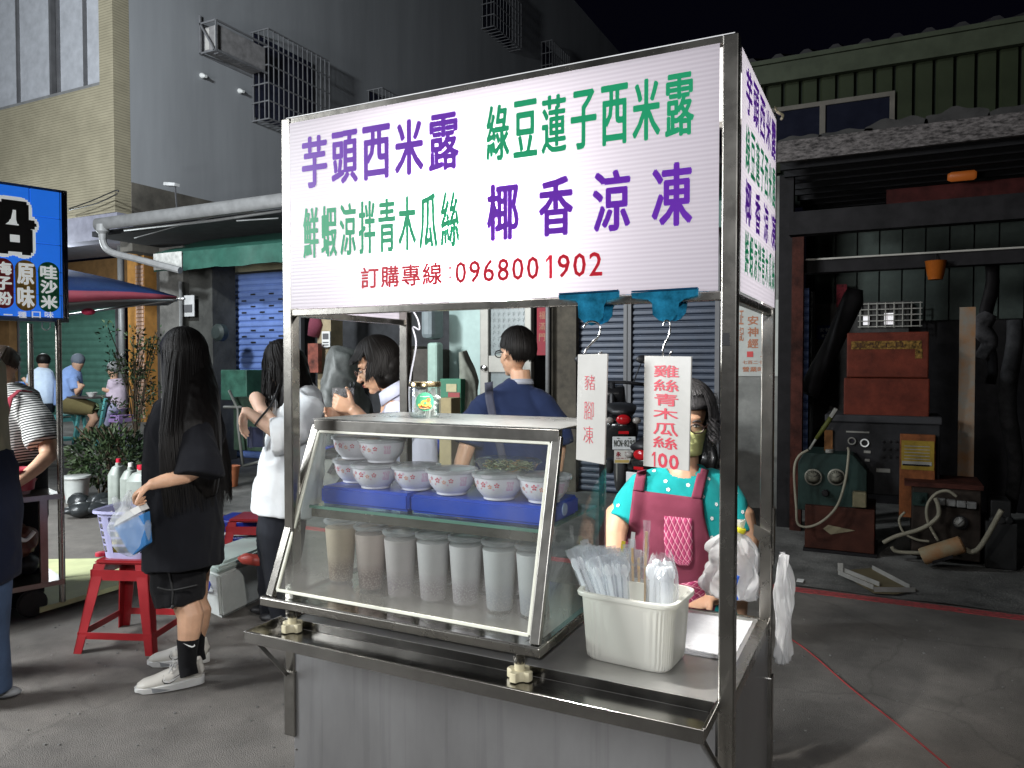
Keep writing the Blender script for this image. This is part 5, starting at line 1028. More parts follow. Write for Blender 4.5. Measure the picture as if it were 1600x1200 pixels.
# ================================================================== PARKED SCOOTERS
def scooter(label, loc, rz, paint, plate=None):
    t = thing('scooter', label, 'scooter', (0, 0, 0), 'scooters parked by the shop fronts'); bp = mm('paint_'+paint[0], paint[1], rough=.22, var=.1, coat=.4)
    for x in (-.62, .62):
        bm = B(); n = 28; rs = []
        for i in range(n):
            a = 2*math.pi*i/n; rs.append([bm.verts.new((x+math.cos(a)*(.20+.05*math.cos(b)), .045*math.sin(b), .25+math.sin(a)*(.20+.05*math.cos(b)))) for b in [2*math.pi*k/8 for k in range(8)]])
        for i in range(n):
            for k in range(8): bm.faces.new((rs[i][k], rs[(i+1) % n][k], rs[(i+1) % n][(k+1) % 8], rs[i][(k+1) % 8]))
        w = obj('wheel', bm, rubber, t, smooth=True)
        bm = B(); lathe(bm, (x, -.03, .25), [(.03, -.01), (.15, 0), (.16, .03), (.15, .06), (.03, .07)], 20, axis=(0, 1, 0)); obj('rim', bm, alu, w, smooth='auto')
    bm = B(); loft(bm, [((-.86, 0, .66), .05, .10), ((-.75, 0, .62), .12, .15), ((-.5, 0, .55), .17, .17), ((-.2, 0, .45), .16, .15), ((0, 0, .30), .08, .15), ((.3, 0, .27), .06, .16)], n=18, a0=(0, 0, 1), pw=.8); obj('body', bm, bp, t, smooth=True)
    bm = B(); loft(bm, [((-.88, 0, .76), .03, .10), ((-.6, 0, .79), .05, .15), ((-.2, 0, .76), .05, .13), ((-.05, 0, .72), .03, .08)], n=16, a0=(0, 0, 1), pw=.8); obj('seat', bm, black_p, t, smooth=True)
    bm = B(); loft(bm, [((.30, 0, .28), .05, .17), ((.42, 0, .55), .045, .19), ((.40, 0, .82), .06, .15), ((.33, 0, .95), .05, .13)], n=18, a0=(1, 0, 0), pw=.8); obj('front_shield', bm, bp, t, smooth=True)
    bm = B(); loft(bm, [((.50, 0, .84), .07, .10), ((.46, 0, .86), .08, .11), ((.36, 0, .9), .06, .10)], n=16, a0=(0, 0, 1)); obj('headlight', bm, mm('lamp_glass', (.45, .45, .45), rough=.1), t, smooth=True)
    bm = B(); tube(bm, [(.30, -.33, .98), (.34, -.12, 1.0), (.34, .12, 1.0), (.30, .33, .98)], .018, 8); tube(bm, [(.34, 0, .5), (.33, 0, 1.0)], .03, 8); tube(bm, [(.40, 0, .6), (.60, .07, .25)], .025, 6); obj('handlebar', bm, black_p, t, smooth=True)
    for s in (-1, 1):
        bm = B(); tube(bm, smoothpts([(.32, s*.22, 1.0), (.36, s*.27, 1.12), (.33, s*.30, 1.20)]), .007, 6); ell(bm, (.33, s*.32, 1.24), (.02, .075, .045)); obj('mirror', bm, black_p, t, smooth=True)
    bm = B(); loft(bm, [((.62, 0, .53), .02, .07), ((.5, 0, .56), .03, .09), ((.75, 0, .50), .02, .07), ((.86, 0, .40), .015, .06)], n=12, a0=(0, 0, 1)); obj('front_fender', bm, bp, t, smooth=True)
    bm = B(); ell(bm, (-.885, 0, .70), (.02, .065, .045)); box(bm, -.915, -.90, -.045, .045, .575, .60); obj('tail_light', bm, mm('tail_red', (.45, .01, .015), rough=.15, var=.1), t, smooth='auto')
    for s in (-1, 1): bm = B(); ell(bm, (-.86, s*.12, .69), (.03, .04, .03)); obj('turn_signal', bm, mm('smoke_lens', (.3, .28, .26), rough=.15), t, smooth=True)
    bm = B(); box(bm, -.95, -.942, -.10, .10, .44, .555); pl_ = obj('licence_plate', bm, mm('plate_white', (.60, .62, .62), rough=.4, var=.03), t, bevel=.004)
    if plate:
        bm = B(); text(bm, plate, (-.9525, .088, .468), (0, -1, 0), Z_, .176, .058, .2)
        for y in (-.05, .05): box(bm, -.9530, -.9521, y-.012, y+.012, .538, .544)
        obj('lettering', bm, mm('plate_black', (.01, .02, .01)), pl_)
        bm = B(); prism(bm, [(-.945, .085, .435), (-.945, -.085, .435), (-.945, -.045, .32), (-.945, .085, .32)], (.003, 0, 0)); mf = obj('mudflap', bm, mm('mudflap_white', (.55, .54, .5), rough=.5, var=.05), t)
        bm = B(); text(bm, '永', (-.9465, .07, .378), (0, -1, 0), Z_, .045, .045, .2); text(bm, '和', (-.9465, -.005, .378), (0, -1, 0), Z_, .045, .045, .2); text(bm, '機車行', (-.9465, .07, .358), (0, -1, 0), Z_, .11, .012, 0); obj('lettering', bm, mm('flap_maroon', (.22, .01, .02)), mf)
        bm = B(); box(bm, -.9465, -.9455, -.045, .08, .325, .350); obj('flap_band', bm, mm('flap_ochre', (.45, .33, .10)), mf)
    bm = B(); tube(bm, [(-.2, -.14, .2), (-.5, -.17, .24), (-.8, -.17, .32)], .04, 10); obj('exhaust', bm, steel_d, t, smooth=True)
    t.location = loc; t.rotation_euler = (0, 0, rz); return t
P = PY(975, 692, 4.60)
DH = Vector((FWD.x, FWD.y, 0)).normalized()
yaw_s = math.atan2(DH.y, DH.x)-.05
loc = Vector((P.x, P.y, 0))+Vector((math.cos(yaw_s), math.sin(yaw_s), 0))*.947
s1 = scooter('black scooter seen from behind with number plate NCN-8291', (loc.x, loc.y, P.z-.50), yaw_s, ('black', (.012, .012, .013)), 'NCN-8291')
s1.location.z = max(.019, P.z-.50)
P = PY(598, 640, 5.3); scooter('blue fronted scooter parked behind the woman with glasses', (P.x, 5.3, .018), rad(215), ('blue', (.01, .04, .35)))
P = PY(670, 640, 5.9); scooter('dark scooter at the doorway left of the pale panel', (P.x, 5.9, .018), rad(250), ('charcoal', (.03, .03, .032)))
P = PY(1075, 640, 5.6); scooter('black scooter parked in the shadow behind the seller', (P.x, 5.4, .018), rad(80), ('soot', (.015, .015, .015)))
# covered scooter, boxes, shelf
def blob(name, build, m, parent=None, voxel=.008, sm=4, disp=None, keep=None, label=None):
    bm = B(); build(bm); me = bpy.data.meshes.new('tmp'); bm.to_mesh(me); bm.free()
    o = bpy.data.objects.new('tmp', me); C.objects.link(o)
    r = o.modifiers.new('r', 'REMESH'); r.mode = 'VOXEL'; r.voxel_size = voxel
    if sm: s = o.modifiers.new('s', 'SMOOTH'); s.iterations = sm; s.factor = .6
    bpy.context.view_layer.update(); dg = bpy.context.evaluated_depsgraph_get(); m2 = bpy.data.meshes.new_from_object(o.evaluated_get(dg)); bpy.data.objects.remove(o); bpy.data.meshes.remove(me)
    if disp:
        amp, sc, st = disp; ns = [v.normal.copy() for v in m2.vertices]
        for v, n in zip(m2.vertices, ns):
            q = Vector((v.co.x*st[0], v.co.y*st[1], v.co.z*st[2]))*sc
            w = noise.noise(q)+.5*noise.noise(q*2.1+Vector((5, 3, 1)))
            if sc < 10: q2 = Vector((q.x+q.z*.9, q.y+q.z*.5, q.z*1.2))*.9; w = w*.7+1.1*max(0, 1-abs(noise.noise(q2+Vector((9, 2, 4))))*5)*(.5+noise.noise(q*.5+Vector((1, 8, 2))))
            v.co += n*amp*w
    if keep:
        bm = B(); bm.from_mesh(m2); bmesh.ops.delete(bm, geom=[v for v in bm.verts if not keep(v.co)], context='VERTS'); bm.to_mesh(m2); bm.free()
    m2.name = name
    base = wloc(parent) if parent else Vector((sum((v.co for v in m2.vertices), Vector())/max(1, len(m2.vertices))))
    if not parent: base.z = min(v.co.z for v in m2.vertices)
    m2.transform(Matrix.Translation(-base)); m2.materials.clear(); m2.materials.append(m)
    for p in m2.polygons: p.use_smooth = True
    o = bpy.data.objects.new(name, m2); C.objects.link(o)
    if parent: o.parent = parent
    else: o.location = base
    if label: o['label'] = label
    return o
tarp = mm('silver_tarp', (.11, .115, .11), rough=.5, metal=.2, var=.15, bump=.6, bscale=14)
P = PY(541, 600, 5.9); tag(blob('covered_scooter', lambda bm: loft(bm, [((P.x, 5.9, .02), .20, .55), ((P.x, 5.9, .5), .22, .60), ((P.x, 5.85, .9), .18, .5), ((P.x, 5.8, 1.25), .19, .3), ((P.x, 5.8, 1.60), .19, .2), ((P.x+.03, 5.8, 1.68), .14, .15)], n=20, a0=(1, 0, 0)), tarp, voxel=.03, sm=3, disp=(.05, 4, (1, 1, .4))), 'scooter under a silver cover right of the tan column', 'covered scooter')
def boxthing(name, label, cat, x0_, y0_, x1_, y1_, Y, d, m, z0=None, group=None, bev=.01):
    a, b = PY(x0_, y1_, Y), PY(x1_, y0_, Y); bm = B(); box(bm, a.x, b.x, Y, Y+d, a.z if z0 is None else z0, b.z); o = obj(name, bm, m, bevel=bev); return tag(o, label, cat, group)
boxthing('storage_box', 'grey cardboard cartons stacked behind the woman with glasses', 'cartons', 600, 540, 640, 640, 6.1, .4, mm('carton_grey', (.12, .11, .09), rough=.9, var=.25, bump=.3, bscale=12), z0=.02)
boxthing('storage_box', 'dark cartons piled right of the cart rear post', 'cartons', 645, 545, 676, 640, 6.1, .4, mm('carton_dark', (.06, .052, .045), rough=.9, var=.3, bump=.3, bscale=12), z0=.02)
boxthing('plastic_drum', 'pale green plastic tank standing behind the jar', 'tank', 667, 535, 683, 640, 6.0, .15, mm('pale_green_tank', (.30, .42, .36), rough=.4), z0=.02, bev=.03)
o = boxthing('soap_box', 'green carton with red print behind the sweet jar', 'carton', 687, 592, 720, 660, 5.4, .3, mm('carton_green', (.03, .16, .09), rough=.6), z0=.02)
a, b = PY(697, 612, 5.39), PY(713, 600, 5.39); bm = B(); box(bm, a.x, b.x, 5.392, 5.398, a.z, b.z); a, b = PY(700, 640, 5.39), PY(718, 612, 5.39); box(bm, a.x, b.x, 5.392, 5.398, a.z, b.z-.01, 1); obj('carton_print', bm, [mm('print_cream', (.4, .36, .2)), mm('print_maroon', (.25, .03, .03))], o)
boxthing('wooden_crate', 'small tan crate in front of the green carton', 'crate', 686, 622, 705, 650, 5.0, .2, mm('crate_tan', (.32, .26, .14), rough=.8), z0=.02)
P = PY(733, 620, 5.6); tag(blob('covered_stand', lambda bm: loft(bm, [((P.x, 5.6, .02), .10, .15), ((P.x, 5.6, .9), .11, .13), ((P.x-.02, 5.6, 1.35), .10, .12), ((P.x-.06, 5.55, 1.66), .05, .08)], n=16, a0=(1, 0, 0)), mm('grey_cover', (.22, .23, .19), rough=.7, var=.2), voxel=.02, disp=(.04, 5, (1, 1, .3))), 'grey cloth covered stand in front of the framed door', 'covered stand')
boxthing('exhaust_hood', 'grey round cornered hood hanging above the dark doorway', 'hood', 656, 470, 675, 530, 6.0, .3, mm('hood_grey', (.16, .19, .20), rough=.4), bev=.06)
boxthing('electric_tool', 'green bench machine with red label beside the blue shutter', 'machine', 345, 578, 385, 612, 6.1, .4, mm('tool_green', (.03, .10, .07), rough=.5, var=.3), z0=PY(350, 625, 6.1).z)
boxthing('machine_stand', 'dark green steel cabinet on a tubular frame beside the blue shutter', 'cabinet', 365, 622, 432, 715, 5.9, .5, mm('cabinet_green', (.035, .07, .045), rough=.6, var=.3), z0=.3)
t = thing('tubular_frame', 'bent pale tubular frame in front of the dark green cabinet', 'frame', PY(365, 700, 5.8))
bm = B(); tube(bm, [PY(358, 610, 5.8), PY(372, 640, 5.8), PY(372, 665, 5.8), PY(380, 730, 5.8)], .02, 6); tube(bm, [PY(350, 636, 5.8), PY(378, 636, 5.8)], .02, 6); tube(bm, [PY(380, 728, 5.8), PY(430, 715, 5.8)], .02, 6); tube(bm, [PY(376, 678, 5.8), PY(425, 672, 5.8)], .012, 6); obj('frame_tube', bm, mm('frame_tube_grey', (.25, .26, .24), rough=.5), t, smooth=True)
P = PZ(361, 745, .0); P = PY(361, 742, 4.9); t = thing('orange_pot', 'orange plastic pot on the ground left of the green cabinet', 'pot', (P.x, 4.9, .012))
bm = B(); lathe(bm, (P.x, 4.9, .012), [(.075, 0), (.10, .24), (.11, .25), (.105, .22)], 20); obj('pot_shell', bm, mm('orange_pot', (.42, .14, .06), rough=.6), t, smooth='auto')
# ================================================================== LEAFY PLANTS
leafm = [mm('leaf_dark', (.035, .070, .030), rough=.5, var=.35, scale=3), mm('leaf_light', (.075, .12, .05), rough=.5, var=.3, scale=3)]
def leaves(bm, c, r, n, ls, fn=None):
    for k in range(n):
        while True:
            q = Vector((random.uniform(-1, 1), random.uniform(-1, 1), random.uniform(-1, 1)))
            if q.length <= 1 and q.length > random.random()*.7: break
        p = Vector((c[0]+q.x*r[0], c[1]+q.y*r[1], c[2]+q.z*r[2]))
        if noise.noise(p*5) < -.18: continue
        d = (q+Vector((random.uniform(-.8, .8), random.uniform(-.8, .8), random.uniform(-.5, 1)))).normalized(); s = d.orthogonal().normalized(); s = (Matrix.Rotation(random.uniform(0, 6.28), 3, d) @ s); l = ls*random.uniform(.6, 1.3)
        u = d.cross(s)*l*.12
        f = bm.faces.new([bm.verts.new(v) for v in (p, p+d*l*.45+s*l*.24+u, p+d*l, p+d*l*.45-s*l*.24+u)]); f.material_index = int(noise.noise(p*3+Vector((4, 4, 4))) > 0)
P = PZ(172, 760, .1); 
t = thing('bush', 'low dense green bush behind the white jerrycans', 'bush', (P.x, P.y, .01))
bm = B(); bc3 = PD(172, 713, 8.6); leaves(bm, (bc3.x, bc3.y, bc3.z), (.50, .40, .34), 2600, .07); stuff(obj('foliage', bm, leafm, t))
bm = B(); [tube(bm, smoothpts([(bc3.x+random.uniform(-.1, .1), bc3.y+random.uniform(-.1, .1), .01), (bc3.x+random.uniform(-.25, .25), bc3.y+random.uniform(-.2, .2), .35), (bc3.x+random.uniform(-.4, .4), bc3.y+random.uniform(-.3, .3), .8)]), .010, 5) for k in range(12)]; obj('stem', bm, mm('bark', (.10, .075, .05), rough=.9), t)
pc = PD(212, 640, 9.6); t = thing('potted_tree', 'thin leafed potted tree in front of the orange brick pillar', 'potted plant', (pc.x, pc.y, .27))
zz = PD(212, 690, 9.6).z; bm = B(); lathe(bm, (pc.x, pc.y, .02), [(.17, 0), (.24, .38), (.27, .40), (.26, .44), (.23, .42), (.2, .38)], 22); obj('pot', bm, mm('blue_grey_pot', (.10, .14, .17), rough=.5), t, smooth='auto')
bm = B(); rs_ = []
for k in range(26):
    e = Vector((pc.x+random.uniform(-.28, .36), pc.y+random.uniform(-.3, .3), random.uniform(.9, 1.95))); m_ = Vector((pc.x+.1*random.uniform(-1, 1), pc.y, .9)); tube(bm, smoothpts([(pc.x, pc.y, .4), m_.lerp(e, .3), e], 4), .006, 5); rs_.append(e)
obj('stem', bm, mm('bark'), t) if False else obj('stem', bm, MAT['bark'], t)
bm = B(); [leaves(bm, e+Vector((0, 0, -.08)), (.13, .13, .17), 46, .06) for e in rs_]; stuff(obj('foliage', bm, leafm, t))
# ================================================================== GOODS BEHIND, LEFT
def jug(x, y, D, label, h=.34, w=.10, capm=red_ink, hid=None):
    P = PD(x, y, D); P.z = .008
    t = thing('jerrycan', label, 'jerrycan', P, 'white plastic jerrycans by the bush'); m_ = mm('cloudy_plastic', (.30, .33, .30), rough=.4, var=.12)
    bm = B(); loft(bm, [(P, w*.9, .11), (P+Vector((0, 0, .02)), w, .12), (P+Vector((0, 0, h*.8)), w, .12), (P+Vector((0, 0, h*.93)), w*.6, .07), (P+Vector((0, 0, h*.95)), w*.3, .035), (P+Vector((0, 0, h)), w*.3, .035)], n=20, a0=RGT, pw=.5); obj('can_body', bm, m_, t, smooth='auto')
    bm = B(); lathe(bm, P+Vector((0, 0, h+.001)), [(w*.34, -.01), (w*.36, 0), (w*.34, .035), (.002, .036)], 14); obj('cap', bm, capm, t, smooth='auto')
    return t
jug(186, 792, 7.3, 'left white jerrycan with a small red cap near the bush', .54, .062); jug(205, 795, 7.15, 'middle white jerrycan with a white cap near the bush', .52, .062, white_p); jug(222, 797, 7.0, 'right wide jerrycan with a big red lid beside the girl in black', .52, .11)
P = PZ(120, 785, .01); t = thing('paint_bucket', 'white bucket with lid standing behind the stall post', 'bucket', P)
bm = B(); lathe(bm, P, [(.10, 0), (.13, .26), (.135, .265), (.125, .26)], 24); obj('bucket_shell', bm, mm('bucket_white', (.48, .50, .48), rough=.5, var=.1), t, smooth='auto')
bm = B(); lathe(bm, P, [(.14, .262), (.145, .27), (.14, .29), (.01, .292)], 24); obj('lid', bm, MAT['bucket_white'], t, smooth='auto')
for i in range(12):
    x, y = random.uniform(108, 180), random.uniform(775, 812); P = PZ(x, y, .01)
    tag(obj('rubbish_bag', (lambda bm: ell(bm, P+Vector((0, 0, .07)), (random.uniform(.06, .14), random.uniform(.06, .14), random.uniform(.04, .09)), seg=12))(B()), mm('bin_bag', (.025, .028, .03), rough=.3, bump=.6, bscale=20), smooth=True), 'crumpled dark rubbish bag on the ground between the bush and the stall', 'rubbish bag', 'dark rubbish bags behind the stall')
# red plastic stool
redp = mm('red_plastic', (.27, .012, .016), rough=.35, var=.12)
def stool(c, s, hgt, rz, m, label, grp=None):
    t = thing('plastic_stool', label, 'stool', (0, 0, 0), grp); tw, bw_ = .135*s, .20*s
    bm = B(); box(bm, -tw, tw, -tw, tw, hgt-.022, hgt); bmesh.ops.bevel(bm, geom=[e for e in bm.edges], offset=.010, segments=2, affect='EDGES'); obj('seat', bm, m, t, smooth='auto')
    for sx in (-1, 1):
        for sy in (-1, 1):
            bm = B(); a, b = .060*s, .040*s
            for (ax_, w) in (((1, 0), 1), ((0, 1), 1)):
                tp = [(sx*tw, sy*tw), (sx*(tw-a if ax_[0] else tw), sy*(tw if ax_[0] else tw-a))]; bt_ = [(sx*bw_, sy*bw_), (sx*(bw_-b if ax_[0] else bw_), sy*(bw_ if ax_[0] else bw_-b))]
                nrm_ = Vector((0 if ax_[0] else -sx*.006, -sy*.006 if ax_[0] else 0, 0))
                prism(bm, [(tp[0][0], tp[0][1], hgt-.02), (tp[1][0], tp[1][1], hgt-.02), (bt_[1][0], bt_[1][1], 0), (bt_[0][0], bt_[0][1], 0)], nrm_)
            obj('leg', bm, m, t)
    for k, z in enumerate((hgt-.075, .09)):
        r_ = tw+(bw_-tw)*(1-z/hgt); hh = .055 if k == 0 else .035
        for (x0_, y0_, x1_, y1_) in ((-1, -1, 1, -1), (1, -1, 1, 1), (1, 1, -1, 1), (-1, 1, -1, -1)):
            bm = B(); a = Vector((x0_*r_, y0_*r_, z)); b = Vector((x1_*r_, y1_*r_, z)); n_ = Vector(((x0_+x1_)/2, (y0_+y1_)/2, 0)); bar(bm, a-n_*.004, b-n_*.004, .005, hh); obj('rail', bm, m, t)
    t.location = c; t.rotation_euler = (0, 0, rz); return t
P = PZ(205, 985, .0); SB = Vector((-2.02, 1.02, .001))
SB = Vector((-1.99, .98, .001))
stool(SB, 1.08, .47, rad(22), redp, 'red plastic stool carrying the lavender basket')
P = PZ(370, 915, .001); stool((P.x+.05, P.y+.12, .001), 1.0, .46, rad(25), redp, 'red plastic stool half hidden between the girl and the woman in white')
# lavender crate on the stool
c = SB+Vector((0, 0, .472)); t = thing('plastic_basket', 'lavender slotted plastic basket standing on the red stool', 'basket', c); lavp = mm('lavender_plastic', (.40, .40, .62), rough=.4, var=.06)
bm = B(); cs = [(.105, 0), (.11, .03), (.135, .25), (.15, .262), (.142, .268), (.13, .25)]
R0 = Matrix.Rotation(rad(20), 3, 'Z')
def sq(r, z, k=1.2, n=40):
    out = []
    for i in range(n): x, y = rr(2*math.pi*i/n, r*k, r, .45); out.append(c+R0 @ Vector((x, y, z)))
    return out
levels = [0, .03, .065, .075, .105, .115, .145, .155, .185, .195, .22, .25]
prevr = None
for i, z in enumerate(levels):
    r = .105+.03*z/.25; v = [bm.verts.new(p) for p in sq(r, z)]
    if prevr:
        solid = (i in (1, 2, 4, 6, 8, 10, 11)) and not (i in (2, 4, 6, 8, 10) and False)
        slotrow = i in (2, 4, 6, 8, 10)
        for k in range(40):
            if slotrow and k % 4 in (1, 2): continue
            bm.faces.new((prevr[k], prevr[(k+1) % 40], v[(k+1) % 40], v[k]))
    else: bm.faces.new(v[::-1])
    prevr = v
v = [bm.verts.new(p) for p in sq(.15, .255)]; [bm.faces.new((prevr[k], prevr[(k+1) % 40], v[(k+1) % 40], v[k])) for k in range(40)]; v2 = [bm.verts.new(p) for p in sq(.152, .24)]; [bm.faces.new((v[k], v[(k+1) % 40], v2[(k+1) % 40], v2[k])) for k in range(40)]
ob = obj('basket_wall', bm, lavp, t); sd = ob.modifiers.new('s', 'SOLIDIFY'); sd.thickness = .003
bm = B(); [ell(bm, c+R0 @ Vector((-.08+.04*(k % 5), -.06+.05*(k//5), .05+.03*(k % 3))), (.03, .03, .04), seg=8, mi=k % 2) for k in range(15)]
o = obj('packets', bm, [mm('packet_yellow', (.55, .42, .05)), mm('packet_cream', (.55, .50, .35))], smooth=True); tag(o, 'yellow and cream packets filling the lavender basket', 'packets')
bm = B(); crinkle(bm, -.11, .10, -.08, .08, .20, .07, 14, 12, 12); bmesh.ops.rotate(bm, verts=bm.verts, cent=(0, 0, 0), matrix=R0); bmesh.ops.translate(bm, verts=bm.verts, vec=c+Vector((0, 0, .01))); tag(obj('white_bag', bm, bagw, smooth=True), 'white plastic bag spilling over the top of the lavender basket', 'plastic bag')
P = SB+Vector((-.12, -.12, .472)); t = thing('red_disc', 'small round red lid lying on the corner of the red stool', 'lid', P); bm = B(); lathe(bm, P+Vector((0, 0, .001)), [(.026, 0), (.028, .004), (.026, .02), (.002, .022)], 18); obj('lid_disc', bm, mm('bright_red', (.55, .03, .06), rough=.3), t, smooth='auto')
# blue cooler with white handle
P = PZ(378, 905, .001); cc = Vector((P.x, P.y+.15, .001)); cc = PD(380, 838, 5.3); cc.z = .002
t = thing('cool_box', 'blue cool box with white swing handle behind the white tub', 'cool box', cc)
Rz = Matrix.Rotation(rad(20), 3, 'Z'); rx, ry = Rz @ Vector((1, 0, 0)), Rz @ Vector((0, 1, 0))
blu = mm('cooler_blue', (.012, .03, .34), rough=.35, var=.1)
bm = B(); obox(bm, cc+Vector((0, 0, .16)), rx*.15, ry*.13, Vector((0, 0, .158))); obj('box_body', bm, blu, t, bevel=.02)
bm = B(); obox(bm, cc+Vector((0, 0, .385)), rx*.155, ry*.135, Vector((0, 0, .045))); obj('lid', bm, blu, t, bevel=.02)
bm = B(); obox(bm, cc+Vector((0, 0, .33)), rx*.165, ry*.145, Vector((0, 0, .010))); obj('rim_band', bm, white_p, t, bevel=.005)
bm = B(); p_ = cc-ry*.155; tube(bm, smoothpts([p_-rx*.05+Vector((0, 0, .30)), p_+rx*.05+Vector((0, 0, .25)), p_+rx*.17+Vector((0, 0, .19))]), .014, 8); obj('handle', bm, white_p, t, smooth=True)
# white tub with lid and blue handle
a = PZ(345, 970, .002); tub = mm('tub_plastic', (.64, .68, .66), rough=.35, var=.08)
e0 = a; e1 = PZ(302, 950, .002); e2 = PZ(425, 930, .002); ux, uy = (e1-e0), (e2-e0); ux.z = uy.z = 0
e1, e2 = e0+ux, e0+uy*1.25; e3 = e1+uy*1.25; cen = (e0+e3)/2; H_ = .285
t = thing('storage_tub', 'big white plastic storage tub with pale lid and blue handle on the road', 'storage tub', cen)
bm = B(); bot = [cen+(p-cen)*.97 for p in (e0, e1, e3, e2)]; top = [cen+(p-cen)*1.10+Vector((0, 0, H_)) for p in (e0, e1, e3, e2)]
def hexa(bm, b_, t_):
    A_ = [bm.verts.new(p) for p in b_]; T_ = [bm.verts.new(p) for p in t_]; bm.faces.new(A_[::-1]); bm.faces.new(T_); [bm.faces.new((A_[i], A_[(i+1) % 4], T_[(i+1) % 4], T_[i])) for i in range(4)]
hexa(bm, bot, top); bmesh.ops.bevel(bm, geom=bm.edges[:], offset=.022, segments=3, affect='EDGES'); obj('tub_body', bm, tub, t, smooth='auto')
bm = B(); hexa(bm, [cen+(p-cen)*1.14+Vector((0, 0, H_+.001)) for p in (e0, e1, e3, e2)], [cen+(p-cen)*1.10+Vector((0, 0, H_+.035)) for p in (e0, e1, e3, e2)]); bmesh.ops.bevel(bm, geom=bm.edges[:], offset=.012, segments=2, affect='EDGES')
hexa(bm, [cen+(p-cen)*.88+Vector((0, 0, H_+.030)) for p in (e0, e1, e3, e2)], [cen+(p-cen)*.85+Vector((0, 0, H_+.045)) for p in (e0, e1, e3, e2)]); obj('lid', bm, mm('lid_mint', (.46, .56, .52), rough=.35, var=.06), t, smooth='auto')
m0 = e0.lerp(e1, .5); nf = (m0-cen).normalized(); uxn = ux.normalized(); bm = B(); hb = m0+nf*.018
hb = cen+(m0-cen)*1.06; tube(bm, smoothpts([hb-uxn*.07+Vector((0, 0, .215)), hb-uxn*.075+nf*.03+Vector((0, 0, .17)), hb+uxn*.075+nf*.03+Vector((0, 0, .17)), hb+uxn*.07+Vector((0, 0, .215))], 5), .007, 8); obj('handle', bm, mm('handle_blue', (.04, .08, .50), rough=.4), t, smooth=True)
a = PZ(372, 872, H_+.06); b = PZ(410, 876, H_+.06); tag(obj('red_bottle', loft(B(), [(a, .006), (a.lerp(b, .2), .028), (a.lerp(b, .3), .034), (b, .034)], n=14), mm('bottle_red', (.48, .07, .05), rough=.4), smooth=True), 'red bottle lying on the lid of the white storage tub', 'bottle')
# yellow board
q = [PZ(x, y, .03) for x, y in ((62, 958), (205, 915), (200, 878), (62, 880))]; bm = B(); prism(bm, q, (0, 0, .03)); tag(obj('foam_board', bm, mm('foam_yellow', (.52, .55, .30), rough=.7, var=.08)), 'pale yellow green foam board lying on the road behind the stall', 'board')
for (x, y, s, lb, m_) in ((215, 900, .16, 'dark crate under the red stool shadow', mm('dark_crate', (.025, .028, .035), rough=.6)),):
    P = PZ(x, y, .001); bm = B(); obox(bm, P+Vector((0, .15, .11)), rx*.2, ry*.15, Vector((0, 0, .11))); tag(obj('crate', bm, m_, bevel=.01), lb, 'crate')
# ================================================================== NEIGHBOUR STALL, LEFT
sd_ = (FWD+RGT*.972); sd_.z = 0; sd_.normalize(); sn = Vector((-sd_.y, sd_.x, 0)); sn = sn if sn.dot(RGT) < 0 else -sn   # sd_: along the stall going away to the right
FA = PZ(98, 955, .0); FA = FA+Vector((0, 0, 0))
def PS(x, y, off=0): return PPl(x, y, FA+sn*off, sn)
st = thing('snack_stall', 'steel snack stall with a blue character sign at the left edge', 'stall', FA)
zsb, zst = PS(98, 500).z, PS(98, 302).z
def spost(p, z0, z1, w=.036): bm = B(); tube(bm, [Vector((p.x, p.y, z0)), Vector((p.x, p.y, z1))], w/2, 12); return obj('post', bm, steel, st, smooth='auto')
spost(FA, .06, zsb); spost(FA-sd_*1.25, .06, zsb); spost(FA-sn*-.0+(-sn)*-.62, .06, zsb); 
a0_ = PS(-140, 300); L_sign = (FA-Vector((a0_.x, a0_.y, 0))).length; L_sign = (FA-a0_); L_sign.z = 0; L_sign = L_sign.length
sb = mm('sign_blue', (.012, .085, .46), rough=.35, var=.1); sg_ = bpy.data.materials.new('sign_blue_lit'); 
sgm = mat('blue_sign_face', (.012, .10, .50), rough=.3, var=.12, scale=2); sgm.node_tree.nodes['Principled BSDF'].inputs['Emission Color'].default_value = (.012, .11, .52, 1); sgm.node_tree.nodes['Principled BSDF'].inputs['Emission Strength'].default_value = .8
def sbox(x0_, x1_, z0_, z1_, d0, d1, bm): obox(bm, FA+sd_*((x0_+x1_)/2)+sn*((d0+d1)/2)+Vector((0, 0, (z0_+z1_)/2)), sd_*((x1_-x0_)/2), sn*((d1-d0)/2), Vector((0, 0, (z1_-z0_)/2))); return bm
def SX(x, y): p = PS(x, y, -.0); return (p-FA).dot(sd_)
e_sign = SX(92, 400)
plank_m = sgm; rows_ = [PS(92, y).z for y in (302, 344, 385, 427, 463, 498)]
sgn = -1 if sn.dot(FA-CAM) > 0 else 1     # towards the camera side
first = None
for k in range(5):
    for (xa, xb) in ((-2.3, SX(46, 400)-.004), (SX(46, 400)+.004, e_sign)):
        bm = B(); sbox(xa, xb, rows_[k+1]+.005, rows_[k], *( sorted((sgn*.004, sgn*.024)) ), bm); obj('sign_panel', bm, plank_m, st)
bm = B(); sbox(-2.3, SX(106, 400), rows_[5]-.02, rows_[0]+.02, *sorted((-sgn*.06, sgn*.003)), bm); obj('sign_box', bm, mm('sign_back', (.10, .13, .13), rough=.5), st)
bm = B(); sbox(e_sign+.004, SX(97, 400), rows_[5], rows_[0], *sorted((sgn*.006, sgn*.05)), bm); sbox(SX(99, 400), SX(102, 400), rows_[5], rows_[0], *sorted((sgn*.006, sgn*.05)), bm); obj('sign_rail', bm, chrome, st)
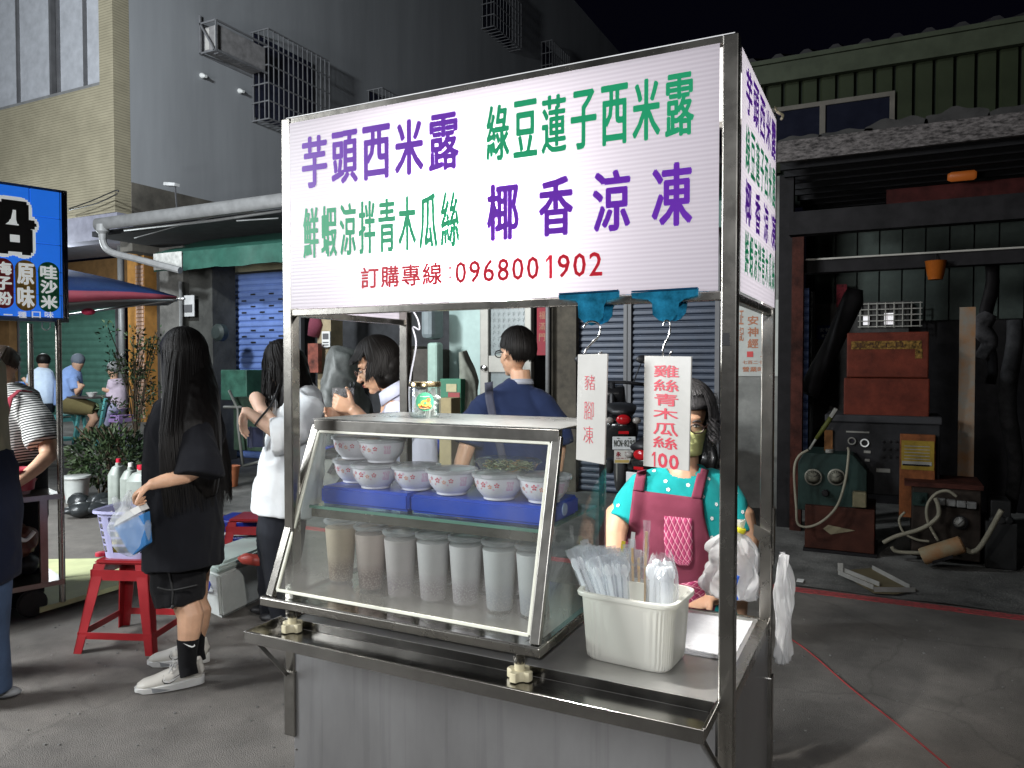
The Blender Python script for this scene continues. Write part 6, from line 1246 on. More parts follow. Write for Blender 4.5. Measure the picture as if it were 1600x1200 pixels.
def st_text(s, x0_, y0_, x1_, y1_, m, d, off=0, name='lettering'):
    bm = B(); zt__, zb__ = PS((x0_+x1_)/2, y0_).z, PS((x0_+x1_)/2, y1_).z; xa, xb = SX(x0_, 400), SX(x1_, 400)
    text(bm, s, FA+sd_*xa+sn*sgn*d+Vector((0, 0, zb__)), sd_, Z_, xb-xa, zt__-zb__, off); return obj(name, bm, m, st)
wl_ = mm('sign_white', (.80, .82, .80), rough=.4, var=.02); kb = mm('sign_black', (.012, .012, .012), rough=.5)
for m_ in (wl_,): p_ = m_.node_tree.nodes['Principled BSDF']; p_.inputs['Emission Color'].default_value = (.8, .85, .85, 1); p_.inputs['Emission Strength'].default_value = .35
st_text('船', -72, 300, 60, 402, wl_, .027, .62); st_text('船', -68, 305, 56, 397, kb, .030, .26)
def pill(x0_, y0_, x1_, y1_, m, chars):
    xa, xb = SX(x0_, 400), SX(x1_, 400); xm = (xa+xb)/2; w = (xb-xa)/2; zt__, zb__ = PS((x0_+x1_)/2, y0_).z, PS((x0_+x1_)/2, y1_).z
    bm = B(); pts = []
    for k in range(24):
        a = 2*math.pi*k/24; cz_ = (zt__-w) if math.sin(a) >= 0 else (zb__+w); pts.append(FA+sd_*(xm+w*math.cos(a))+sn*sgn*.0265+Vector((0, 0, cz_+w*math.sin(a))))
    prism(bm, pts, sn*sgn*.001); obj('flavour_badge', bm, m, st)
    n = len(chars); hh = (y1_-y0_-8)/n
    for i, ch in enumerate(chars): st_text(ch, x0_+3, y0_+4+i*hh+1, x1_-3, y0_+4+(i+1)*hh-1, wl_, .029, .2)
pill(-14, 404, 19, 482, mm('badge_red', (.50, .03, .04)), '梅子粉'); pill(21, 407, 54, 486, mm('badge_ochre', (.60, .36, .06)), '原味'); pill(57, 410, 90, 488, mm('badge_green', (.02, .30, .12)), '哇沙米')
for i, (ch, x) in enumerate(zip('一種口味', (2, 24, 46, 66))): st_text(ch, x, 487 if ch != '一' else 491, x+14, 497 if ch != '一' else 493, wl_, .029, .12)
# stall counter and shelves
zc2 = PS(98, 770).z
bm = B(); sbox(-1.6, .0, zc2-.03, zc2, *sorted((sgn*.02, -sgn*.62)), bm); obj('counter_top', bm, steel_d, st)
bm = B(); sbox(-1.6, .01, .17, .20, *sorted((sgn*.02, -sgn*.60)), bm); obj('lower_shelf', bm, steel_d, st)
bm = B(); sbox(-.115, -.075, .20, zc2-.031, *sorted((sgn*.015, -sgn*.02)), bm); obj('leg', bm, steel_d, st)
bm = B(); P = FA-sd_*.16+Vector((0, 0, .085)); lathe(bm, P-sn*.02, [(.07, 0), (.08, .01), (.08, .03), (.07, .04)], 20, axis=sn); obj('wheel', bm, rubber, st, smooth='auto')
pinkp = translucent('pink_tub_plastic', (.72, .50, .52), .3, .05)
P = FA-sd_*.25+sn*(-sgn*.16); P.z = zc2+.001
t = thing('pink_tub', 'pale pink plastic tub with wrapped food on the stall counter', 'food tub', P)
def rtub(bm, P, a, b, h, fl, ax=None):
    n = 32; rs = []
    for z, k in ((0, .82), (h, 1), (h+.004, 1.04+fl), (h, .97), (.005, .8)):
        rs.append([bm.verts.new(P+sd_*(rr(2*math.pi*i/n, a*k, b*k, .4)[0])+sn*(rr(2*math.pi*i/n, a*k, b*k, .4)[1])+Vector((0, 0, z+(.012*math.sin(i*1.1) if fl and z > .01 else 0)))) for i in range(n)])
    bm.faces.new(rs[0][::-1])
    for i in range(4):
        for k in range(n): bm.faces.new((rs[i][k], rs[i][(k+1) % n], rs[i+1][(k+1) % n], rs[i+1][k]))
    bm.faces.new(rs[4])
bm = B(); rtub(bm, P, .14, .10, .075, .06); obj('tub_wall', bm, pinkp, t, smooth='auto')
bm = B(); rtub(bm, P+sd_*.03+Vector((0, 0, .02)), .07, .05, .035, 0); obj('food_packet', bm, mm('pink_packet', (.52, .28, .24), rough=.6), t, smooth='auto')
P = FA-sd_*.42+sn*(-sgn*.25); P.z = .201; bm = B(); obox(bm, P+Vector((.05, .0, .10)), sd_*.08, sn*.10, Vector((0, 0, .10))); tag(obj('green_bin', bm, mm('bin_green', (.08, .50, .08), rough=.4), bevel=.012), 'bright green plastic bin on the lower shelf of the stall', 'bin')
P = FA-sd_*.20+sn*(-sgn*.22)+Vector((0, 0, .43)); tag(blob('brown_bag', lambda bm: (ell(bm, P, (.16, .13, .10)), ell(bm, P+Vector((-.08, 0, .05)), (.09, .1, .07))), mm('brown_bag', (.17, .07, .045), rough=.5, var=.2), voxel=.012, disp=(.035, 14, (1, 1, 1))), 'crumpled reddish brown bag hanging under the stall counter', 'bag')
P2 = FA-sd_*.24+sn*(sgn*.0)+Vector((0, 0, .50)); bm = B(); tube(bm, smoothpts([P2, P2+sd_*.05+Vector((0, 0, -.035)), P2+sd_*.10+Vector((0, 0, .01))]), .012, 8); tag(obj('white_band', bm, white_p, smooth=True), 'white plastic handle on the reddish brown bag', 'handle')
P = FA-sd_*.30+sn*(-sgn*.30); bm = B(); obox(bm, P+Vector((0, 0, .63)), sd_*.10, sn*.10, Vector((0, 0, .11))); tag(obj('red_box', bm, mm('red_box', (.28, .015, .03), rough=.5), bevel=.01), 'dark red box hanging under the stall counter', 'box')
P = FA-sd_*.14+sn*(-sgn*.25); bm = B(); ell(bm, P+Vector((0, 0, .27)), (.09, .08, .07)); tag(obj('dark_pouch', bm, black_p, smooth=True), 'black pouch on the lower shelf beside the green bin', 'pouch')
P = PS(72, 504); bm = B(); tube(bm, smoothpts([P+sd_*-.02, P+sd_*-.02+Vector((0, 0, -.03)), P+Vector((0, 0, -.045)), P+sd_*.02+Vector((0, 0, -.03)), P+sd_*.02]), .003, 6); tag(obj('hook', bm, white_p, smooth=True), 'white wire loop hanging below the blue sign', 'hook')
# tent of another stall: navy, red stripe, pale underside
t = thing('tent_canopy', 'navy and red striped tent canopy with pale underside', 'tent', PD(200, 460, 7.5))
navy, redc, und = mm('tent_navy', (.006, .018, .06), rough=.95, spec=.1, bump=.3, bscale=8), mm('tent_red', (.12, .008, .02), rough=.7), mm('tent_under', (.12, .12, .12), rough=.7, var=.2)
ap = PD(-140, 330, 8.0); tipp = PD(278, 468, 7.6); tl2 = PD(-200, 440, 6.6); 
def strip(pa, pb, qa, qb, n=12, sag=.02):
    bm = B(); v = []
    for i in range(n+1):
        u = i/n; a = Vector(pa).lerp(Vector(pb), u); b = Vector(qa).lerp(Vector(qb), u); dz = Vector((0, 0, sag*math.sin(u*9))); v.append((bm.verts.new(a+dz), bm.verts.new(b+dz)))
    for i in range(n): bm.faces.new((v[i][0], v[i+1][0], v[i+1][1], v[i][1]))
    return bm
fl, fr_ = PD(-200, 462, 6.5), PD(276, 466, 7.6)
for nm, bm, m_ in (('roof_cloth', strip(PD(-200, 340, 8.2), PD(276, 464, 7.62), PD(-200, 428, 6.5), PD(276, 464.5, 7.6)), navy), ('valance', strip(PD(-200, 428, 6.5), PD(276, 464.5, 7.6), PD(-200, 470, 6.5), PD(277, 470, 7.6)), redc), ('lining', strip(PD(-200, 471, 6.52), PD(277, 470, 7.62), PD(-200, 498, 9.5), PD(262, 478, 9.0)), und)):
    o = obj(nm, bm, m_, t, smooth=True); o.modifiers.new('s', 'SOLIDIFY').thickness = .004
bm = B(); tube(bm, [PD(-200, 470, 6.55), PD(277, 469, 7.6)], .015, 8); tube(bm, [PD(105, 492, 9.2), PD(277, 468, 7.6)], .012, 6); ell(bm, PD(284, 467, 7.6), (.05, .02, .02)); obj('tent_pole', bm, steel_s, t, smooth=True)
bm = B(); ell(bm, PD(138, 487, 7.6), (.09, .05, .035)); tag(obj('red_lantern', bm, mm('lantern_red', (.5, .02, .08)), smooth=True), 'small red lantern under the tent canopy', 'lantern')
# ================================================================== PEOPLE
def S(x, y, D, a, b=None): return (PD(x, y, D), a, b if b is not None else a)
def basis(F, U=(0, 0, 1)):
    F = Vector(F).normalized(); U = Vector(U); U = (U-F*U.dot(F)).normalized(); return F, U, U.cross(F)
FH = Vector((FWD.x, FWD.y, 0)).normalized()
def headskin(bm, c, F, U, s=1.0, chin=1.0, ears=True):
    F, U, Lf = basis(F, U); c = Vector(c); ax = (F, Lf, U); P = lambda f, l, u: c+(F*f+Lf*l+U*u)*s
    ell(bm, P(-.012, 0, .030), (.092*s, .074*s, .088*s), ax, 24); ell(bm, P(.022, 0, -.020), (.066*s, .062*s, .080*s), ax, 24)
    ell(bm, P(.030, 0, -.068), (.050*s, .044*s, .042*s*chin), ax, 18); ell(bm, P(.062, 0, -.098), (.020*s, .020*s, .016*s), ax, 12)
    ell(bm, P(.066, 0, .030), (.020*s, .052*s, .020*s), ax, 14)
    for l in (-1, 1): ell(bm, P(.050, l*.034, -.030), (.030*s, .022*s, .026*s), ax, 12)
    loft(bm, [(P(.082, 0, .012), .007*s), (P(.094, 0, -.010), .009*s), (P(.106, 0, -.030), .012*s), (P(.094, 0, -.038), .013*s)], n=10)
    for l in (-1, 1): ell(bm, P(.090, l*.011, -.034), (.009*s, .007*s, .007*s), ax, 8)
    ell(bm, P(.082, 0, -.058), (.014*s, .021*s, .006*s), ax, 12); ell(bm, P(.080, 0, -.069), (.014*s, .019*s, .007*s), ax, 12)
    if ears:
        for l in (-1, 1): ell(bm, P(-.006, l*.076, -.006), (.018*s, .008*s, .031*s), (F, Lf, (U-F*.2).normalized()), 12)
def facebits(par, c, F, U, s=1.0, glasses=None, lips=True, brow=None, both=True):
    F, U, Lf = basis(F, U); c = Vector(c); P = lambda f, l, u: c+(F*f+Lf*l+U*u)*s; ax = (F, Lf, U)
    for l in (-1, 1):
        bm = B(); ell(bm, P(.0765, l*.031, .004), (.008*s, .012*s, .0055*s), ax, 10); e = obj('eye', bm, mm('eye_white', (.55, .52, .48), rough=.2, var=.02), par, smooth=True)
        bm = B(); ell(bm, P(.0820, l*.031, .003), (.0042*s, .0052*s, .0052*s), ax, 10); obj('iris', bm, mm('iris_dark', (.015, .01, .008), rough=.1), e, smooth=True)
        bm = B(); tube(bm, smoothpts([P(.083, l*.018, .019), P(.084, l*.032, .025), P(.074, l*.048, .019)]), .0028*s, 6); obj('eyebrow', bm, brow or hair_m, par, smooth=True)
        bm = B(); tube(bm, smoothpts([P(.080, l*.019, .0065), P(.085, l*.031, .0105), (P(.076, l*.044, .006))]), .0016*s, 6); obj('eyelid', bm, hair_m, par, smooth=True)
    if lips:
        bm = B(); ell(bm, P(.0935, 0, -.0595), (.004*s, .017*s, .0042*s), ax, 10); ell(bm, P(.0925, 0, -.067), (.004*s, .014*s, .0050*s), ax, 10); obj('lips', bm, mm('lip', (.38, .12, .10), rough=.4), par, smooth=True)
    if glasses:
        bm = B(); rw, rh = .024*s, .018*s
        for l in (-1, 1):
            tube(bm, [P(.104, l*.033, .002)+Lf*math.cos(a)*rw+U*math.sin(a)*rh for a in [2*math.pi*k/18 for k in range(19)]], glasses[0], 6)
            tube(bm, [P(.103, l*.057, .006), P(.06, l*.076, .006), P(-.008, l*.080, .008), P(-.02, l*.078, -.010)], glasses[0]*.9, 6)
        tube(bm, [P(.104, -.010, .006), P(.108, 0, .009), P(.104, .010, .006)], glasses[0], 6); g = obj('glasses', bm, glasses[1], par, smooth=True)
        bm = B()
        for l in (-1, 1): f = bm.faces.new([bm.verts.new(P(.104, l*.033, .002)+Lf*math.cos(a)*rw+U*math.sin(a)*rh) for a in [2*math.pi*k/18 for k in range(18)]])
        obj('lens', bm, glass('lens_glass', film=.02), g)
def hairdo(par, c, F, U, s, length, n=420, front=.95, cap=True, short=False, part=0, puff=1.0, w=.007, drop=None, m=None, wave=0, bang=None, wid=1.0):
    F, U, Lf = basis(F, U); c = Vector(c); DN = Vector((0, 0, -1)); m = m or hair_m
    a_, b_, h_ = .106*s*puff, .090*s*puff*wid, .112*s*puff; oc = c+(F*-.016+U*.030)*s; bm = B()
    if cap:
        def keepf(v):
            q = v-c; f, u = q.dot(F)/s, q.dot(U)/s; l = abs(q.dot(Lf))/s
            if short and (u < -.040 or (l > .045 and u < .014 and f > -.040) or (u < -.005 and f > -.045)): return False
            return not (f > .040 and u < .058) and not (u < -.02 and f > -.02) and not (f > .012 and u < .02)
        bc_ = B(); ell(bc_, oc, (a_*.965, b_*.965, h_*.965), (F, Lf, U), 40); bmesh.ops.delete(bc_, geom=[v for v in bc_.verts if not keepf(v.co)], context='VERTS'); o = obj('hair_cap', bc_, m, par, smooth=True); o.modifiers.new('s', 'SOLIDIFY').thickness = .004
    for k in range(n):
        ph = random.uniform(-math.pi, math.pi); L = length(abs(ph)) * random.uniform(.80, 1.04)
        if abs(ph) < front and bang is None: L = 0
        r0 = random.uniform(.97, 1.05); pts = []
        el0 = random.uniform(.0, .9); maxel = math.pi/2*random.uniform(.97, 1.08)
        if short: maxel = math.pi/2*(1.42 if abs(ph) > 2.3 else 1.02+.40*max(0, (abs(ph)-1.6)/.7))*random.uniform(.93, 1.02); L = 0
        if abs(ph) < front: maxel = (bang or .62)*math.pi/2*random.uniform(.9, 1.05)
        for i in range(9):
            e = el0+(maxel-el0)*i/8
            pts.append(oc+(F*math.cos(ph)*a_*math.sin(e)+Lf*math.sin(ph)*b_*math.sin(e)+U*h_*math.cos(e))*r0)
        if L > 0:
            out = (F*math.cos(ph)+Lf*math.sin(ph)); out.z = 0; base = pts[-1]; sw = random.uniform(-1, 1)
            for i in range(1, 9):
                u = i/8; off = (drop(u, ph) if drop else Vector((0, 0, 0)))
                pts.append(base+DN*L*u+off+out*(.012*s*u)+Lf*(wave*math.sin(u*6+sw*3)*.01)+F*(wave*math.cos(u*5+sw*5)*.008))
        ww = w*random.uniform(.6, 1.3); N_ = len(pts); prev = None
        for i, p in enumerate(pts):
            t_ = (pts[min(i+1, N_-1)]-pts[max(i-1, 0)]).normalized(); o_ = (p-oc); o_ = (o_-t_*o_.dot(t_)).normalized() if (o_-t_*o_.dot(t_)).length > 1e-5 else t_.orthogonal(); sd2 = t_.cross(o_)*ww*(1-.75*(i/(N_-1))**3)*.5
            cur = (bm.verts.new(p-sd2), bm.verts.new(p+o_*ww*.22), bm.verts.new(p+sd2))
            if prev: bm.faces.new((prev[0], cur[0], cur[1], prev[1])); bm.faces.new((prev[1], cur[1], cur[2], prev[2]))
            prev = cur
    o = stuff(obj('hair', bm, m, par, smooth=True)); return o
def hand(bm, wr, d, pn, side, s=1.0, curl=(.5, .6, .7, .8), thumb=.6, fl=1.0):
    """palm from wrist along d; pn = palm normal (fingers curl towards it); side = direction of the thumb"""
    d = Vector(d).normalized(); pn = Vector(pn); pn = (pn-d*pn.dot(d)).normalized(); side = Vector(side); side = (side-d*side.dot(d)-pn*side.dot(pn)).normalized(); wr = Vector(wr)
    loft(bm, [(wr-d*.02*s, .024*s, .019*s), (wr+d*.015*s, .027*s, .018*s), (wr+d*.05*s, .037*s, .015*s), (wr+d*.085*s, .039*s, .012*s)], n=14, a0=side)
    kn = wr+d*.083*s
    for i, (o_, l_) in enumerate(((.028, .074), (.0095, .084), (-.0095, .078), (-.027, .060))):
        p = kn+side*o_*s; dd = d.copy(); pts = [(p-d*.02*s, .0085*s)]; axx = d.cross(pn); c_ = curl[i]
        pts.append((p, .0090*s))
        for j, (fr2, rr_) in enumerate(((.45, .0084), (.30, .0076), (.25, .0066))):
            dd = (Matrix.Rotation(c_*(1, 1.1, .8)[j], 3, axx) @ dd); p = p+dd*l_*fr2*s*fl; pts.append((p, rr_*s))
        loft(bm, pts, n=8)
    p = wr+d*.018*s+side*.022*s; dd = (d*.62+side*.75+pn*.25).normalized(); pts = [(p-dd*.01*s, .012*s), (p, .0135*s)]
    for j, l_ in enumerate((.038, .030, .024)): p = p+dd*l_*s; pts.append((p, (.0115, .0100, .0085)[j]*s)); dd = (dd+d*thumb*.5+pn*thumb*.5).normalized()
    loft(bm, pts, n=8)
cloth_st = (1, 1, .45)
# ---------------------------------------------------------------- drape a patch of cloth on a built garment as seen from one side
def drape(name, target, rows, nu, m, parent, off=.006, thick=.002, uv=False, fallback=None):
    dg = None; me = target.data; w0 = wloc(target); tree = BVHTree.FromPolygons([v.co+w0 for v in me.vertices], [tuple(p.vertices) for p in me.polygons])
    bm = B(); uvl = bm.loops.layers.uv.new('uv'); grid = []; last = fallback
    for (xl, yl), (xr, yr) in rows:
        row = []
        for i in range(nu+1):
            u = i/nu; x, y = xl+(xr-xl)*u, yl+(yr-yl)*u; d = ray(x, y).normalized(); h = tree.ray_cast(CAM, d)
            row.append((h[0]-d*off, h[3]) if h[0] is not None else None)
            grid_last = row[-1]
        grid.append(row)
    ds = [(p[0]-CAM).dot(FWD) for r in grid for p in r if p]; dm = sorted(ds)[len(ds)//2] if ds else fallback
    V = []
    for j, ((xl, yl), (xr, yr)) in enumerate(rows):
        V.append([bm.verts.new(grid[j][i][0] if grid[j][i] and abs((grid[j][i][0]-CAM).dot(FWD)-dm) < .16 else PD(xl+(xr-xl)*i/nu, yl+(yr-yl)*i/nu, dm)) for i in range(nu+1)])
    for j in range(len(rows)-1):
        for i in range(nu):
            f = bm.faces.new((V[j][i], V[j][i+1], V[j+1][i+1], V[j+1][i]))
            for lp, (uu, vv) in zip(f.loops, ((i, j), (i+1, j), (i+1, j+1), (i, j+1))): lp[uvl].uv = (uu/nu, 1-vv/(len(rows)-1))
    o = obj(name, bm, m, parent, smooth=True); sd = o.modifiers.new('s', 'SOLIDIFY'); sd.thickness = thick; return o
def lerprows(keys, n):
    out = []; ks = keys
    for i in range(n+1):
        t = i/n*(len(ks)-1); k = min(int(t), len(ks)-2); u = t-k; (a, b), (c, d) = ks[k], ks[k+1]
        out.append(((a[0]+(c[0]-a[0])*u, a[1]+(c[1]-a[1])*u), (b[0]+(d[0]-b[0])*u, b[1]+(d[1]-b[1])*u)))
    return out
# ================= 1 girl in black with very long hair
blk = fabric('black_jersey', (.009, .0095, .012)); blk2 = fabric('black_nylon', (.011, .011, .012))
foot = PZ(285, 1062, 0)
g1 = thing('person', 'person with waist length black hair in black tee and shorts holding a plastic bag', 'person', foot)
hc = PD(284, 560, 3.56); gF = (-RGT*1.0+FWD*.28+Vector((0, 0, -.10))); gU = Vector((0, 0, 1))
wr = PD(236, 757, 3.24)
def b1(bm):
    headskin(bm, hc, gF, gU, .98); loft(bm, [S(290, 590, 3.56, .050), S(294, 625, 3.55, .055)], n=14, a0=RGT)
    loft(bm, [S(293, 618, 3.55, .06, .10), S(290, 660, 3.55, .09, .16), S(290, 800, 3.55, .10, .14)], n=16, a0=RGT)
    loft(bm, [S(300, 670, 3.42, .030), S(312, 735, 3.34, .040), S(290, 742, 3.31, .040), S(262, 750, 3.27, .034), S(244, 755, 3.25, .026), S(234, 758, 3.24, .024)], n=14)
    hand(bm, wr, -RGT*.88+Vector((0, 0, -.55)), Vector((0, 0, -1))-RGT*.2+FWD*.15, -FWD, .92, (.95, 1.0, 1.05, 1.1), .9)
    loft(bm, [S(300, 650, 3.72, .04), S(300, 740, 3.78, .036), S(262, 775, 3.72, .030), S(246, 790, 3.7, .025)], n=12)
    hand(bm, PD(246, 790, 3.7), -RGT*.8+Vector((0, 0, -.6)), Vector((0, 0, -1)), FWD, .88, (.9, .9, 1, 1), .8)
    for (dx, dD, k) in ((0, 0, 0), (13, .22, 1)):
        loft(bm, [S(288+dx, 880, 3.50+dD, .085), S(290+dx, 940, 3.48+dD, .062), S(298+dx, 962-6*k, 3.47+dD, .059), S(296+dx, 985-8*k, 3.46+dD, .052), S(292+dx, 1015-12*k, 3.45+dD, .038), S(291+dx, 1042-18*k, 3.45+dD, .034)], n=14)
body1 = blob('body', b1, skin, g1, voxel=.0048, sm=3)
facebits(g1, hc, gF, gU, .98)
def b2(bm):
    loft(bm, [S(287, 884, 3.52, .160, .215), S(287, 840, 3.53, .158, .21), S(289, 740, 3.54, .160, .20), S(291, 670, 3.55, .150, .21), S(293, 632, 3.55, .115, .20), S(296, 612, 3.55, .070, .09)], n=26, a0=RGT, pw=.85)
    loft(bm, [S(300, 640, 3.46, .075), S(306, 690, 3.38, .088, .075), S(311, 722, 3.33, .098, .080), S(309, 744, 3.31, .110, .085)], n=18, a0=RGT); loft(bm, [S(300, 640, 3.66, .075), S(302, 735, 3.76, .09)], n=16)
tee1 = blob('t_shirt', b2, blk, g1, voxel=.008, sm=4, disp=(.010, 9, cloth_st))
def b3(bm):
    loft(bm, [S(284, 845, 3.55, .14, .17), S(283, 885, 3.54, .135, .16), S(286, 905, 3.53, .10, .14)], n=20, a0=RGT)
    loft(bm, [S(280, 870, 3.50, .118, .10), S(278, 920, 3.49, .112, .10), S(281, 944, 3.48, .102, .10)], n=20, a0=RGT, pw=.8); loft(bm, [S(288, 870, 3.70, .11, .09), S(292, 932, 3.70, .09, .09)], n=20, a0=RGT, pw=.8)
sh1 = blob('shorts', b3, blk2, g1, voxel=.008, sm=3, disp=(.012, 11, (1, 1, .7)))
cordm = mm('black_cord', (.008, .008, .008), rough=.6)
bm = B()
for pts in (((262, 888), (266, 905), (270, 925), (269, 944)), ((258, 885), (275, 893), (296, 886)), ((246, 918), (270, 922), (308, 914))): tube(bm, smoothpts([PD(x, y, 3.372) for x, y in pts]), .0045, 6)
ell(bm, PD(270, 948, 3.372), (.008, .008, .010)); obj('drawcord', bm, cordm, sh1, smooth=True)
sock = fabric('black_sock', (.010, .010, .011)); shoe_w = mm('shoe_offwhite', (.58, .56, .51), rough=.6, var=.06, bump=.1, bscale=90); sole_w = mm('shoe_sole_white', (.66, .66, .64), rough=.5); shoe_g = mm('shoe_grey', (.25, .26, .27), rough=.6)
def swoosh(bm, f, sc, flip=1):
    o_ = [(0, .0), (.10, -.10), (.28, -.14), (.50, -.07), (1.0, .22), (.48, .03), (.24, -.03), (.10, .02), (.07, .14)]
    o_ = [(x, y*.42) for x, y in o_] if sc > .2 else o_
    ff = bm.faces.new([bm.verts.new(f(x*sc, y*sc)) for x, y in o_]); return ff
def shoe(heel, toe, D0, label, ankle, par):
    h, t_ = Vector(heel), Vector(toe); h.z = t_.z = 0; ax = (t_-h).normalized(); L = (t_-h).length; sdv = Vector((-ax.y, ax.x, 0))
    def R_(u, z): return h+ax*L*u+Vector((0, 0, z))
    bm = B(); secs = []
    loft(bm, [(R_(.015, .050), .030, .028), (R_(.10, .060), .052, .037), (R_(.30, .062), .050, .040), (R_(.50, .052), .040, .044), (R_(.70, .042), .030, .047), (R_(.88, .036), .024, .042), (R_(.985, .032), .012, .022)], n=20, a0=Z_)
    loft(bm, [(R_(.18, .07), .055, .036), (R_(.19, .10), .052, .036), (R_(.20, .118), .050, .034)], n=18, a0=ax)
    o = blob('shoe', lambda b: [b.from_mesh(_m) for _m in [_tomesh(bm)]], shoe_w, par, voxel=.005, sm=3)
    bm = B(); n = 36; pr = []
    for k in range(n):
        a = 2*math.pi*k/n; u = .5+.52*math.cos(a); w = (.047+.006*math.cos(a*1-.3))*abs(math.sin(a))**.75*math.copysign(1, math.sin(a)); pr.append((u, w))
    for zs_ in ((.0, .022),):
        A_ = [bm.verts.new(R_(u, .004 if u < .9 else .012)+sdv*w*.94) for u, w in pr]; M_ = [bm.verts.new(R_(u, .026+.014*(1-u))+sdv*w*1.04) for u, w in pr]; A2 = [bm.verts.new(R_(u, .030+.015*(1-u))+sdv*w*.9) for u, w in pr]
        bm.faces.new(A_[::-1]); bm.faces.new(A2)
        for k in range(n): bm.faces.new((A_[k], A_[(k+1) % n], M_[(k+1) % n], M_[k])); bm.faces.new((M_[k], M_[(k+1) % n], A2[(k+1) % n], A2[k]))
    obj('sole', bm, sole_w, o, smooth='auto')
    cs = -1 if sdv.dot(CAM-h) < 0 else 1; c_ = sdv*cs
    bm = B(); prism(bm, [R_(.50, .012)+c_*.0505, R_(.72, .008)+c_*.048, R_(.98, .010)+c_*.015, R_(1.0, .030)+c_*.010, R_(.90, .038)+c_*.036, R_(.75, .030)+c_*.049], c_*.002); obj('toe_guard', bm, shoe_g, o)
    w0_ = wloc(o); tr_ = BVHTree.FromPolygons([v.co+w0_ for v in o.data.vertices], [tuple(q.vertices) for q in o.data.polygons])
    def onshoe(u, z, e): P_ = R_(u, z); h_ = tr_.ray_cast(P_+c_*.15, -c_); return (h_[0] if h_[0] is not None else P_+c_*.04)+c_*e
    bm = B(); swoosh(bm, lambda x, y: onshoe(.62-x, .056+y, .003), .36); k_ = obj('swoosh_outline', bm, cordm, o); 
    bm = B(); swoosh(bm, lambda x, y: onshoe(.605-x*.94, .0565+y*.72, .0045), .345); obj('swoosh', bm, sole_w, o)
    bm = B()
    for i in range(5): u = .42+i*.055; z = .100-i*.012; tube(bm, smoothpts([R_(u, z)+sdv*.026, R_(u+.01, z+.010), R_(u+.03, z-.001)-sdv*.026]), .0028, 6)
    tube(bm, smoothpts([R_(.40, .112), R_(.45, .115)+c_*.02, R_(.52, .085)+c_*.035]), .0025, 6); tube(bm, smoothpts([R_(.40, .112), R_(.46, .128)-c_*.01, R_(.50, .10)]), .0025, 6); obj('laces', bm, sole_w, o, smooth=True)
    return o
def _tomesh(bm): me = bpy.data.meshes.new('x'); bm.to_mesh(me); bm.free(); return me
shoe(PZ(318, 1060, .02), PZ(212, 1077, .02), 0, '', None, g1); shoe(PZ(326, 1028, .02), PZ(232, 1034, .02), 0, '', None, g1)
for (dx, dD, dy) in ((0, 0, 0), (13, .22, -22)):
    o = blob('sock', lambda bm: loft(bm, [S(294+dx, 998+dy, 3.455+dD, .050), S(293+dx, 1015+dy, 3.45+dD, .043), S(293+dx, 1040+dy, 3.45+dD, .039), S(296+dx, 1056+dy, 3.44+dD, .040)], n=18), sock, g1, voxel=.005, sm=2)
    if dx == 0:
        bm = B(); swoosh(bm, lambda x, y: PD(305-x*1150/3.4-0, 1009-y*1150/3.4, 3.396-0)+Vector((0, 0, 0)), .058); obj('swoosh', bm, sole_w, o)
hair_l = lambda ph: .70 if ph > 1.0 else .62
tail = lambda u, ph: RGT*(.05*u)+Vector((0, 0, 0))
def b4(bm): loft(bm, [(hc+gF.normalized()*-.03+Vector((0, 0, .05)), .09, .085), (hc+RGT*.045+Vector((0, 0, -.05)), .095, .098), S(302, 620, 3.52, .115, .13), S(306, 670, 3.46, .108, .14), S(312, 715, 3.44, .09, .14), S(322, 745, 3.45, .055, .12), S(330, 775, 3.46, .02, .05)], n=24, a0=RGT)
blob('hair_mass', b4, hair_m, g1, voxel=.009, sm=3, disp=(.004, 14, (3, 3, .15)))
hairdo(g1, hc, gF, gU, 1.0, hair_l, n=1700, front=1.0, bang=.78, part=0, w=.006, drop=lambda u, ph: RGT*(.070*u+.13*min(1, u*1.3)*max(0, math.cos(ph))) - FWD*(max(0, math.sin(ph))*.21*min(1, u*1.5)) + FWD*(.1*u*max(0, -math.sin(ph))), puff=1.03)
bm = B(); a = PD(240, 684, 3.42); bar(bm, PD(243, 655, 3.38), PD(236, 700, 3.38), .008, .004); obox(bm, PD(240, 680, 3.38), RGT*.010, FWD*.004, Vector((0, 0, .03))); obj('red_badge', bm, mm('badge_crimson', (.45, .02, .03)), tee1)
bm = B(); tube(bm, smoothpts([PD(252, 640, 3.40), PD(246, 660, 3.37), PD(240, 700, 3.36), PD(244, 740, 3.37)]), .004, 6); obj('bag_strap', bm, mm('strap_grey', (.10, .11, .12)), tee1, smooth=True)
# carried bag with blue paper cup
hp = PD(204, 778, 3.22)
t = thing('shopping_bag', 'thin plastic bag with blue paper box held by the girl in black', 'plastic bag', PD(205, 865, 3.22))
thin = translucent('thin_bag_film', (.70, .74, .76), .35, .66, .3)
bm = B(); q = [PD(x, y, 3.22) for x, y in ((178, 824), (224, 802), (228, 852), (208, 868), (200, 862))]; prism(bm, q, FH*.06); obj('blue_cup', bm, mm('cup_blue', (.05, .20, .48), rough=.35, var=.1), t, bevel=.004)
bm = B(); prism(bm, [PD(x, y, 3.215) for x, y in ((177, 823), (221, 799), (216, 790), (196, 800), (180, 815))], FH*.07); obj('paper_lid', bm, white_p, t)
def b5(bm): loft(bm, [S(208, 868, 3.25, .02, .03), S(206, 850, 3.25, .075, .055), S(203, 822, 3.25, .092, .060), S(202, 800, 3.25, .065, .05), S(198, 786, 3.24, .026, .03), S(196, 778, 3.23, .012, .015)], n=24, a0=RGT)
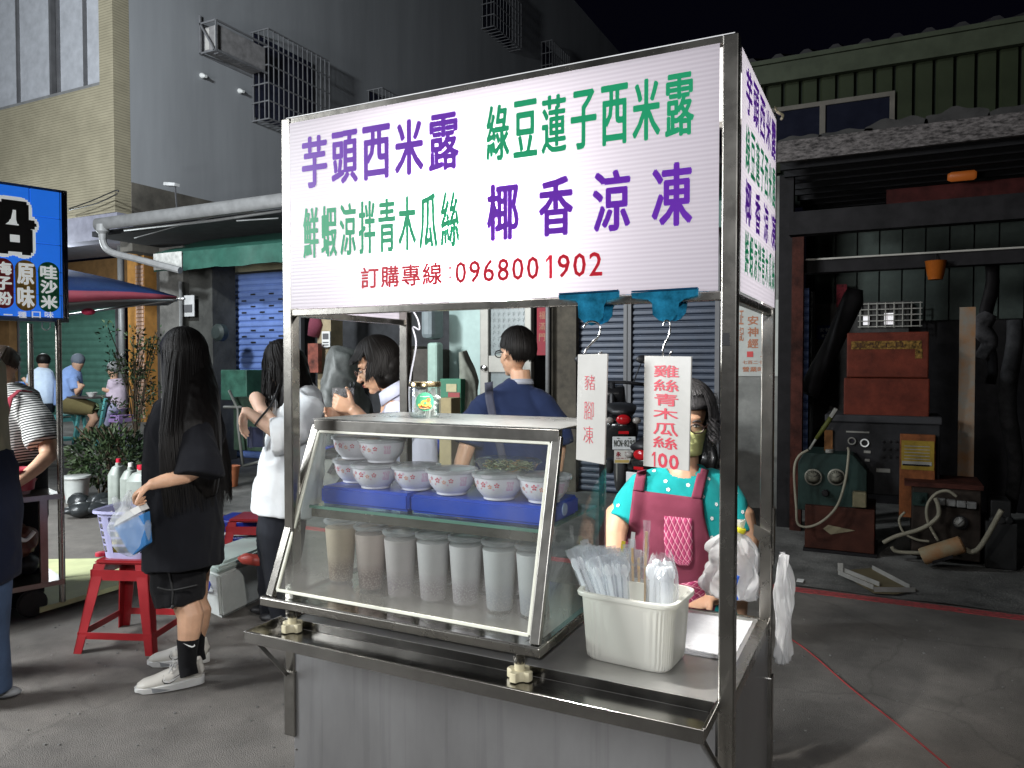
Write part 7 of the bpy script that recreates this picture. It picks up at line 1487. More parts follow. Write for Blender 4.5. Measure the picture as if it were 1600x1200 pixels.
o = blob('bag_film', b5, thin, t, voxel=.007, sm=1, disp=(.014, 16, (1, 1, .5)))
bm = B(); loft(bm, [S(190, 796, 3.24, .03, .01), S(180, 782, 3.24, .016, .006), S(178, 776, 3.24, .012, .006)], n=8, a0=RGT); loft(bm, [S(200, 792, 3.22, .012, .01), S(200, 775, 3.21, .014, .010), S(204, 768, 3.2, .012, .008)], n=8, a0=RGT); obj('bag_handle', bm, thin, t, smooth=True)
# ================= 2 woman in white shirt
wht_s = fabric('white_cotton', (.80, .83, .84), var=.04); trs = fabric('dark_trousers', (.022, .024, .030))
w1 = thing('person', 'person with long dark hair in a loose white shirt, arms folded beside the cart', 'person', PZ(450, 972, 0))
hc = PD(441, 570, 4.36); wF = -RGT*1.0+FWD*.12+Vector((0, 0, -.35)); wU = Vector((0, 0, 1))-RGT*.3
def b6(bm):
    headskin(bm, hc, wF, wU, .98); loft(bm, [S(452, 590, 4.36, .048), S(466, 618, 4.36, .055)], n=12, a0=RGT); loft(bm, [S(468, 612, 4.36, .08, .12), S(462, 740, 4.36, .10, .14)], n=14, a0=RGT)
    loft(bm, [S(475, 650, 4.20, .035), S(452, 676, 4.13, .045), S(428, 672, 4.11, .042), S(404, 656, 4.10, .034), S(388, 644, 4.09, .027), S(383, 642, 4.09, .026)], n=12)
    hand(bm, PD(383, 642, 4.09), -RGT*.15+Vector((0, 0, -.95)), RGT*.8-FWD*.2, -RGT*.2-FWD, .95, (.35, .3, .35, .4), .6)
    loft(bm, [S(440, 640, 4.50, .035), S(412, 634, 4.30, .044), S(400, 622, 4.22, .040), S(408, 640, 4.18, .036), S(432, 664, 4.10, .030)], n=12)
blob('body', b6, skin_p, w1, voxel=.0055, sm=3); facebits(w1, hc, wF, wU, .98)
def b7(bm):
    loft(bm, [S(448, 800, 4.36, .185, .21), S(452, 760, 4.36, .185, .21), S(462, 690, 4.36, .165, .20), S(474, 645, 4.36, .135, .20), S(476, 615, 4.36, .095, .14), S(470, 602, 4.36, .06, .07)], n=26, a0=RGT, pw=.85)
    loft(bm, [S(486, 632, 4.26, .085), S(462, 672, 4.15, .095), S(438, 680, 4.12, .105, .085), S(425, 682, 4.11, .108, .08)], n=18); loft(bm, [S(450, 625, 4.45, .07), S(420, 640, 4.36, .065)], n=14)
ws = blob('shirt', b7, wht_s, w1, voxel=.008, sm=4, disp=(.014, 8, cloth_st))
blob('trousers', lambda bm: (loft(bm, [S(446, 968, 4.36, .075, .10), S(440, 890, 4.36, .095, .13), S(440, 830, 4.36, .13, .17), S(446, 790, 4.36, .13, .16)], n=20, a0=RGT), loft(bm, [S(428, 970, 4.5, .07, .09), S(425, 880, 4.5, .09, .11), S(436, 810, 4.45, .11, .13)], n=18, a0=RGT)), trs, w1, voxel=.010, disp=(.010, 8, cloth_st))
for x, D in ((440, 4.36), (424, 4.5)): P = PD(x, 972, D); bm = B(); ell(bm, Vector((P.x, P.y, .035)), (.13, .05, .034), (RGT, FH, Z_)); obj('shoe', bm, black_p, w1, smooth=True)
blob('hair_mass', lambda bm: loft(bm, [(hc+RGT*.03+Vector((0, 0, .06)), .085, .085), (hc+RGT*.05, .09, .092), S(462, 606, 4.34, .10, .10), S(458, 640, 4.30, .085, .10), S(446, 668, 4.24, .04, .06)], n=20, a0=RGT), hair_m, w1, voxel=.009, disp=(.008, 12, (3, 3, .3)))
hairdo(w1, hc, wF, wU, 1.0, lambda ph: .34 if ph > 1.3 else .30, n=520, front=.95, bang=.70, w=.009, drop=lambda u, ph: RGT*(.035*u) if abs(ph) > 1.4 else RGT*(.012*u)+FWD*(-.05*u*math.sin(ph)), wave=1)
bm = B(); tube(bm, smoothpts([PD(437, 600, 4.22), PD(425, 630, 4.12), PD(405, 655, 4.04), PD(398, 665, 4.04)]), .006, 6); obj('bag_strap', bm, cordm, w1, smooth=True)
bm = B(); obox(bm, PD(400, 683, 4.16), RGT*.045, FH*.015, Vector((0, 0, .055))); obox(bm, PD(392, 683, 4.10), RGT*.006, FH*.006, Vector((0, 0, .060))); tag(obj('phone_pouch', bm, mm('navy_pouch', (.015, .02, .05), rough=.4), bevel=.004), 'dark blue pouch held by the woman in the white shirt', 'pouch')
# ================= 3 woman with glasses and bob
lav_s = fabric('pale_lavender_shirt', (.52, .54, .66), var=.05)
w2 = thing('person', 'person with bobbed dark hair and thin glasses looking down at a packet in both hands', 'person', PZ(615, 965, 0))
hc = PD(590, 573, 3.56); F2 = -RGT*1.0-FWD*.10+Vector((0, 0, -.40)); U2 = Vector((0, 0, 1))-RGT*.38
wrn, wrf = PD(553, 640, 3.36), PD(545, 652, 3.52)
def b8(bm):
    headskin(bm, hc, F2, U2, 1.0); loft(bm, [S(602, 590, 3.56, .046), S(622, 622, 3.56, .056)], n=12, a0=RGT); loft(bm, [S(626, 625, 3.58, .09, .13), S(622, 760, 3.58, .11, .14)], n=14, a0=RGT)
    loft(bm, [S(625, 660, 3.42, .030), S(604, 694, 3.34, .042), S(588, 684, 3.34, .040), S(570, 660, 3.35, .034), S(556, 643, 3.36, .027), S(550, 638, 3.36, .025)], n=12)
    hand(bm, wrn, -RGT*.85+Vector((0, 0, .35)), FWD*.9+RGT*.1, Vector((0, 0, 1))-RGT*.4, .95, (.55, .7, .8, .9), .5)
    loft(bm, [S(615, 655, 3.74, .030), S(590, 690, 3.68, .040), S(556, 664, 3.55, .028), S(545, 652, 3.52, .025)], n=12)
    hand(bm, wrf, -RGT*.9+Vector((0, 0, .15)), -FWD*.8+RGT*.1, Vector((0, 0, 1)), .92, (.6, .7, .8, .9), .5)
blob('body', b8, skin, w2, voxel=.0048, sm=3); facebits(w2, hc, F2, U2, 1.0, glasses=(.0014, mm('thin_frame', (.08, .03, .02), rough=.3)))
s2 = blob('shirt', lambda bm: (loft(bm, [S(632, 815, 3.60, .16, .19), S(630, 780, 3.60, .170, .19), S(630, 720, 3.60, .165, .20), S(633, 660, 3.60, .145, .20), S(633, 628, 3.58, .10, .14), S(622, 610, 3.57, .062, .07)], n=26, a0=RGT, pw=.85), loft(bm, [S(630, 640, 3.42, .080), S(618, 680, 3.36, .080), S(612, 702, 3.35, .078)], n=16), loft(bm, [S(622, 645, 3.72, .075), S(606, 690, 3.70, .07)], n=14)), lav_s, w2, voxel=.008, sm=4, disp=(.009, 9, cloth_st))
bm = B(); loft(bm, [(PD(612, 604, 3.56)-FWD*.02, .066, .075), (PD(622, 620, 3.56)-FWD*.02, .088, .098)], n=22, a0=RGT, caps=False); o = obj('collar', bm, lav_s, s2, smooth=True); o.modifiers.new('s', 'SOLIDIFY').thickness = .006
blob('trousers', lambda bm: (loft(bm, [S(606, 990, 3.60, .075, .09), S(612, 890, 3.60, .13, .15), S(625, 800, 3.60, .155, .17)], n=18, a0=RGT),), trs, w2, voxel=.012)
hairdo(w2, hc, F2, U2, 1.0, lambda ph: .085 if ph > 1.2 else .045, n=760, front=1.18, bang=.66, w=.009, puff=1.02, drop=lambda u, ph: RGT*(-.012*u))
blob('hair_mass', lambda bm: (ell(bm, hc+RGT*.035+Vector((0, 0, .0)), (.085, .090, .100), (RGT, FH, Z_)), ell(bm, hc+RGT*.045+Vector((0, 0, -.055)), (.062, .086, .055), (RGT, FH, Z_))), hair_m, w2, voxel=.009, sm=3, disp=(.005, 12, (3, 3, .3)))
bm = B(); crinkle(bm, -.05, .05, -.035, .035, 0, .03, 12, 10, 30); M_ = Matrix((RGT, Vector((0, 0, 1)), -FH)).transposed(); bmesh.ops.rotate(bm, verts=bm.verts, cent=(0, 0, 0), matrix=M_); bmesh.ops.translate(bm, verts=bm.verts, vec=PD(537, 618, 3.38))
tag(obj('snack_packet', bm, glass('shiny_packet', tint=(.8, .8, .8), film=.45, filmcol=(.5, .5, .52), rough=.1), smooth=True), 'shiny clear snack packet in the hands of the woman with glasses', 'packet')
# ================= 4 man in navy tee
nvy = fabric('navy_jersey', (.022, .034, .085)); mF = FH*.80-RGT*.62+Vector((0, 0, -.02)); hc = PD(806, 553, 4.02)
m1 = thing('person', 'person in a navy tee with a shoulder bag strap, seen from behind', 'person', PZ(805, 915, 0))
def b9(bm):
    headskin(bm, hc, mF, (0, 0, 1), 1.03); loft(bm, [S(813, 578, 4.02, .053), S(814, 600, 4.02, .057), S(810, 640, 4.02, .06)], n=14, a0=RGT); loft(bm, [S(803, 640, 4.02, .17, .09), S(803, 740, 4.02, .15, .10)], n=16, a0=RGT)
    loft(bm, [S(750, 660, 3.98, .030), S(732, 690, 3.94, .046), S(722, 722, 3.90, .042), S(716, 750, 3.84, .034), S(712, 775, 3.75, .028)], n=14); loft(bm, [S(862, 660, 4.0, .030), S(872, 700, 3.98, .045), S(868, 740, 3.9, .036), S(862, 770, 3.8, .028)], n=14)
    hand(bm, PD(712, 775, 3.75), Vector((0, 0, -1)), RGT, FWD, 1, (.4, .5, .5, .6)); hand(bm, PD(862, 770, 3.8), Vector((0, 0, -1)), -RGT, FWD, 1, (.4, .5, .5, .6))
blob('body', b9, skin, m1, voxel=.0055, sm=3); facebits(m1, hc, mF, (0, 0, 1), 1.03, glasses=(.0030, black_p))
mt = blob('t_shirt', lambda bm: (loft(bm, [S(803, 800, 4.02, .205, .14), S(803, 730, 4.02, .205, .135), S(803, 660, 4.02, .215, .13), S(804, 634, 4.02, .180, .115), S(808, 612, 4.02, .115, .09), S(813, 596, 4.02, .066, .066)], n=28, a0=RGT, pw=.85), loft(bm, [S(785, 618, 4.0, .055), S(762, 634, 4.0, .078), S(742, 662, 3.97, .085), S(732, 696, 3.94, .082)], n=18), loft(bm, [S(825, 618, 4.0, .055), S(846, 634, 4.0, .078), S(865, 662, 3.99, .085), S(873, 696, 3.98, .080)], n=18)), nvy, m1, voxel=.008, sm=5, disp=(.010, 7, (1, 1, .6)))
bm = B(); loft(bm, [(PD(813, 592, 4.02), .064, .063), (PD(813, 600, 4.02), .074, .070)], n=22, a0=RGT, caps=False); obj('neck_band', bm, mm('pale_band', (.35, .37, .42), rough=.9), mt, smooth=True).modifiers.new('s', 'SOLIDIFY').thickness = .005
blob('trousers', lambda bm: (loft(bm, [S(785, 905, 4.0, .08), S(790, 800, 4.02, .11, .12), S(795, 770, 4.02, .17, .12)], n=18, a0=RGT), loft(bm, [S(825, 905, 4.0, .08), S(820, 800, 4.02, .11, .12)], n=18, a0=RGT)), trs, m1, voxel=.012)
drape('bag_strap', mt, lerprows([((757, 598), (770, 596)), ((758, 622), (771, 620)), ((766, 665), (778, 662)), ((776, 700), (788, 698)), ((784, 740), (796, 738))], 22), 3, mm('strap_navy', (.05, .055, .085), rough=.8), m1, off=.012)
hairdo(m1, hc, mF, (0, 0, 1), 1.03, lambda ph: .035 if ph > 1.9 else 0, n=1100, front=1.25, bang=.66, short=True, w=.006, puff=1.0, drop=lambda u, ph: -(mF.normalized()*math.cos(ph))*0 + Vector((0, 0, 0)))
# ================= 5 seller
teal = fabric('teal_cotton', (.016, .30, .30), var=.06); sF = -FH*1.0-RGT*.15+Vector((0, 0, -.22)); sU = Vector((0, 0, 1))-FH*.2
s = thing('person', 'person selling at the cart in teal tee, maroon apron, glasses and yellow green mask', 'person', (1.03, 1.12, 0))
hc = PD(1071, 657, 2.80); ghair = mm('greying_hair', (.045, .043, .044), rough=.5, var=.55, scale=40, stretch=(6, 6, .6))
def b10(bm):
    headskin(bm, hc, sF, sU, 1.0); loft(bm, [S(1068, 690, 2.83, .056), S(1066, 728, 2.84, .062), S(1064, 760, 2.84, .10, .08)], n=14, a0=RGT); loft(bm, [S(1064, 750, 2.85, .15, .09), S(1062, 900, 2.85, .15, .11), S(1062, 1000, 2.85, .12, .10)], n=16, a0=RGT)
    loft(bm, [S(990, 775, 2.84, .030), S(966, 805, 2.80, .050), S(958, 840, 2.76, .048), S(960, 872, 2.68, .040), S(975, 902, 2.58, .032), S(985, 922, 2.52, .026)], n=14)
    loft(bm, [S(1140, 775, 2.84, .030), S(1158, 805, 2.82, .050), S(1166, 845, 2.80, .048), S(1160, 880, 2.74, .042), S(1135, 915, 2.66, .036), S(1112, 935, 2.60, .029)], n=14)
    hand(bm, PD(985, 922, 2.52), RGT*.8-FH*.3+Vector((0, 0, -.4)), Vector((0, 0, -1)), -FH, .95, (.5, .6, .6, .7)); hand(bm, PD(1112, 935, 2.60), -RGT*.85-FH*.2+Vector((0, 0, -.35)), Vector((0, 0, -1)), -FH, .95, (.5, .6, .6, .7))
    for dx in (-.1, .1): loft(bm, [(Vector((1.03, 1.12, .06))+RGT*dx, .04), (Vector((1.03, 1.12, .45))+RGT*dx, .055), (Vector((1.03, 1.12, .85))+RGT*dx*.9, .09)], n=12)
blob('body', b10, skin, s, voxel=.0050, sm=3); facebits(s, hc, sF, sU, 1.0, glasses=(.0024, mm('brown_frame', (.04, .02, .015), rough=.3)), lips=False, brow=ghair)
ts = blob('t_shirt', lambda bm: (loft(bm, [S(1062, 985, 2.84, .21, .15), S(1062, 900, 2.84, .205, .15), S(1062, 830, 2.84, .195, .145), S(1064, 785, 2.84, .180, .13), S(1066, 756, 2.84, .150, .105), S(1067, 734, 2.83, .095, .075), S(1068, 724, 2.83, .068, .06)], n=28, a0=RGT, pw=.85),
    loft(bm, [S(1030, 744, 2.84, .04), S(1004, 758, 2.84, .055), S(986, 785, 2.81, .060), S(973, 816, 2.78, .063)], n=18), loft(bm, [S(1102, 744, 2.84, .04), S(1128, 758, 2.84, .055), S(1143, 788, 2.83, .060), S(1151, 832, 2.81, .063)], n=18)), teal, s, voxel=.007, sm=5, disp=(.007, 9, (1, 1, .6)), keep=lambda v: not ((v-PD(1067, 716, 2.76)).length < .070))
apr = fabric('maroon_apron', (.20, .045, .075), var=.08)
ap_ = drape('apron', ts, lerprows([((989, 765), (1098, 779)), ((985, 800), (1101, 808)), ((980, 835), (1108, 838)), ((972, 872), (1124, 868)), ((972, 915), (1130, 912)), ((980, 960), (1115, 958))], 30), 22, apr, s, off=.010, thick=.003)
drape('apron_strap', ts, lerprows([((996, 736), (1011, 733)), ((992, 750), (1008, 750)), ((989, 766), (1006, 768))], 14), 4, apr, s, off=.012); drape('apron_strap', ts, lerprows([((1092, 731), (1108, 734)), ((1087, 750), (1103, 752)), ((1080, 778), (1097, 780))], 14), 4, apr, s, off=.012)
plaid = bpy.data.materials.new('pink_plaid'); plaid.use_nodes = True; N = plaid.node_tree.nodes; L = plaid.node_tree.links; p = N['Principled BSDF']; p.inputs['Roughness'].default_value = .85
uvn = N.new('ShaderNodeTexCoord'); mp = N.new('ShaderNodeMapping'); mp.inputs['Rotation'].default_value = (0, 0, rad(42)); L.new(uvn.outputs['UV'], mp.inputs[0]); prev = None
for i, ax_ in enumerate(('X', 'Y')):
    for sc_, w_ in ((7, 0), (7, .35)):
        sp = N.new('ShaderNodeSeparateXYZ'); L.new(mp.outputs[0], sp.inputs[0]); m1_ = N.new('ShaderNodeMath'); m1_.operation = 'MULTIPLY_ADD'; m1_.inputs[1].default_value = sc_; m1_.inputs[2].default_value = w_; L.new(sp.outputs[i], m1_.inputs[0])
        f_ = N.new('ShaderNodeMath'); f_.operation = 'FRACT'; L.new(m1_.outputs[0], f_.inputs[0]); g_ = N.new('ShaderNodeMath'); g_.operation = 'LESS_THAN'; g_.inputs[1].default_value = .12 if w_ == 0 else .3; L.new(f_.outputs[0], g_.inputs[0])
        mx = N.new('ShaderNodeMix'); mx.data_type = 'RGBA'; mf_ = N.new('ShaderNodeMath'); mf_.operation = 'MULTIPLY'; mf_.inputs[1].default_value = .75 if w_ == 0 else .45; L.new(g_.outputs[0], mf_.inputs[0]); L.new(mf_.outputs[0], mx.inputs[0])
        if prev: L.new(prev, mx.inputs[6])
        else: mx.inputs[6].default_value = (.42, .05, .14, 1)
        mx.inputs[7].default_value = (.75, .42, .48, 1) if w_ == 0 else (.17, .01, .05, 1); prev = mx.outputs[2]
L.new(prev, p.inputs['Base Color'])
drape('pocket', ts, lerprows([((1038, 806), (1081, 810)), ((1037, 840), (1082, 845)), ((1040, 870), (1082, 876)), ((1062, 884), (1076, 884))], 14), 8, plaid, ap_, off=.016)
drape('plaid_frill', ts, lerprows([((1030, 918), (1120, 902)), ((1034, 938), (1112, 925)), ((1040, 962), (1085, 960))], 10), 12, plaid, ap_, off=.022)
bm = B(); tube(bm, [PD(1108, 780, 2.70), PD(1114, 830, 2.68)], .0, 3) if False else None
fl_m = mm('print_white', (.75, .78, .76), rough=.8)
tree = BVHTree.FromPolygons([v.co+wloc(ts) for v in ts.data.vertices], [tuple(p.vertices) for p in ts.data.polygons]); bm = B()
for (x, y) in ((977, 750), (1044, 765), (1075, 758), (1107, 748), (1098, 776), (1119, 788), (1112, 810), (1112, 840), (1022, 736), (966, 790), (1150, 770), (1160, 800), (1040, 752), (986, 728), (1130, 740)):
    d = ray(x, y).normalized(); h = tree.ray_cast(CAM, d)
    if h[0] is None: continue
    n_ = h[1]; a_ = n_.orthogonal().normalized(); b_ = n_.cross(a_)
    for k in range(5):
        q = 2*math.pi*k/5; c_ = h[0]+n_*.0016+(a_*math.cos(q)+b_*math.sin(q))*.0045; bm.faces.new([bm.verts.new(c_+(a_*math.cos(w)+b_*math.sin(w))*.0032) for w in [2*math.pi*j/7 for j in range(7)]])
stuff(obj('flower_print', bm, fl_m, ts))
Fh, Uh, Lh = basis(sF, sU); maskm = fabric('yellow_green_mask', (.62, .64, .28), var=.04)
bm = B(); g = []
for j in range(9):
    v = j/8; row = []
    for i in range(15):
        u = i/14; th = (u-.5)*2.35; r_ = .088+.010*math.cos(th*1.2)*math.sin(v*3.14)+.004*math.sin(v*18); row.append(bm.verts.new(hc+Fh*(.006+r_*math.cos(th)*(1.04-.10*v))+Lh*(.080*math.sin(th)*(1-.16*v))+Uh*(-.012-.098*v-.010*abs(u-.5))))
    g.append(row)
for j in range(8):
    for i in range(14): bm.faces.new((g[j][i], g[j][i+1], g[j+1][i+1], g[j+1][i]))
mk = obj('face_mask', bm, maskm, s, smooth=True); mk.modifiers.new('s', 'SOLIDIFY').thickness = .002
hairdo(s, hc, sF, sU, 1.0, lambda ph: .085 if ph > .8 else 0, n=1000, front=.72, bang=.52, w=.006, puff=1.10, m=ghair, wave=1.6, wid=1.12); 
blob('hair_mass', lambda bm: ell(bm, hc-Fh*.035+Vector((0, 0, -.01)), (.088, .098, .105), (Fh, Lh, Uh)), hair_m, s, voxel=.009, sm=2, disp=(.010, 14, (1, 1, 1)))
bm = B(); 
for k in range(260):
    a = random.uniform(-.1, 1.1); p0_ = hc+Lh*-.0+Uh*random.uniform(-.05, .09)+RGT*random.uniform(.07, .095)-Fh*random.uniform(-.02, .05); p1_ = p0_+RGT*random.uniform(.01, .035)+Z_*random.uniform(-.05, .01); p2_ = p1_+RGT*random.uniform(-.02, .03)+Z_*random.uniform(-.04, .02)
    tube(bm, smoothpts([p0_, p1_, p2_], 4), .0011, 4)
stuff(obj('loose_curls', bm, ghair, s, smooth=True))
bm = B(); P = PD(1118, 930, 2.62); ax_ = (PD(1135, 915, 2.66)-PD(1112, 935, 2.60)).normalized(); lathe(bm, P-ax_*.008, [(.034, 0), (.036, .008), (.034, .018)], 20, axis=ax_, caps=False); o = obj('wristwatch', bm, black_p, s, smooth='auto'); o.modifiers.new('s', 'SOLIDIFY').thickness = .003
# ================= 6 stall worker in striped shirt
stripe = bpy.data.materials.new('black_white_stripes'); stripe.use_nodes = True; N = stripe.node_tree.nodes; L = stripe.node_tree.links; p = N['Principled BSDF']; p.inputs['Roughness'].default_value = .9
geo = N.new('ShaderNodeTexCoord'); mp = N.new('ShaderNodeMapping'); mp.inputs['Rotation'].default_value = (0, rad(14), 0); L.new(geo.outputs['Object'], mp.inputs[0]); sp = N.new('ShaderNodeSeparateXYZ'); L.new(mp.outputs[0], sp.inputs[0]); mu = N.new('ShaderNodeMath'); mu.operation = 'MULTIPLY'; mu.inputs[1].default_value = 62; L.new(sp.outputs[2], mu.inputs[0]); fr2 = N.new('ShaderNodeMath'); fr2.operation = 'FRACT'; L.new(mu.outputs[0], fr2.inputs[0]); lt = N.new('ShaderNodeMath'); lt.operation = 'LESS_THAN'; lt.inputs[1].default_value = .5; L.new(fr2.outputs[0], lt.inputs[0]); mx = N.new('ShaderNodeMix'); mx.data_type = 'RGBA'; mx.inputs[6].default_value = (.02, .02, .02, 1); mx.inputs[7].default_value = (.55, .55, .52, 1); L.new(lt.outputs[0], mx.inputs[0]); L.new(mx.outputs[2], p.inputs['Base Color'])
k1 = thing('person', 'person in striped shirt and maroon strapped apron working at the left stall', 'person', PZ(40, 960, 0)); D6 = 4.75
hc = PD(0, 578, D6); F6 = RGT*.5+FH*.75+Vector((0, 0, -.4)); U6 = Vector((0, 0, 1))
blob('body', lambda bm: (headskin(bm, hc, F6, U6, 1.0), loft(bm, [S(3, 600, D6, .055), S(10, 635, D6, .07)], n=12, a0=RGT), loft(bm, [S(18, 640, D6, .09, .13), S(25, 760, D6, .1, .14)], n=14, a0=RGT), loft(bm, [S(50, 640, D6-.1, .06), S(74, 690, D6-.15, .056), S(76, 712, D6-.18, .050), S(58, 730, D6-.28, .042), S(36, 748, D6-.36, .034), S(24, 757, D6-.40, .028)], n=14), hand(bm, PD(24, 757, D6-.40), -RGT*.8+Vector((0, 0, -.5)), Vector((0, 0, -1)), -FH, .95, (.5, .6, .6, .7)),
   loft(bm, [S(20, 960, D6, .05), S(20, 860, D6, .08), S(22, 760, D6, .12)], n=12)), skin, k1, voxel=.007, sm=3)
blob('shirt', lambda bm: (loft(bm, [S(18, 745, D6, .15, .17), S(24, 700, D6, .17, .18), S(28, 655, D6, .16, .18), S(24, 622, D6, .12, .15), S(12, 606, D6, .07, .08)], n=24, a0=RGT, pw=.85), loft(bm, [S(38, 628, D6-.08, .08), S(60, 662, D6-.13, .092), S(70, 692, D6-.16, .095)], n=18)), stripe, k1, voxel=.009, sm=4, disp=(.010, 7, (1, 1, .6)))
blob('apron', lambda bm: loft(bm, [S(26, 950, D6-.02, .15, .10), S(30, 800, D6-.02, .16, .15), S(26, 720, D6-.02, .16, .185)], n=20, a0=RGT), fabric('black_apron', (.015, .015, .017)), k1, voxel=.012, disp=(.008, 6, cloth_st))
bm = B(); 
loft(bm, [S(8, 655, D6-.22, .018, .004), S(16, 622, D6-.20, .018, .004), S(30, 610, D6-.12, .018, .004), S(48, 612, D6-.05, .018, .005)], n=8, a0=RGT); obj('apron_strap', bm, mm('maroon_strap', (.22, .015, .03), rough=.9), k1, smooth=True)
hairdo(k1, hc, F6, U6, 1.0, lambda ph: .03, n=620, front=.9, bang=.6, short=True, w=.008, puff=1.06, m=mm('brown_hair', (.045, .028, .018), rough=.5, var=.3), wave=1.5)
P = PD(22, 742, D6-.30); bm = B(); lathe(bm, P+Vector((0, 0, -.09)), [(.10, 0), (.115, .12), (.12, .125), (.10, .11)], 24); tag(obj('red_tub', bm, mm('tub_red', (.30, .012, .03), rough=.4), smooth='auto'), 'red plastic tub on the stall counter in front of the striped shirt', 'tub')
# ================= 7 customer at the left edge in jeans
jean = fabric('blue_denim', (.055, .085, .15), var=.22, scale=4); nv2 = fabric('dark_navy_cloth', (.012, .015, .030))
j1 = thing('person', 'person cut by the left edge in blue jeans, dark apron and beige strap', 'person', PZ(-25, 1080, 0)); D7 = 3.32
blob('body', lambda bm: (headskin(bm, PD(-60, 470, D7), -RGT+FH*.2, (0, 0, 1), 1.0), loft(bm, [S(-56, 500, D7, .055), S(-55, 560, D7, .09)], n=12, a0=RGT), loft(bm, [S(-55, 545, D7, .12, .15), S(-50, 700, D7, .12, .15)], n=14, a0=RGT), loft(bm, [S(-55, 560, D7-.2, .05), S(-60, 680, D7-.25, .045), S(-110, 740, D7-.2, .03)], n=12)), skin_p, j1, voxel=.008)
blob('top', lambda bm: loft(bm, [S(-42, 745, D7, .135, .17), S(-48, 650, D7, .135, .17), S(-52, 570, D7, .125, .18), S(-55, 535, D7, .07, .08)], n=22, a0=RGT), fabric('olive_top', (.30, .28, .20)), j1, voxel=.010, disp=(.008, 6, cloth_st))
blob('apron_skirt', lambda bm: loft(bm, [S(-45, 905, D7, .175, .20), S(-42, 800, D7, .185, .19), S(-45, 706, D7, .150, .17)], n=22, a0=RGT), nv2, j1, voxel=.010, disp=(.012, 6, cloth_st))
blob('jeans', lambda bm: (loft(bm, [S(-17, 1082, D7, .085, .09), S(-22, 1000, D7, .085, .095), S(-28, 900, D7, .11, .12), S(-36, 800, D7, .15, .15)], n=22, a0=RGT), loft(bm, [S(-60, 1050, D7+.3, .08, .09), S(-50, 900, D7+.15, .10, .12)], n=18, a0=RGT)), jean, j1, voxel=.009, disp=(.008, 8, (1, 1, .4)))
bm = B(); P = PZ(-8, 1084, .02); ell(bm, Vector((P.x, P.y, .03)), (.12, .045, .028), (RGT, FH, Z_)); obj('shoe', bm, shoe_g, j1, smooth=True)
hairdo(j1, PD(-60, 470, D7), -RGT, (0, 0, 1), 1.0, lambda ph: .2, n=150, w=.012)
# ================= seated diners far left
skf = mm('far_skin', (.45, .27, .18), rough=.6); D8 = 11.4
def diner(label, x0, parts, hairc, D=D8, cap=None):
    t = thing('person', label, 'person', PD(x0, 702, D), 'diners seated under the arcade')
    for nm, m_, secs in parts: blob(nm, lambda bm: [loft(bm, [S(x, y, D+dD, r) for x, y, dD, r in sc_], n=12) for sc_ in secs], m_, t, voxel=.02, sm=2)
    if hairc: blob('hair', lambda bm: ell(bm, PD(hairc[0], hairc[1], D), (.10, .10, .10)), hairc[2], t, voxel=.015, sm=2)
lw, lb_, ol, pk = fabric('pale_tee', (.50, .60, .72)), fabric('sky_tee', (.20, .30, .55)), fabric('olive_shorts', (.12, .10, .045)), fabric('pink_shirt', (.50, .42, .50))
diner('diner in a pale tee and cap seated with back turned, left of the stall post', 67, [('body', skf, [[(68, 566, 0, .085), (68, 580, 0, .05), (67, 600, 0, .12), (67, 630, 0, .12)], [(55, 585, 0, .05), (44, 603, -.1, .045), (36, 590, -.1, .035)]]), ('t_shirt', lw, [[(67, 632, 0, .17), (67, 600, 0, .19), (67, 580, 0, .14), (68, 574, 0, .07)], [(52, 585, 0, .08), (47, 600, -.1, .07)]]), ('trousers', trs, [[(67, 625, 0, .17), (67, 645, 0, .16)], [(60, 640, 0, .1), (45, 645, .3, .09), (45, 700, .3, .06)]])], (68, 562, hair_m))
diner('diner in a blue tee, grey cap and olive shorts eating with crossed legs', 115, [('body', skf, [[(122, 566, 0, .09), (119, 580, 0, .055), (110, 600, 0, .12), (105, 630, 0, .12)], [(118, 595, -.15, .055), (121, 615, -.15, .05), (130, 600, -.15, .04)], [(140, 640, -.1, .08), (148, 655, -.1, .065), (135, 675, -.1, .055), (124, 690, -.1, .04)]]), ('t_shirt', lb_, [[(103, 635, 0, .17), (108, 600, 0, .20), (114, 580, 0, .13), (118, 574, 0, .07)], [(113, 590, -.15, .08), (118, 608, -.15, .075)]]), ('shorts', ol, [[(105, 630, 0, .17), (122, 634, -.1, .14), (150, 640, -.1, .10)]]), ('shoe', black_p, [[(130, 690, -.1, .04), (116, 694, -.1, .045)]])], (122, 562, mm('cap_grey', (.10, .12, .15), rough=.8)))
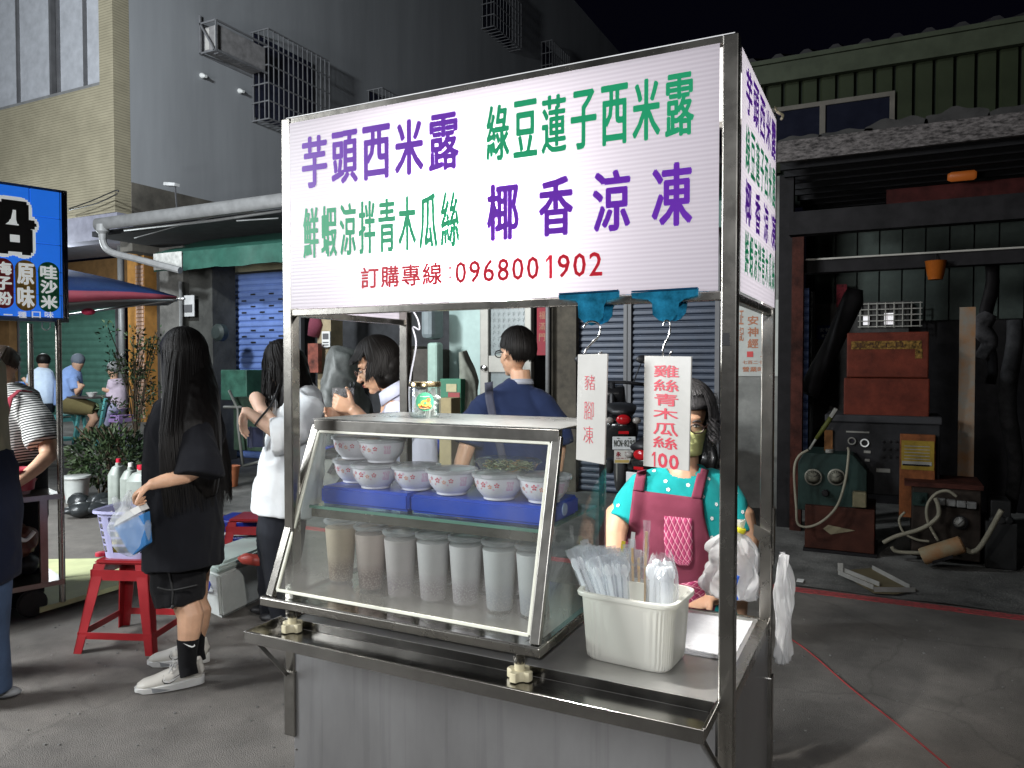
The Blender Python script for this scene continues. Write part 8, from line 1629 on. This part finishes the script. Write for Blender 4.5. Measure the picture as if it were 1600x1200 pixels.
diner('diner in a pale pink patterned shirt facing left behind the potted tree', 182, [('body', skf, [[(176, 578, 0, .085), (178, 590, 0, .05), (180, 610, 0, .1)], [(178, 598, -.1, .05), (172, 612, -.1, .045), (160, 608, -.1, .035)]]), ('shirt', pk, [[(184, 640, 0, .14), (182, 610, 0, .15), (180, 592, 0, .10)], [(178, 595, -.1, .075), (174, 606, -.1, .07)]]), ('trousers', fabric('lilac_trousers', (.30, .30, .42)), [[(184, 632, 0, .14), (172, 640, -.1, .10), (166, 648, -.1, .08), (166, 690, -.1, .06)]])], (178, 574, mm('grey_hair', (.2, .2, .2))))
tealp = mm('teal_plastic', (.10, .33, .33), rough=.4); lilac = mm('lilac_plastic', (.30, .20, .42), rough=.4)
for x, m_, lb in ((92, tealp, 'teal plastic stool under the diner in blue'), (186, lilac, 'purple plastic stool under the diner in pink')):
    P = PD(x, 672, D8); stool((P.x, P.y, .271), 1.1, .46, rad(10), m_, lb)
t = thing('folding_table', 'teal folding table with bowls where the diners sit', 'table', PD(150, 700, D8))
P = PD(150, 620, D8); bm = B(); box(bm, P.x-.42, P.x+.35, P.y-.3, P.y+.35, P.z-.012, P.z+.012); obj('table_top', bm, mm('table_dark', (.06, .05, .05), rough=.3), t)
for sx in (-.3, .25): bm = B(); bar(bm, (P.x+sx-.1, P.y, P.z-.013), (P.x+sx+.12, P.y, .275), .04, .04); obj('leg', bm, tealp, t); bm = B(); bar(bm, (P.x+sx+.12, P.y-.1, P.z-.013), (P.x+sx-.1, P.y-.1, .275), .04, .04); obj('leg', bm, tealp, t)
for i, (dx, lb) in enumerate(((-.25, 'white bowl at the left of the folding table'), (.12, 'white bowl at the right of the folding table'))):
    bm = B(); lathe(bm, (P.x+dx, P.y-.15, P.z+.013), [(.04, 0), (.08, .06), (.082, .062), (.07, .05)], 16); tag(obj('bowl', bm, white_p, smooth='auto'), lb, 'bowl')
P = PD(38, 600, D8+.3); t = thing('side_table', 'low table with blue tubs at the far left behind the striped shirt', 'table', (P.x, P.y, .271)); bm = B(); box(bm, P.x-.4, P.x+.3, P.y-.2, P.y+.3, P.z-.1, P.z-.08); obj('table_top', bm, mm('pale_blue_top', (.3, .36, .5), rough=.5), t)
bm = B(); bar(bm, (P.x, P.y, P.z-.101), (P.x, P.y, .272), .06, .06); obj('leg', bm, tealp, t)
bm = B(); box(bm, P.x-.25, P.x, P.y-.1, P.y+.1, P.z-.079, P.z+.03); tag(obj('blue_tub', bm, mm('tub_blue', (.03, .16, .5), rough=.4), bevel=.01), 'blue plastic tub on the far left side table', 'tub')
